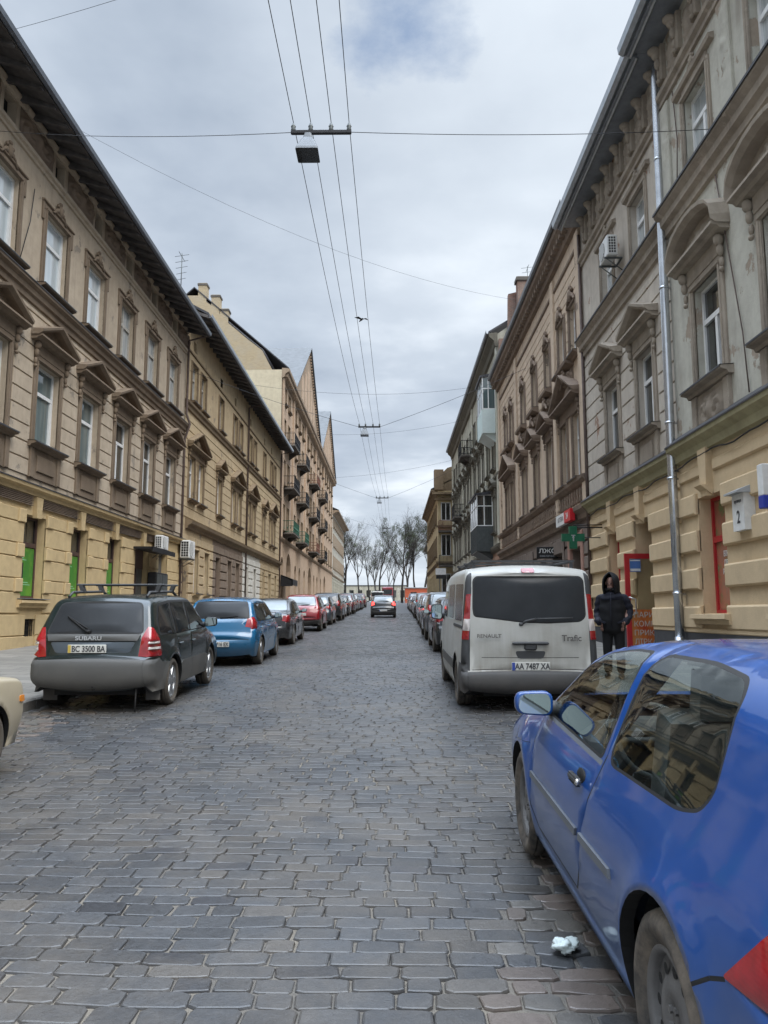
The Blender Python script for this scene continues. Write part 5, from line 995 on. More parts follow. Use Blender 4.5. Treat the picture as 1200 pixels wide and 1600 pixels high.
            if ch == 'side':
                for ar in s.arches(): keep &= ~inpoly(c, [((a - ar[0][0] + sp['ar']) * .999 + ar[0][0] - sp['ar'], b) for a, b in ar]) | (c[:, 1] > sp['wr'] + sp['ar']) if False else ~(np.hypot(c[:, 0] - (ar[0][0] - sp['ar']), c[:, 1] - sp['wr']) < sp['ar'] * .992)
            T = T[keep]; c = c[keep]; own = {}
            for sg in ((-1, 1) if ch == 'side' else (0,)):
                lab = np.full(len(T), -1)
                for i, f in enumerate(fs):
                    if ch == 'side' and sg not in f['sides']: continue
                    lab[inpoly(c, f['poly'])] = i
                X = s.side_pt(P, sg) if ch == 'side' else s.cap_pt(P)
                flip = ch == 'cap' or sg < 0; put('body', 0, paintm, X, T[lab == -1], 0, flip)
                for i, f in enumerate(fs):
                    tt = T[lab == i]
                    if not len(tt): continue
                    Xo = (s.side_pt(P, sg, f['off']) if ch == 'side' else s.cap_pt(P, f['off'])) if f['off'] else X; side = sg if ch == 'side' else f['sides'][0]
                    if f['part'] == 'body': put('body', 0, f['mat'], Xo, tt, 0, flip)
                    else:
                        put(f['part'], side, f['mat'], Xo, tt, f['off'], flip)
                        if f['off'] > .003:
                            ed = {}
                            for t in tt:
                                for a, b in ((0, 1), (1, 2), (2, 0)): e = (int(t[a]), int(t[b])); ed.pop(e[::-1], None) if e[::-1] in ed else ed.__setitem__(e, 1)
                            X2 = (s.side_pt(P, sg, -.004) if ch == 'side' else s.cap_pt(P, -.004)); g = groups[(f['part'], side)]
                            for a, b in ed: g[0].add([Xo[a], Xo[b], X2[b], X2[a]], [(0, 1, 2, 3)], g[1].index(f['mat']), False)
                if ch == 'side':   # turned-in lips along sill and arches
                    o = s.outline()[len(s.S) - 1:] + [tuple(s.S[0])]; o = np.array(o); Xa = s.side_pt(o, sg); Xb = Xa.copy(); Xb[:, 0] -= sg * .05; g = groups[('body', 0)]
                    g[0].add([tuple(v) for v in np.r_[Xa, Xb]], [(i, i + 1, i + 1 + len(o), i + len(o)) for i in range(len(o) - 1)], g[1].index('seam') if 'seam' in g[1] else (g[1].append('seam') or len(g[1]) - 1), False)
        chart('side'); chart('cap'); parts = {}
        for (part, sg), (mb, mats) in groups.items():
            o = mb.build(part, mats, s.root, fix=part == 'body', merge=.0006 if part == 'body' else 0); parts[(part, sg)] = o
        # dark wheel wells and floor
        ub = MB(); wi = s.W - .34
        ub.box(-wi, wi, .25, s.L - .3, sp['sill'] - .05, sp['sill'] + .12); ub.box(-wi - .22, wi + .22, sp['ax'][0] + sp['ar'], sp['ax'][1] - sp['ar'], sp['sill'] - .005, sp['sill'] + .06)
        for ay in sp['ax']:
            for sg in (-1, 1):
                k = 20; v = []; 
                for xx in (s.W - .07, s.W - .40): v += [(sg * xx, ay + (sp['ar'] + .012) * math.cos(a), sp['wr'] + (sp['ar'] + .012) * math.sin(a)) for a in np.linspace(-.35, math.pi + .35, k)]
                ub.add(v, [(i, i + 1, i + 1 + k, i + k) for i in range(k - 1)] + [tuple(range(k, 2 * k))], 0)
        parts['under'] = ub.build('underbody', 'seam', s.root, fix=False)
        for sg in (-1, 1):
            for ay in sp['ax']: add_wheel(s.root, sg * (s.W - sp.get('ww', .2) / 2 - .012), ay, sp['wr'], sp.get('ww', .2), sp.get('rim', 'alloy'), sg, sp.get('mud', False), sp.get('steer', 0) if ay == sp['ax'][1] else 0)
        s.parts = parts; return s
    def child(s, name, mb, mats, parent=None): return mb.build(name, mats, parent or s.root)
    def mirrors(s, y, z, mat, w_=.22, h=.15, glass='mirror_glass', gap=.05):
        for sg in (-1, 1):
            xs = float(s.Wf(np.array([y]), np.array([z - .02]))[0]); m = MB(); a, b = (xs + gap, xs + gap + w_); k = 14; vs = []; fs = []
            sec = []
            for yy, kk in ((-.045, .93), (-.04, 1.0), (.02, 1.0), (.07, .86), (.10, .6)):
                ring = roundpoly([(a + (b - a) * (.5 - .5 * kk), z - h / 2 * kk), (a + (b - a) * (.5 + .5 * kk), z - h / 2 * kk * .82), (a + (b - a) * (.5 + .5 * kk), z + h / 2 * kk * .9), (a + (b - a) * (.5 - .5 * kk), z + h / 2 * kk)], .05, 4); n = len(ring); o = len(vs); vs += [(sg * p, y + yy, q_) for p, q_ in ring]; sec.append(o)
            for o1, o2 in zip(sec, sec[1:]): fs += [(o1 + i, o1 + (i + 1) % n, o2 + (i + 1) % n, o2 + i) for i in range(n)]
            fs += [tuple(range(n)), tuple(range(sec[-1], sec[-1] + n))]; m.add(vs, fs, 0, True); m.tube([(sg * (xs - .03), y + .04, z - h * .35), (sg * (a + .04), y + .03, z - h * .15)], [.05, .038], 8, 1); o = s.child('wing_mirror', m, [mat, 'plastic_dark'])
            g = MB(); kk = .86; ring = roundpoly([(a + (b - a) * (.5 - .5 * kk), z - h / 2 * kk), (a + (b - a) * (.5 + .5 * kk), z - h / 2 * kk * .82), (a + (b - a) * (.5 + .5 * kk), z + h / 2 * kk * .9), (a + (b - a) * (.5 - .5 * kk), z + h / 2 * kk)], .045, 4); g.add([(sg * p, y - .047, q_) for p, q_ in ring], [tuple(range(n))]); g.build('mirror_glass', glass, o)
    def plate(s, z, txt, band='plate_blue', x=0, y=None, w_=.52, h=.112):
        yy = float(s.cap_pt(np.array([[float(s.t_at('rear', z)), x]]))[0, 1]) - .012 if y is None else y; m = MB(); m.rbox(x - w_ / 2, x + w_ / 2, yy - .008, yy + .01, z - h / 2, z + h / 2, .004); m.box(x - w_ / 2 + .004, x - w_ / 2 + .045, yy - .0095, yy, z - h / 2 + .004, z + h / 2 - .004, 1); 
        o = s.child('number_plate', m, ['plate_white', band]); 
        if txt: lettering(txt, .112, 'ink', o, (x + .02, yy - .011, z - .003), (R(90), 0, 0), .80, .0025, .001)
        return o
    def place(s, x, y, rz=0): s.root.location = (x, y, G(y)); s.root.rotation_euler = (math.atan(SLOPE), 0, rz); return s
EDGE = [(0, .10), (.06, .12), (.13, .08), (.24, .06), (.30, .09), (.48, .09), (.56, .06), (.68, .10), (.85, .14), (1, .12)]
CROWN = [(0, .07), (.08, .07), (.14, .05), (.25, .035), (.34, .025), (.5, .025), (.6, .05), (.7, .04), (.85, .05), (.93, .12), (1, .12)]
# ---------------------------------------------------------------- the blue three-door hatchback in the foreground
def car_blue():
    sp = dict(L=4.15, W=1.735, belt=.90, tumble=.37, shoulder=.085, taper=.085, ax=(.80, 3.31), wr=.312, ar=.362, sill=.21, flare=.024, rim='steel', mud=True, ww=.195, res=.06, h=.07, nc=17,
        edge=[(0, .10), (.06, .12), (.11, .08), (.16, .08), (.24, .15), (.30, .18), (.46, .18), (.53, .12), (.58, .07), (.66, .10), (.85, .14), (1, .12)], crown=[(0, .07), (.08, .07), (.14, .05), (.25, .02), (.34, .012), (.5, .012), (.56, .05), (.64, .05), (.7, .04), (.85, .05), (.93, .12), (1, .12)],
        sil=[(.10, .24), (.03, .36), (.0, .50), (.02, .60), (.07, .645), (.10, .70), (.12, .84), (.16, .96), (.36, 1.28), (.46, 1.34), (.8, 1.38), (1.3, 1.40), (1.75, 1.395), (2.1, 1.36), (2.36, 1.30), (2.92, 1.01), (3.06, .96), (3.25, .93), (3.8, .83), (4.02, .73), (4.10, .62), (4.14, .48), (4.12, .34), (4.05, .22)])
    c = Car('hatchback', 'blue three-door hatchback with dusty doors parked in the right foreground', 'car', sp)
    fw = [(2.84, .935), (2.70, 1.04), (2.40, 1.215), (2.18, 1.305), (1.92, 1.34), (1.70, 1.345), (1.685, .915)]; rw = [(1.58, .915), (1.55, 1.345), (1.1, 1.35), (.82, 1.325), (.73, 1.27), (.68, 1.02), (.73, .955), (.86, .925)]
    grow = lambda p, d: [(x + d * (x - sum(q[0] for q in p) / len(p)), z + d * 1.6 * (z - sum(q[1] for q in p) / len(p))) for x, z in p]
    c.side('body', 'rubber', roundpoly(grow(fw, .035), .05)).side('body', 'rubber', roundpoly(grow(rw, .035), .09)); c.side('window', 'car_glass', roundpoly(fw, .045)).side('window', 'car_glass', roundpoly(rw, .085))
    c.line([(1.60, 1.41), (1.63, .92), (1.68, .74), (1.84, .38), (1.95, .285)], .013).line([(2.90, .92), (2.93, .75), (2.92, .40), (2.85, .285), (1.95, .285)], .011).line([(2.86, .915), (1.66, .892)], .02, 'trim_dusty')
    c.side('side_moulding', 'trim_dusty', [(2.90, .555), (2.90, .588), (1.80, .588), (1.81, .555)], .012).side('side_moulding', 'trim_dusty', [(1.75, .555), (1.74, .588), (1.30, .588), (1.29, .555)], .012)
    c.line([(.39, .63), (.46, .60), (.54, .545)], .012).side('tail_light', 'lamp_red', [(-.1, .63), (-.1, .95), (.10, .96), (.14, .92), (.25, .79), (.395, .635)], .004, .015); c.side('tail_light', 'lamp_smoke', [(.0, .80), (.0, .92), (.12, .92), (.21, .80)], .006)
    c.cap('rear', 'tail_light', 'lamp_red', [(.52, .67), (.50, .93), (.95, .93), (.95, .67)], .004, 0, True); c.cap('rear', 'window', 'car_glass', [(-.52, 1.0), (-.46, 1.33), (.46, 1.33), (.52, 1.0)], 0, .06); c.cap('front', 'windscreen', 'car_glass', [(-.60, 1.0), (-.52, 1.36), (.52, 1.36), (.60, 1.0)], 0, .06)
    c.cap('front', 'headlight', 'lamp_clear', [(.38, .58), (.38, .74), (.66, .74), (.66, .58)], .004, .03, True); c.line([(3.35, .78), (3.33, .82)], .05, 'lamp_clear'); c.line([(3.60, .66), (3.2, .70), (3.04, .72)], .003); c.cap('rear', 'body', 'seam', [(-.62, .60), (-.62, .606), (.62, .606), (.62, .60)])
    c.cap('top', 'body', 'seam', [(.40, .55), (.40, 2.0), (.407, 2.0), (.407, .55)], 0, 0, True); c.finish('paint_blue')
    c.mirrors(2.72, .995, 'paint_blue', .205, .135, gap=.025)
    for sg in (-1, 1):
        x = float(c.Wf(np.array([1.86]), np.array([.775]))[0]); m = MB(); m.ell((sg * (x - .012), 1.86, .775), .014, .085, .055, 1, 12, 6); m.rbox(*sorted((sg * (x + .012), sg * (x + .036))), 1.77, 1.95, .765, .80, .012, 0); m.ell((sg * (x + .03), 1.785, .785), .012, .016, .016, 2); c.child('door_handle', m, ['plastic_dark', 'seam', 'chrome'])
    s = MB()
    def seat(x, y):
        s.rbox(x - .25, x + .25, y - .05, y + .48, .34, .52, .07); s.obox((x, y - .13, .80), Vector((.24, 0, 0)), Vector((0, .075, .02)), Vector((0, -.11, .31))); s.obox((x, y - .29, 1.20), Vector((.13, 0, 0)), Vector((0, .05, .01)), Vector((0, -.02, .09))); s.tube([(x - .06, y - .26, 1.08), (x - .06, y - .28, 1.16)], .01, 6); s.tube([(x + .06, y - .26, 1.08), (x + .06, y - .28, 1.16)], .01, 6)
    seat(-.33, 1.75); seat(.33, 1.75); s.rbox(-.56, .56, .85, 1.25, .36, .55, .06); s.obox((0, .78, .76), Vector((.55, 0, 0)), Vector((0, .06, .02)), Vector((0, -.08, .24))); s.rbox(-.56, .56, .3, .72, .885, .905, .01); c.child('seat', s, 'seat_cloth')
    d = MB(); d.rbox(-.62, .62, 2.45, 2.85, .62, .90, .08); d.rbox(-.52, -.15, 2.38, 2.6, .83, .95, .05); c.child('dashboard', d, 'dash'); w_ = MB(); w_.tube([(-.36 + .18 * math.cos(a), 2.28 + .075 * math.sin(a), .87 + .165 * math.sin(a)) for a in np.linspace(0, 2 * math.pi, 25)], .016, 6); w_.tube([(-.36, 2.28, .87), (-.36, 2.5, .80)], .03, 8); w_.tube([(-.53, 2.28, .87), (-.19, 2.28, .87)], .018, 6); c.child('steering_wheel', w_, 'dash')
    f = MB(); f.box(-.72, .72, .3, 3.1, .30, .34); f.box(-.72, -.69, .4, 2.9, .30, .84); f.box(.69, .72, .4, 2.9, .30, .84); c.child('cabin_floor', f, 'dash'); c.plate(.47, None); c.place(1.67, 1.72)
car_blue()
# ---------------------------------------------------------------- the white van
def car_van():
    sp = dict(L=4.78, W=1.904, belt=1.15, tumble=.05, taper=.025, ax=(.90, 3.98), wr=.335, ar=.41, sill=.25, flare=.012, rim='steel', mud=True, ww=.215, res=.09, h=.11, nc=19,
        edge=[(0, .08), (.05, .08), (.08, .085), (.25, .085), (.31, .12), (.60, .14), (.7, .08), (.85, .14), (1, .12)], crown=[(0, .05), (.3, .05), (.36, .05), (.6, .05), (.72, .07), (.85, .05), (1, .12)],
        sil=[(.12, .30), (.03, .34), (.0, .42), (.01, .53), (.07, .55), (.085, .60), (.075, 1.0), (.09, 1.45), (.13, 1.82), (.20, 1.92), (.42, 1.96), (1.2, 1.975), (2.6, 1.97), (3.2, 1.91), (3.5, 1.80), (4.15, 1.22), (4.3, 1.12), (4.5, 1.03), (4.68, .9), (4.76, .7), (4.78, .48), (4.72, .28)])
    c = Car('van', 'dirty white van with dark rear window and grey corner pillars parked on the right', 'van', sp)
    c.side('pillar', 'plastic_dark', [(-.1, .55), (-.1, 1.95), (.19, 1.95), (.17, .55)], .004); c.side('bumper', 'plastic_dark', [(-.1, .2), (-.1, .66), (.38, .66), (.46, .5), (.5, .2)], .008); c.cap('rear', 'bumper', 'plastic_dark', [(-.95, .30), (-.95, .54), (.95, .54), (.95, .30)], .012)
    c.side('tail_light', 'lamp_red', [(-.1, .98), (-.1, 1.60), (.125, 1.60), (.12, 1.3), (.14, .98)], .012, .02).side('tail_light', 'lamp_clear', [(-.1, 1.10), (-.1, 1.26), (.115, 1.26), (.125, 1.10)], .016)
    c.cap('rear', 'tail_light', 'lamp_red', [(.815, .98), (.82, 1.60), (1.0, 1.60), (1.0, .98)], .012, 0, True); c.cap('rear', 'tail_light', 'lamp_clear', [(.82, 1.10), (.825, 1.26), (1.0, 1.26), (1.0, 1.10)], .016, 0, True)
    c.cap('rear', 'body', 'seam', [(-.788, .562), (-.788, .572), (.788, .572), (.788, .562)]); c.cap('rear', 'pillar', 'plastic_dark', [(.822, .56), (.80, 1.88), (1.0, 1.88), (1.0, .56)], .003, 0, True)
    c.feats.append(c.feats.pop(-3)) if False else None
    gl = [(-.74, 1.30), (-.755, 1.40), (-.745, 1.78), (-.70, 1.825), (.70, 1.825), (.745, 1.78), (.755, 1.30), (.68, 1.235), (.25, 1.215), (-.1, 1.225), (-.42, 1.265)]
    c.cap('rear', 'body', 'rubber', [(x * 1.03, 1.52 + (z - 1.52) * 1.06) for x, z in gl], 0, .05); c.cap('rear', 'window', 'glass_dusty', gl, .004, .05)
    c.side('window', 'glass_dusty', [(.30, 1.22), (.30, 1.74), (1.35, 1.75), (1.35, 1.22)], .003, .07).side('window', 'glass_dusty', [(1.55, 1.22), (1.55, 1.75), (2.65, 1.75), (2.65, 1.22)], .003, .07).side('window', 'glass_dark', [(2.85, 1.20), (2.85, 1.75), (3.15, 1.74), (3.45, 1.60), (3.85, 1.24)], .003, .05)
    c.line([(2.75, 1.9), (2.75, .4)], .01).line([(1.45, 1.88), (1.45, .42)], .01).line([(3.75, 1.2), (3.7, .8), (3.6, .75)], .01); c.side('slide_rail', 'plastic_dark', [(.2, 1.12), (.2, 1.16), (1.45, 1.16), (1.45, 1.12)], .008); c.side('lower_moulding', 'plastic_grey', [(1.42, .48), (1.42, .62), (3.5, .62), (3.5, .48)], .012)
    c.cap('front', 'windscreen', 'glass_dark', [(-.75, 1.2), (-.66, 1.84), (.66, 1.84), (.75, 1.2)], .003, .06); c.cap('rear', 'brake_light', 'lamp_red', [(-.09, 1.862), (-.09, 1.905), (.09, 1.905), (.09, 1.862)], .015, .018)
    c.cap('rear', 'body', 'plastic_grey', [(-.66, .735), (-.66, .745), (.66, .745), (.66, .735)]); c.cap('rear', 'handle_recess', 'plastic_dark', [(-.17, .73), (-.21, .83), (.21, .83), (.17, .73)], .006, .04)
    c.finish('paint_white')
    y0 = .03; m = MB(); m.rbox(-.25, .25, y0 - .055, y0 + .03, .915, .955, .018); m.rbox(-.085, .085, y0 - .04, y0 + .03, .84, .93, .02); c.child('tailgate_handle', m, 'plastic_dark')
    m = MB(); m.tube([(-.12, .04, 1.19), (-.05, .005, 1.235), (.08, .0, 1.262)], .016, 8); m.tube([(.06, -.002, 1.262), (.58, .0, 1.275)], .013, 6); m.ell((-.12, .03, 1.19), .035, .03, .025); c.child('wiper', m, 'plastic_dark')
    m = MB(); m.box(-.78, -.64, -.012, .04, .46, .505); m.box(.64, .78, -.012, .04, .46, .505); c.child('reflector', m, 'lamp_red')
    c.plate(.625, 'AA 7487 XA'); lettering('RENAULT', .07, 'plastic_dark', c.root, (-.56, .013, 1.03), (R(90), 0, 0), 1.1, .001); lettering('Trafic', .115, 'plastic_dark', c.root, (.56, .015, 1.0), (R(90), 0, 0), 1.0, .002)
    m = MB()
    for sg in (-1, 1):
        m.tube([(sg * .70, .5, 2.06), (sg * .70, 3.0, 2.06)], .018, 8)
        for yy in (.55, 1.7, 2.9): m.box(sg * .70 - .02, sg * .70 + .02, yy - .03, yy + .03, 1.93, 2.06)
    for yy in (.55, 1.7, 2.9): m.box(-.74, .74, yy - .02, yy + .02, 2.055, 2.085)
    c.child('roof_rack', m, 'plastic_dark'); c.mirrors(3.62, 1.28, 'plastic_dark', .20, .30); c.place(1.885, 10.62)
car_van()
# ---------------------------------------------------------------- the dark green estate
def car_estate():
    sp = dict(L=4.45, W=1.80, belt=.98, tumble=.27, taper=.085, ax=(.95, 3.47), wr=.335, ar=.395, sill=.27, flare=.022, ww=.21, res=.08, h=.09, nc=17, edge=[(0, .10), (.06, .13), (.11, .07), (.22, .06), (.29, .09), (.5, .09), (.58, .06), (.7, .10), (.85, .14), (1, .12)], crown=CROWN,
        sil=[(.16, .34), (.05, .38), (.0, .48), (.0, .64), (.03, .70), (.09, .72), (.11, .78), (.11, .98), (.17, 1.06), (.40, 1.46), (.50, 1.53), (.8, 1.565), (1.6, 1.585), (2.3, 1.565), (2.62, 1.50), (3.30, 1.06), (3.45, 1.02), (3.9, .95), (4.2, .86), (4.38, .74), (4.44, .58), (4.43, .40), (4.35, .28)])
    c = Car('estate_car', 'dark green estate car with grey bumper and roof bars parked on the left', 'car', sp)
    ar = lambda ay, a0, a1: [(ay + .397 * math.cos(a), .335 + .397 * math.sin(a)) for a in np.linspace(a0, a1, 14)]
    c.side('bumper', 'plastic_grey', [(-.1, .2), (-.1, .71), (.30, .72), (.42, .66)] + ar(.95, math.pi * .72, math.pi * 1.2)[0:] + [(.5, .2)], .006); c.cap('rear', 'bumper', 'plastic_grey', [(-.9, .35), (-.9, .705), (.9, .705), (.9, .35)], .006); c.side('lower_cladding', 'plastic_grey', [(1.45, .2), (1.33, .56), (1.42, .60), (2.98, .60), (3.09, .56), (2.97, .2)], .006)
    c.side('tail_light', 'lamp_red', [(-.1, .745), (-.1, 1.0), (.13, 1.14), (.24, 1.15), (.36, .98), (.40, .745)], .006, .03); c.side('tail_light', 'lamp_clear', [(-.1, .84), (-.1, .875), (.36, .875), (.37, .84)], .009).side('tail_light', 'lamp_clear', [(-.1, .92), (-.1, .95), (.34, .95), (.345, .92)], .009)
    c.cap('rear', 'tail_light', 'lamp_red', [(.625, .745), (.655, 1.0), (.70, 1.13), (.9, 1.13), (.9, .745)], .006, 0, True)
    c.cap('rear', 'body', 'rubber', [(-.67, 1.045), (-.575, 1.475), (.575, 1.475), (.67, 1.045)], 0, .07); c.cap('rear', 'window', 'glass_dusty', [(-.65, 1.06), (-.56, 1.46), (.56, 1.46), (.65, 1.06)], .002, .06); c.cap('rear', 'garnish', 'plastic_grey', [(-.605, .955), (-.64, 1.035), (.64, 1.035), (.605, .955)], .022, .01)
    c.cap('rear', 'plate_recess', 'paint_slate', [(-.50, .80), (-.58, .945), (.58, .945), (.50, .80)], .001, .04)
    w1 = [(3.18, 1.04), (2.62, 1.43), (2.40, 1.475), (2.12, 1.48), (2.06, 1.03)]; w2 = [(1.98, 1.03), (2.04, 1.48), (1.26, 1.475), (1.20, 1.02)]; w3 = [(1.12, 1.02), (1.18, 1.47), (.68, 1.43), (.52, 1.27), (.46, 1.06)]
    c.side('body', 'rubber', [(3.26, 1.02), (2.64, 1.47), (2.4, 1.51), (1.2, 1.51), (.66, 1.47), (.44, 1.26), (.42, 1.02)], 0, .04)
    for w_ in (w1, w2, w3): c.side('window', 'glass_dark', w_, .003, .03)
    c.line([(2.02, 1.0), (2.0, .62), (2.05, .36)], .008).line([(1.18, 1.0), (1.22, .8), (1.38, .6), (1.48, .36)], .008).line([(3.25, .98), (3.15, .6), (3.0, .36)], .008); c.cap('front', 'windscreen', 'glass_dark', [(-.62, 1.07), (-.54, 1.49), (.54, 1.49), (.62, 1.07)], .003, .05); c.cap('front', 'headlight', 'lamp_clear', [(.40, .64), (.40, .82), (.70, .82), (.70, .64)], .004, .02, True)
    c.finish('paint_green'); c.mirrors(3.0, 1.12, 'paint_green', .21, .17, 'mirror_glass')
    for sg in (-1, 1):
        for yy in (2.15, 1.36): x = float(c.Wf(np.array([yy]), np.array([.86]))[0]); m = MB(); m.rbox(*sorted((sg * (x - .01), sg * (x + .03))), yy - .1, yy + .1, .845, .88, .012); c.child('door_handle', m, 'paint_green')
    m = MB(); m.tube([(-.10, .10, 1.09), (-.40, .245, 1.28)], .014, 6); m.tube([(-.04, .09, 1.085), (-.10, .10, 1.09)], .025, 8); m.tube([(-.42, .255, 1.295), (-.06, .105, 1.11)], .01, 6); c.child('wiper', m, 'seam')
    m = MB()
    for sg in (-1, 1):
        m.tube([(sg * .56, .62, 1.56), (sg * .56, .75, 1.625), (sg * .56, 2.0, 1.64), (sg * .56, 2.3, 1.56)], .02, 8)
    for yy in (1.15, 1.95):
        m.rbox(-.66, .66, yy - .03, yy + .03, 1.725, 1.755, .01)
        for sg in (-1, 1): m.obox((sg * .57, yy, 1.68), Vector((.03, 0, 0)), Vector((0, .045, 0)), Vector((sg * .02, 0, .055)))
    c.child('roof_bar', m, 'plastic_dark'); c.plate(.86, 'BC 3500 BA', 'plate_yellow', -.06); lettering('SUBARU', .075, 'chrome', c.root, (-.05, .048, 1.0), (R(90), 0, 0), 1.3, .002)
    m = MB(); m.tube([(-.25, .1, .36), (-.25, .5, .34)], .035, 10); m.tube([(.05, .02, .33), (.05, .3, .34)], .025, 8); m.ell((.05, .0, .37), .026, .026, .026); m.rbox(-.3, .3, .12, .3, .30, .36, .02); c.child('exhaust', m, 'iron_black')
    m = MB(); m.tube([(.60, .12, .36), (.61, .05, .02)], .012, 6); c.child('earthing_strap', m, 'rubber')
    for sg in (-1, 1): m = MB(); m.box(sg * .72 - .1, sg * .72 + .1, .50, .515, .12, .42); c.child('mud_flap', m, 'plastic_dark')
    c.place(-4.08, 10.55, R(1.2))
car_estate()
# ---------------------------------------------------------------- the other cars
SIL = {
 'hatch': dict(L=4.2, W=1.75, belt=.95, tumble=.30, ax=(.74, 3.35), wr=.315, ar=.365, sill=.22, sil=[(.12, .27), (.03, .38), (.0, .52), (.02, .66), (.08, .72), (.12, .86), (.16, 1.0), (.38, 1.36), (.52, 1.45), (.95, 1.50), (1.5, 1.51), (2.0, 1.48), (2.4, 1.37), (3.15, .99), (3.35, .94), (3.85, .82), (4.1, .68), (4.18, .5), (4.16, .34), (4.1, .23)]),
 'sedan': dict(L=4.55, W=1.76, belt=.93, tumble=.32, ax=(.95, 3.6), wr=.315, ar=.365, sill=.21, sil=[(.12, .26), (.03, .38), (.0, .52), (.02, .68), (.05, .9), (.10, .985), (.25, 1.01), (.62, 1.03), (.85, 1.16), (1.25, 1.37), (1.6, 1.44), (2.1, 1.455), (2.5, 1.41), (2.85, 1.30), (3.4, .99), (3.6, .945), (4.2, .83), (4.42, .7), (4.53, .52), (4.5, .34), (4.45, .23)]),
 'crossover': dict(L=4.2, W=1.78, belt=1.0, tumble=.34, ax=(.8, 3.35), wr=.345, ar=.40, sill=.28, sil=[(.14, .34), (.04, .44), (.0, .56), (.02, .76), (.08, .88), (.12, 1.0), (.20, 1.1), (.42, 1.40), (.55, 1.50), (1.0, 1.56), (1.5, 1.57), (2.0, 1.53), (2.4, 1.42), (3.1, 1.06), (3.35, 1.0), (3.85, .9), (4.1, .74), (4.18, .56), (4.16, .4), (4.1, .3)]),
 'suv': dict(L=4.6, W=1.85, belt=1.05, tumble=.25, ax=(.9, 3.6), wr=.355, ar=.41, sill=.3, sil=[(.12, .36), (.03, .46), (.0, .6), (.02, .8), (.06, 1.0), (.14, 1.16), (.32, 1.5), (.45, 1.6), (.9, 1.66), (1.7, 1.675), (2.3, 1.63), (2.6, 1.54), (3.3, 1.12), (3.5, 1.07), (4.2, .96), (4.45, .8), (4.57, .6), (4.55, .42), (4.5, .31)]),
 'boxy': dict(L=4.05, W=1.61, belt=.86, tumble=.30, ax=(.85, 3.40), wr=.30, ar=.345, sill=.22, sil=[(.04, .34), (.0, .42), (.0, .78), (.02, .84), (.10, .86), (.7, .90), (.85, .93), (1.2, 1.30), (1.35, 1.36), (1.9, 1.40), (2.3, 1.36), (2.5, 1.28), (2.95, .93), (3.05, .89), (3.9, .83), (4.0, .80), (4.04, .74), (4.05, .5), (4.03, .42), (4.0, .34)], edge=[(0, .05), (.2, .05), (.3, .07), (.5, .07), (.62, .05), (1, .045)], crown=[(0, .02), (.2, .03), (.5, .03), (.8, .03), (1, .02)])}
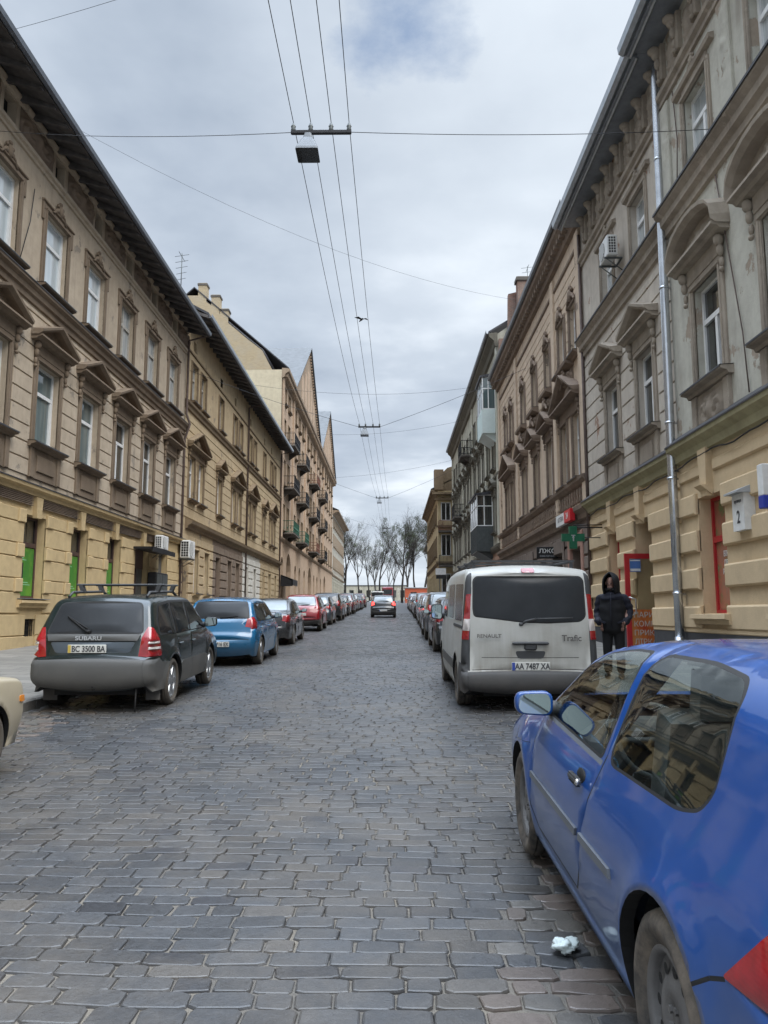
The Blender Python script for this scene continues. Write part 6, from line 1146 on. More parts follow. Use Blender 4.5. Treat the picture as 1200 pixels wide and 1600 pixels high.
def car(kind, name, label, paintm, x, y, rz=0, cat='car', group=None, lit=False, detail=1, plate=True, rim='alloy', rg='glass_dark', lower=None, txt=None):
    sp = dict(SIL[kind]); sp.setdefault('edge', EDGE); sp.setdefault('crown', CROWN); sp.update(ww=.2, rim=rim, res=.09 if detail else .13, h=.12 if detail else .17, nc=13, taper=.09 if kind != 'boxy' else .02, flare=.016)
    c = Car(name, label, cat, sp, group); b = sp['belt'] + .05; top = max(z for _, z in sp['sil']); g1 = top - .15; S = c.S
    def edge_y(z, front):
        i = range(c.itop, len(S)) if front else range(c.itop, -1, -1); i = list(i); zz = S[i, 1]; return float(np.interp(-z, -zz, S[i, 0])) if np.all(np.diff(-zz) >= -1e-6) else float(np.interp(-z, np.maximum.accumulate(-zz), S[i, 0]))
    fa, fb, ra, rb = edge_y(b, 1) - .22, edge_y(g1, 1) - .16, edge_y(b, 0) + .32, edge_y(g1, 0) + .22
    if kind == 'sedan': ra = edge_y(b + .05, 0) + .30
    m1 = (fa + ra) / 2 - .05 if kind != 'boxy' else (fa + ra) / 2
    c.side('body', 'rubber', [(fa + .07, b - .02), (fb + .03, g1 + .03), (rb - .03, g1 + .03), (ra - .07, b + .06), (ra - .02, b - .02)], 0, .05)
    c.side('window', 'glass_dark', [(fa, b), (fb - .02, g1), (m1 + .08, g1 + .012), (m1 + .04, b)], .002, .03); c.side('window', 'glass_dark', [(m1 - .04, b), (m1 + .0, g1 + .012), (rb, g1), (ra, b + .07), (ra + .04, b)], .002, .04)
    c.line([(m1, b), (m1 - .02, .6), (m1 + .02, sp['sill'] + .06)], .009).line([(fa - .02, b - .03), (fa - .06, .62), (fa - .1, sp['sill'] + .06)], .009); c.line([(ra + .05, b - .02), (ra + .15, .75), (sp['ax'][0] + sp['ar'] + .12, sp['sill'] + .06)], .009)
    W_ = c.W; tz0, tz1 = {'hatch': (.82, 1.06), 'sedan': (.72, .93), 'crossover': (.92, 1.1), 'suv': (.9, 1.2), 'boxy': (.55, .72)}[kind]; lm = 'lamp_lit' if lit else 'lamp_red'
    c.side('tail_light', lm, [(-.1, tz0), (-.1, tz1), (.26, tz1 + .03), (.38, (tz0 + tz1) / 2 + .04), (.30, tz0 + .01)], .004, .02); c.cap('rear', 'tail_light', lm, [(W_ * .66, tz0 + .05), (W_ * .70, tz1), (W_ * 1.2, tz1), (W_ * 1.2, tz0)], .004, 0, True)
    rz0, rz1 = (b + .06, top - .10) if kind != 'sedan' else (1.07, top - .07)
    if kind == 'boxy': rz0, rz1 = .96, 1.31
    c.cap('rear', 'body', 'rubber', [(-W_ * .76, rz0 - .015), (-W_ * .66, rz1 + .015), (W_ * .66, rz1 + .015), (W_ * .76, rz0 - .015)], 0, .06); c.cap('rear', 'window', rg, [(-W_ * .74, rz0), (-W_ * .64, rz1), (W_ * .64, rz1), (W_ * .74, rz0)], .002, .06)
    c.cap('front', 'windscreen', 'glass_dark', [(-W_ * .76, sp['belt'] + .10), (-W_ * .64, top - .10), (W_ * .64, top - .10), (W_ * .76, sp['belt'] + .10)], .002, .05); c.cap('front', 'headlight', 'lamp_clear', [(W_ * .5, .60), (W_ * .5, .74), (W_ * .84, .74), (W_ * .84, .60)], .004, .02, True)
    c.cap('rear', 'body', 'seam', [(-W_ * .8, .60), (-W_ * .8, .608), (W_ * .8, .608), (W_ * .8, .60)])
    if lower: c.cap('rear', 'bumper', lower, [(-2, .2), (-2, .50), (2, .50), (2, .2)], .006); c.side('bumper', lower, [(-.1, .2), (-.1, .50), (.36, .50), (.44, .2)], .006)
    if kind == 'boxy': c.side('side_marker', 'lamp_amber', [(3.93, .60), (3.93, .655), (4.02, .655), (4.02, .60)], .012, .012)
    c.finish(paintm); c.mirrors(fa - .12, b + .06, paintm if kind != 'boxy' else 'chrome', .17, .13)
    if plate: c.plate(.74 if kind in ('sedan', 'crossover', 'suv') else .5, txt)
    for sg in (-1, 1):
        for yy in (m1 + .17, ra + .28):
            if detail and yy > .4: xx = float(c.Wf(np.array([yy]), np.array([sp['belt'] - .1]))[0]); m = MB(); m.rbox(*sorted((sg * (xx - .01), sg * (xx + .028))), yy - .09, yy + .09, sp['belt'] - .115, sp['belt'] - .085, .01); c.child('door_handle', m, paintm)
    if kind in ('hatch', 'crossover', 'suv') and detail: m = MB(); y0 = float(c.cap_pt(np.array([[float(c.t_at('rear', rz0 + .02)), 0.]]))[0, 1]); m.tube([(0, y0 - .015, rz0 + .01), (.40, y0 + .02, rz0 + .05)], .012, 6); c.child('wiper', m, 'seam')
    c.place(x, y, rz); return c
PK_L, PK_R = 'cars parked along the left kerb', 'cars parked along the right kerb'
car('boxy', 'saloon_car', 'beige old saloon with an orange side marker, cut by the left edge of the photo', 'paint_beige', -4.275, 3.42, rim='steel')
car('hatch', 'hatchback', 'bright azure five-door hatchback parked in front of the dark green estate', 'paint_azure', -3.84, 17.2, R(.8), group=PK_L, rg='glass_dusty', txt='BC 2716 EX')
car('sedan', 'saloon_car', 'black saloon with a pale reflecting rear window between azure and red cars', 'paint_black', -3.98, 24.0, R(.5), group=PK_L, rg='glass_pale')
car('crossover', 'crossover_car', 'bright red crossover with black lower bumper in the left row', 'paint_red', -3.92, 33.2, R(.5), group=PK_L, rg='glass_pale', lower='plastic_dark')
car('hatch', 'hatchback', 'dark grey hatchback driving away mid-street with lit brake lights', 'paint_graphite', -.57, 52.3, lit=True, rg='glass_pale', lower='plastic_dark')
far = [('hatch', 'paint_slate', 'blue-grey hatchback directly beyond the red crossover'), ('suv', 'paint_graphite', 'dark grey off-roader beyond the blue-grey hatchback on the left'), ('sedan', 'paint_pale', 'pale saloon in the left row beyond the dark off-roader'), ('hatch', 'paint_black', 'black hatchback beyond the pale saloon in the left row'), ('crossover', 'paint_maroon', 'maroon crossover far down the left row'), ('suv', 'paint_black', 'black off-roader beyond the maroon crossover'), ('hatch', 'paint_silver', 'silver hatchback near the far end of the left row'), ('sedan', 'paint_navy', 'navy saloon beyond the silver hatchback on the left'), ('hatch', 'paint_graphite', 'graphite hatchback second from the far end of the left row'), ('suv', 'paint_maroon', 'maroon off-roader last in the left row')]
NM = {'hatch': 'hatchback', 'suv': 'off_roader', 'sedan': 'saloon_car', 'crossover': 'crossover_car'}
for i, (k, p, l) in enumerate(far): car(k, NM[k], l, p, -4.0 + .08 * math.sin(i * 2.1), (40.2, 46.0, 51.4, 57.0, 62.4, 67.6, 73.2, 79.0, 85.2, 91.5)[i], group=PK_L, detail=0, rg=('glass_pale', 'glass_dark')[i % 2], plate=i < 4)
farr = [('hatch', 'paint_graphite', 'graphite hatchback parked directly in front of the white van'), ('suv', 'paint_slate', 'slate grey off-roader second beyond the white van'), ('sedan', 'paint_black', 'black saloon in the right row between grey off-roader and silver hatchback'), ('hatch', 'paint_silver', 'silver hatchback beyond the black saloon on the right'), ('crossover', 'paint_maroon', 'maroon crossover midway down the right row'), ('suv', 'paint_black', 'black off-roader beyond the maroon crossover on the right'), ('hatch', 'paint_red', 'red hatchback far down the right row'), ('sedan', 'paint_slate', 'slate saloon beyond the red hatchback'), ('hatch', 'paint_pale', 'pale hatchback near the far end of the right row'), ('suv', 'paint_navy', 'navy off-roader last in the right row')]
for i, (k, p, l) in enumerate(farr): car(k, NM[k], l, p, (2.02, 2.08, 2.2, 2.25, 2.38, 2.4, 2.45, 2.5, 2.5, 2.6)[i], (21.2, 27.0, 33.2, 38.8, 44.6, 50.6, 57.2, 64, 71.5, 80)[i], group=PK_R, detail=1 if i < 2 else 0, rg=('glass_dark', 'glass_pale')[i % 2], plate=i < 2)
v2 = copy_tree(next(o for o in bpy.data.objects if o.name == 'van')); v2['label'] = 'small distant white van on the road beyond the parked cars'; v2.location = (-2.0, 108, G(108)); 
for ch in [o for o in bpy.data.objects if o.parent == v2 and o.name.split('.')[0] in ('lettering', 'number_plate')]:
    for k in [o for o in bpy.data.objects if o.parent == ch]: bpy.data.objects.remove(k)
    bpy.data.objects.remove(ch)
simple('shade_grey', (.12, .13, .14), .5, .2, .1)
# ================================================================ overhead wires and hanging lamps
LAMPS = [(-1.13, 11.5, 9.32, 1.0), (-.98, 33.3, 9.84, 1.0), (-.73, 58.8, 10.52, 1.0), (-.6, 86, 11.2, 1.0)]
def wire(label, pts, r=.008, group=None):
    m = MB(); m.tube(pts, r, 5, 0, False); return tag(m.build('overhead_wire', 'iron_black'), label, 'wire', group)
def sag(a, b, d, n=14): a, b = Vector(a), Vector(b); return [tuple(a.lerp(b, i / n) - Vector((0, 0, d * 4 * (i / n) * (1 - i / n)))) for i in range(n + 1)]
WX = (-.45, -.17, .16, .45)
nth = ('first', 'second', 'third', 'fourth')
for k, (x, y, z, s) in enumerate(LAMPS):
    t = thing('hanging_lamp', ('nearest hanging street lamp, large under its black bar', 'second hanging street lamp, halfway down the wires', 'third small hanging street lamp far down the street', 'fourth tiny hanging street lamp above the street end')[k], 'street lamp', (x, y, z), group='street lamps hung over the road')
    m = MB(); m.rbox(-.49, .49, -.03, .03, -.035, .035, .012); m.build('bar', 'iron_black', t)
    for wx in WX: m = MB(); m.lathe([(.02, .028), (.05, .04), (.07, .03), (.10, .042), (.12, .03), (.15, .022), (.17, .001)], 10, 'z', (wx, 0, 0)); m.build('insulator', 'iron_grey', t)
    m = MB(); sec = [(.055, .05, -.03), (.075, .07, -.12), (.12, .12, -.20), (.175, .20, -.36), (.18, .21, -.40)]; v = []
    for a, b, zz in sec: v += [(p - .21, q_, zz) for p, q_ in roundpoly([(-a, -b), (a, -b), (a, b), (-a, b)], .03, 3)]
    n = len(v) // len(sec); m.add(v, [(j * n + i, j * n + (i + 1) % n, (j + 1) * n + (i + 1) % n, (j + 1) * n + i) for j in range(len(sec) - 1) for i in range(n)]); m.build('lamp_shade', 'shade_grey', t)
    m = MB(); m.add([(p - .21, q_, -.395) for p, q_ in roundpoly([(-.172, -.20), (.172, -.20), (.172, .20), (-.172, .20)], .03, 3)], [tuple(range(n))]); m.build('lamp_glass', 'glass_dark', t)
for i, wx in enumerate(WX):
    pts = []; A = [(LAMPS[0][0] + wx + .22, -14, 8.9)] + [(x + wx, y, z + .17) for x, y, z, s in LAMPS] + [(-.5 + wx, 125, 12.2)]
    for a, b in zip(A, A[1:]): pts += sag(a, b, .28)[:-1]
    wire(('leftmost of the four wires running along the street through the lamp bars', 'second from left of the four wires running along the street', 'third from left of the four wires running along the street', 'rightmost of the four wires running along the street through the lamp bars')[i], pts, .006)
ends = [((WL + .1, 16.5, 12.8), (WR - .16, 13.1, 10.42)), ((WL + .1, 35, 13), (WR - .2, 33.3, 12.5)), ((WL + .1, 60, 14), (WR - .2, 58.8, 13.3)), ((WL, 86, 14), (WR - .2, 86, 14))]
for k, (x, y, z, s) in enumerate(LAMPS):
    wire('wire holding the %s hanging lamp from the left house' % ('nearest', 'second', 'third', 'fourth')[k], sag(ends[k][0], (x - .48, y, z), .12), .006 if k == 0 else .009); wire('wire holding the %s hanging lamp from the right house' % ('nearest', 'second', 'third', 'fourth')[k], sag((x + .48, y, z), ends[k][1], .08), .006 if k == 0 else .009)
wire('thin slack wire high at the top left corner above the tan house', sag((-10.2, 17.5, 16.0), (1.5, 11, 13.6), .2), .005)
wire('long slack wire crossing from tan house roof to rose-tan house eave', sag((-10.0, 20.6, 16.1), (5.8, 33.8, 15.9), .9), .0045)
wire('slack wire crossing below it from ochre house to grey-green house', sag((-9, 47, 16.0), (6.0, 54, 17.9), .6), .009); wire('slack wire crossing between gabled block and grey-green house', sag((-9.4, 70, 18.5), (6.0, 62, 17.5), .7), .009); wire('lowest slack wire crossing near the far street end', sag((-9.4, 78, 15.5), (6.0, 72, 16.2), .5), .009)
h = MB(); h.tube([(0, 0, 0), (-.16, 0, 0)], .012, 6); h.tube([(-.16 + .04 * math.cos(a), .0, .04 * math.sin(a)) for a in np.linspace(0, 6.28, 10)], .01, 6); tag(h.build('wall_hook', 'iron_black', None, (WR - .15, 13.1, 10.42)), 'iron wall hook holding the lamp wire on the grey right-hand house', 'hook')
# ================================================================ signs on the right
t = thing('pharmacy_cross', 'green pharmacy cross on a bracket beside the peach ground floor', 'sign', (5.31, 22.5, 3.83)); a, b = .11, .33
m = MB(); m.prism([(-a, -b), (a, -b), (a, -a), (b, -a), (b, a), (a, a), (a, b), (-a, b), (-a, a), (-b, a), (-b, -a), (-a, -a)], -.07, .07, lambda p, d, q_: (p, d, q_)); m.build('cross_panel', 'cross_green', t)
m = MB(); m.box(-.018, .018, -.076, -.07, -.11, .06); m.box(-.06, .06, -.076, -.0705, .05, .075); m.ell((0, -.073, .0), .035, .006, .03); m.build('emblem', 'sign_grey', t)
m = MB(); m.tube([(.87, 0, .30), (.0, 0, .30)], .02, 8); m.tube([(.87, 0, .38), (.02, 0, .36)], .015, 8); m.tube([(.87, 0, 0), (.3, 0, 0)], .015, 8); m.tube([(0, 0, .30), (0, 0, b - .02)], .015, 6); m.build('bracket', 'iron_black', t)
t = thing('hanging_sign', 'black rectangular sign with white stylised lettering sticking out of the dark shopfronts', 'sign', (5.86, 29, 3.9)); m = MB(); m.rbox(-.40, .40, -.06, .06, -.22, .22, .01); m.build('panel', 'sign_black', t)
lettering('ЛЖС', .22, 'sign_white', t, (.0, -.062, .055), (R(90), 0, 0), 1.25, .003); lettering('ЮВЕЛІРНИЙ', .085, 'sign_grey', t, (0, -.062, -.13), (R(90), 0, 0), 1.1)
t = thing('shop_sign', 'white and red shop sign on the wall above the pharmacy door', 'sign', (5.92, 26, 4.85)); m = MB(); m.rbox(-.05, .08, -.1, 1.35, -.2, .2, .01); m.build('white_panel', 'sign_white', t); m = MB(); m.rbox(-.09, .08, -1.0, -.1, -.2, .2, .01); m.build('red_panel', 'sign_red', t)
lettering('АПТЕКА', .22, 'ink', t, (-.053, .62, .0), (R(90), 0, R(-90)), 1.0); lettering('24', .28, 'sign_white', t, (-.094, -.55, 0), (R(90), 0, R(-90)), 1.1, .006)
t = thing('wall_sign', 'white and blue sign sticking out of the peach wall at the right edge', 'sign', (5.95, 11.45, 3.5)); m = MB(); m.rbox(-.42, .22, -.08, .08, -.14, .34, .012); m.build('panel', 'sign_white', t); m = MB(); m.rbox(-.422, .222, -.082, .082, -.33, -.135, .012); m.build('band', 'sign_blue', t)
m = MB(); m.prism([(-.34, -.08), (.04, -.08), (-.15, .24)], -.084, -.079, lambda p, d, q_: (p, d, q_)); m.build('emblem', 'sign_blue', t); lettering('АПТЕКА', .075, 'sign_white', t, (-.1, -.084, -.235), (R(90), 0, 0), 1.0)
t = thing('house_number_sign', 'old white house number box with a little roof on the peach wall', 'sign', (6.0, 12.95, 3.3)); m = MB(); m.prism([(.08, -.26), (-.16, -.24), (-.16, .0), (.08, .02)] if False else [(.16, -.22), (-.14, -.22), (-.14, .22), (.16, .22)], -.30, .34, lambda p, d, q_: (p, q_, d)); m.build('box', 'sign_white', t)
m = MB(); m.prism([(.14, .32), (-.26, .32), (-.26, .35), (.14, .52)], -.26, .26, lambda p, d, q_: (p, d, q_)); m.build('roof', 'sign_grey', t)
lettering('2', .30, 'ink', t, (-.143, 0, -.08), (R(90), 0, R(-90)), .8, .006); lettering('вулиця', .085, 'ink', t, (-.143, 0, .20), (R(90), 0, R(-90)), .9)
t = thing('road_sign', 'small white and black road sign on a post beyond the right parked cars', 'road sign', (4.1, 66, G(66) + .15)); m = MB(); m.tube([(0, 0, 0), (0, 0, 3.6)], .035, 8); m.build('post', 'iron_grey', t); m = MB(); m.box(-.35, .55, -.05, -.03, 3.1, 3.65); m.build('panel', 'sign_white', t); m = MB(); m.box(-.3, .6, -.055, -.035, 2.75, 3.08); m.build('lower_panel', 'sign_black', t)
# crumpled paper
m = MB(); nu, nv = 26, 14; v = []
for j in range(nv + 1):
    t_ = math.pi * j / nv
    for i in range(nu):
        q_ = 2 * math.pi * i / nu; r_ = 1 + .28 * math.sin(3 * q_ + 2 * t_) * math.sin(2 * t_) + .20 * abs(math.sin(5 * q_ - 4 * t_)) - .16 * abs(math.sin(7 * t_ + 2 * q_))
        v.append((.062 * r_ * math.sin(t_) * math.cos(q_), .045 * r_ * math.sin(t_) * math.sin(q_), .024 + .026 * r_ * math.cos(t_)))
m.add(v, [(j * nu + i, (j + 1) * nu + i, (j + 1) * nu + (i + 1) % nu, j * nu + (i + 1) % nu) for j in range(nv) for i in range(nu)], 0, True); tag(m.build('crumpled_paper', 'white_paint', None, (.78, 3.70, G(3.7) + .004), (0, 0, .5), merge=.0005), 'crumpled white paper scrap on the setts beside the blue hatchback', 'litter')
# ================================================================ the person
simple('jacket_navy', (.009, .010, .020), .8, 0, .35, .004, 4); simple('jacket_black', (.0045, .0045, .006), .85, 0, .2, .004, 4); simple('skin', (.30, .165, .125), .5, 0, .1); simple('trousers_black', (.006, .006, .007), .85, 0, .2); simple('shoe_black', (.01, .01, .01), .5, 0, .2); simple('beard', (.05, .035, .03), .8, 0, .2)
def skin(name, mat, pts, edges, parent, sub=2, root=0):
    me = bpy.data.meshes.new(name); me.from_pydata([p[:3] for p in pts], edges, []); me.materials.append(MAT[mat]); o = link(name, me, parent); o.modifiers.new('skin', 'SKIN'); 
    if not me.skin_vertices: me.attributes
    for sv, p in zip(me.skin_vertices[0].data, pts): sv.radius = (p[3], p[4] if len(p) > 4 else p[3])
    me.skin_vertices[0].data[root].use_root = True; m = o.modifiers.new('sub', 'SUBSURF'); m.levels = m.render_levels = sub
    dg = bpy.context.evaluated_depsgraph_get(); m2 = bpy.data.meshes.new_from_object(o.evaluated_get(dg)); o.modifiers.clear(); o.data = m2; m2.name = name
    for p in m2.polygons: p.use_smooth = True
    return o
def make_person():
    t = thing('person', 'person in a dark hooded jacket and black trousers, hands in pockets, beside the van', 'person', (3.86, 13.6, G(13.6) + .15), (0, 0, R(-24)))
    # the body faces -y; one continuous figure, clothes lie over it
    pts = [(0, 0, .96, .15, .11), (0, .01, 1.15, .14, .10), (0, .02, 1.32, .15, .10), (0, .01, 1.43, .075, .065), (0, -.005, 1.53, .055), (0, -.03, 1.60, .07, .085), (0, -.03, 1.70, .075, .095), (0, -.02, 1.755, .045, .05)]
    e = [(i, i + 1) for i in range(7)]
    for s in (-1, 1):
        o = len(pts); pts += [(s * .17, .015, 1.40, .05), (s * .25, .06, 1.17, .042), (s * .22, -.06, .98, .036), (s * .185, -.13, .93, .03)]; e += [(3, o), (o, o + 1), (o + 1, o + 2), (o + 2, o + 3)]
        o = len(pts); pts += [(s * .09, 0, .88, .085), (s * .10, -.01, .50, .06), (s * .11, .02, .09, .042), (s * .12, -.10, .04, .035)]; e += [(0, o), (o, o + 1), (o + 1, o + 2), (o + 2, o + 3)]
    body = skin('body', 'skin', pts, e, t)
    m = MB(); m.ell((0, -.128, 1.635), .014, .022, .02); m.ell((0, -.10, 1.575), .052, .04, .045); bd = m.build('nose_and_chin', 'skin', body); m = MB(); m.ell((0, -.105, 1.565), .055, .042, .04); m.build('beard', 'beard', body)
    for s in (-1, 1): m = MB(); m.ell((s * .03, -.118, 1.655), .012, .008, .008); m.build('eye', 'ink', body); m = MB(); m.ell((s * .085, -.02, 1.64), .012, .025, .034); m.build('ear', 'skin', body)
    # hands: palm in the pocket opening, five fingers curled
    for s in (-1, 1):
        m = MB(); c = Vector((s * .175, -.085, .90)); m.ell(c, .026, .035, .045)
        for k in range(4): m.tube([c + Vector((s * (-.018 + .012 * k), -.02, -.03)), c + Vector((s * (-.020 + .012 * k), -.026, -.065)), c + Vector((s * (-.022 + .011 * k), -.012, -.09 + .004 * abs(k - 1)))], [.0095, .009, .007], 6)
        m.tube([c + Vector((-s * .022, -.01, .0)), c + Vector((-s * .045, -.02, -.03)), c + Vector((-s * .045, -.018, -.055))], [.011, .01, .008], 6); m.build('hand', 'skin', body)
    jp = [(0, .0, .70, .235, .17), (0, .005, .98, .24, .18), (0, .01, 1.2, .25, .185), (0, .015, 1.36, .245, .165), (0, .01, 1.46, .17, .135), (0, 0, 1.52, .12, .115)]; skin('jacket', 'jacket_black', jp, [(i, i + 1) for i in range(5)], t)
    for s in (-1, 1): skin('sleeve', 'jacket_navy', [(s * .11, .012, 1.44, .085), (s * .205, .02, 1.37, .095), (s * .265 + .015, .07 + s * .02, 1.17, .08), (s * .262, .03, 1.06, .075), (s * .235, -.07 + s * .02, .965, .064), (s * .18, -.125 + s * .02, .935, .058)], [(i, i + 1) for i in range(5)], t)
    yk = skin('jacket_yoke', 'jacket_navy', [(0, .012, 1.30, .255, .185), (0, .013, 1.40, .245, .172), (0, .01, 1.475, .18, .145), (0, .005, 1.52, .13, .12)], [(0, 1), (1, 2), (2, 3)], t)
    # cloth folds: push the clothes' surfaces in and out a little
    for o in [q_ for q_ in bpy.data.objects if q_.parent == t and q_.name.split('.')[0] in ('jacket', 'sleeve', 'jacket_yoke')]:
        for vv in o.data.vertices:
            x, y, z = vv.co; vv.co += vv.normal * (.010 * math.sin(34 * z + 9 * x) * math.sin(11 * x + 3) + .007 * math.sin(61 * z - 17 * x + 8 * y))
    # hood: a loose pointed shell round the head, open towards the face
    h = MB(); v = []; k = 21; rows = 12
    for j in range(rows):
        f = j / (rows - 1); z = 1.49 + .345 * f; w_ = (.135, .142, .146, .148, .148, .147, .144, .138, .126, .105, .07, .012)[j]; fw = .02 + .035 * min(1, f * 1.4)
        for i in range(k):
            th = math.pi * (-.24 + 1.48 * i / (k - 1)); x, y = w_ * math.cos(th), w_ * 1.12 * math.sin(th)
            v.append((x * (1 - .10 * max(0, -math.sin(th))), y - .02 - (fw * 1.3 if math.sin(th) < -.5 else 0) + .05 * f * f + .006 * math.sin(9 * th + 7 * f), z + .02 * math.sin(th) * (1 - f)))
    h.add(v, [(j * k + i, j * k + i + 1, (j + 1) * k + i + 1, (j + 1) * k + i) for j in range(rows - 1) for i in range(k - 1)], 0, True)
    rim = [Vector(v[j * k]) for j in range(rows)] + [Vector(v[j * k + k - 1]) for j in range(rows - 1, -1, -1)]; h.tube(rim, .016, 6)
    h.tube([(.11 * math.cos(a), -.01 + .10 * math.sin(a), 1.515 - .025 * math.sin(a)) for a in np.linspace(-1.35, math.pi + 1.35, 20)], .035, 8); hd = h.build('hood', 'jacket_black', t, fix=False)
    # head and hood look to the person's right, chin down
    T = Matrix.Translation((0, 0, 1.5)) @ Matrix.Rotation(R(-6), 4, 'Z') @ Matrix.Rotation(R(10), 4, 'X') @ Matrix.Translation((0, 0, -1.5)); hd.data.transform(T)
    for vv in body.data.vertices:
        if vv.co.z > 1.52: vv.co = T @ vv.co
    for o in [q_ for q_ in bpy.data.objects if q_.parent == body and q_.name.split('.')[0] != 'hand']: o.data.transform(T)
    m = MB(); m.tube([(0, -.205, .86), (0, -.21, 1.1), (0, -.20, 1.3), (0, -.155, 1.46)], .008, 6); m.build('zip', 'jacket_navy', t)
    for s in (-1, 1): m = MB(); m.obox((s * .155, -.165, .97), Vector((.05, .0, .02 * s)), Vector((0, .02, 0)), Vector((-.012 * s, 0, .012))); m.build('pocket_flap', 'jacket_navy', t)
    for s in (-1, 1): skin('trouser_leg', 'trousers_black', [(s * .075, .0, .93, .125, .135), (s * .10, .0, .70, .10), (s * .105, -.005, .48, .085), (s * .11, .015, .22, .078), (s * .11, .01, .07, .08)], [(i, i + 1) for i in range(4)], t)
    for s in (-1, 1): m = MB(); m.ell((s * .115, -.05, .045), .05, .14, .055, 0, 10, 6); m.build('shoe', 'shoe_black', t)
make_person()
t = thing('bird', 'small dark bird in flight beside the overhead wires', 'bird', (-1.21, 30, 13.5), (0, 0, .5)); m = MB(); m.tube([(0, -.13, 0), (0, -.07, .01), (0, .02, .0), (0, .10, -.01), (0, .20, -.015)], [.012, .035, .045, .03, .02], 8); m.build('body', 'iron_black', t)
for s in (-1, 1): m = MB(); m.add([(s * .03, -.05, .02), (s * .17, -.07, .07), (s * .33, .02, .03), (s * .16, .05, .06), (s * .03, .06, .01)], [(0, 1, 2, 3, 4)]); m.build('wing', 'iron_black', t)
# ================================================================ bare trees and what closes the street
paint('kiosk_orange', (.45, .10, .045), .5, .2, coat=0); simple('bark', (.035, .031, .027), .9, 0, .3); simple('twigs', (.045, .039, .034), .9, 0, .3); simple('mistletoe', (.045, .06, .022), .85, 0, .4)
def tree_meshes(seed, H_, mist):
    rg = random.Random(seed); tr, tw, mi = MB(), MB(), MB()
    def grow(p, d, ln, r, lv):
        pts = [p]; q_ = p; dd = d.copy(); n = 4 if lv < 3 else 3
        for i in range(n): dd = (dd + Vector((rg.uniform(-.16, .16), rg.uniform(-.16, .16), rg.uniform(-.02, .14)))).normalized(); q_ = q_ + dd * ln / n; pts.append(q_)
        (tr if lv < 3 else tw).tube(pts, [r * (1 - .45 * i / n) for i in range(n + 1)], 7 if lv < 2 else 4 if lv < 4 else 3, 0, False)
        if lv >= 5:
            return
        if mist and lv in (3, 4) and rg.random() < mist * .05: mi_clump(q_)
        for k in range(rg.choice((3, 3, 4)) if lv else rg.choice((3, 4))):
            i = rg.choice((2, 3, 4)) if lv < 3 else rg.choice((1, 2, 3)); i = min(i, n); a = rg.uniform(0, 6.28); sp = rg.uniform(.35, .85) if lv else rg.uniform(.25, .55); o = dd.orthogonal().normalized(); o2 = dd.cross(o); nd = (dd + (o * math.cos(a) + o2 * math.sin(a)) * sp + Vector((0, 0, .12))).normalized(); grow(pts[i], nd, ln * rg.uniform(.58, .80), r * (1 - .45 * i / n) * rg.uniform(.55, .72), lv + 1)
        if lv < 4: grow(q_, dd, ln * .72, r * .55, lv + 1)
    def mi_clump(p):
        R_ = rg.uniform(.4, .9)
        for _ in range(130):
            d = Vector((rg.gauss(0, 1), rg.gauss(0, 1), rg.gauss(0, 1))).normalized() * R_ * rg.random() ** .4; c = p + d; a = Vector((rg.gauss(0, 1), rg.gauss(0, 1), rg.gauss(0, 1))).normalized(); b = a.orthogonal().normalized(); s = rg.uniform(.05, .11); mi.add([c - a * s, c + b * s * .4, c + a * s, c - b * s * .4], [(0, 1, 2, 3)])
    grow(Vector((0, 0, 0)), Vector((0, 0, 1)), H_ * .42, H_ * .018, 0); return tr.mesh('trunk', 'bark'), tw.mesh('crown', 'twigs'), mi.mesh('mistletoe', 'mistletoe') if mi.F else None
TM = [tree_meshes(3, 15, 1.0), tree_meshes(11, 13, .5), tree_meshes(29, 14, 1.3), tree_meshes(41, 11, 0)]
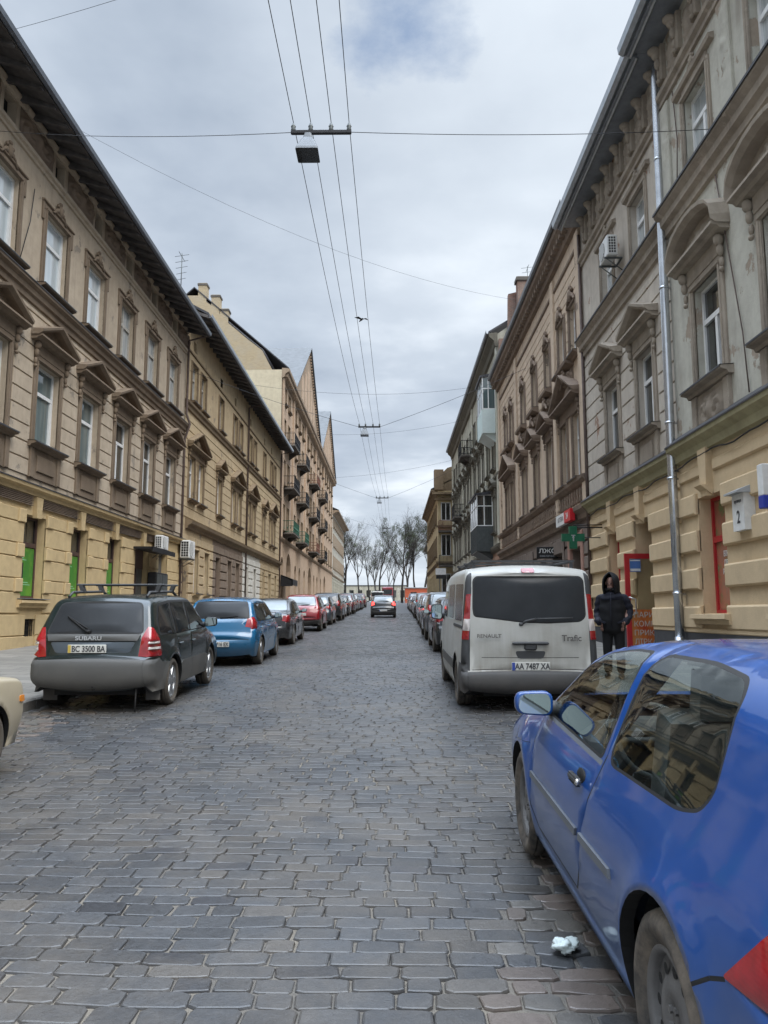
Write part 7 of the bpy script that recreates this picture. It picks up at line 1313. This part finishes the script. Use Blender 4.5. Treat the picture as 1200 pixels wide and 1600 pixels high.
TL = [(-9.6, 158, 0, 1.05, 'leftmost bare tree with mistletoe beyond the left row end'), (-7.2, 170, 1, .95, 'bare tree second from left beyond the street end'), (-5.0, 175, 3, 1.1, 'low bare twiggy tree left of the street axis'), (-2.6, 168, 1, 1.1, 'thin bare tree just left of the street axis'), (-.6, 185, 3, .9, 'small faint bare tree on the street axis'), (1.9, 142, 2, 1.05, 'tallest bare tree full of mistletoe right of the street axis'), (3.4, 158, 0, .85, 'bare tree directly behind the tallest mistletoe tree'), (4.6, 160, 2, 1.04, 'bare mistletoe tree beside the ochre corner house'), (6.4, 150, 0, 1.05, 'rightmost bare tree partly hidden by the corner house'), (-12.5, 165, 2, 1, 'bare tree mostly hidden behind the last left house'), (-3.9, 190, 0, .85, 'distant bare tree between the low twiggy tree and thin tree'), (.6, 195, 1, .9, 'distant slim bare tree left of the tallest tree')]
for x, y, k, s, l in TL:
    t = thing('bare_tree', l, 'tree', (x, y, G(y)), (0, 0, x * 1.7), 'bare trees closing the street'); t.scale = (s, s, s); a, b, c = TM[k]; o = link('trunk', a, t); link('crown', b, t)
    if c: link('mistletoe', c, t)
def plain_box(name, label, cat, x0, x1, y0, y1, z0, z1, m, trim):
    t = thing(name, label, cat, ((x0 + x1) / 2, (y0 + y1) / 2, z0)); w_, d, h = (x1 - x0) / 2, (y1 - y0) / 2, z1 - z0; mb = MB(); mb.box(-w_, w_, -d, d, 0, h); mb.build('wall', m, t); mb = MB(); mb.box(-w_ - .15, w_ + .15, -d - .15, d + .15, h, h + .15); mb.build('roof', trim, t)
    n = max(2, int(w_ * 2 / 2.2))
    for i in range(n): u = -w_ + (i + .5) * w_ * 2 / n; mb = MB(); mb.box(u - .55, u + .55, -d - .06, -d + .02, h * .35, h * .75); mb.build('window', 'pane_dark', t)
plain_box('low_building', 'long low grey building closing the street behind the trees', 'building', -14, 4, 205, 212, G(200) - .5, G(200) + 4.2, 'r3_grey', 'roof_dark')
plain_box('kiosk', 'low orange-red kiosk beyond the right row of parked cars', 'kiosk', 2.4, 8.5, 138, 142, G(140) - .2, G(140) + 2.6, 'kiosk_orange' if 'kiosk_orange' in MAT else 'brick_red', 'sign_grey')
t = thing('tram', 'red tram seen end-on far beyond the parked cars', 'tram', (-.9, 168, G(168))); m = MB(); m.rbox(-1.2, 1.2, 0, 14, .4, 3.1, .18); m.build('body', 'paint_red', t); m = MB(); m.rbox(-1.0, 1.0, -.04, .1, 1.5, 2.6, .1); m.build('windscreen', 'glass_dark', t); m = MB(); m.box(-1.0, 1.0, .3, 13.6, 3.1, 3.3); m.build('roof', 'sign_grey', t)
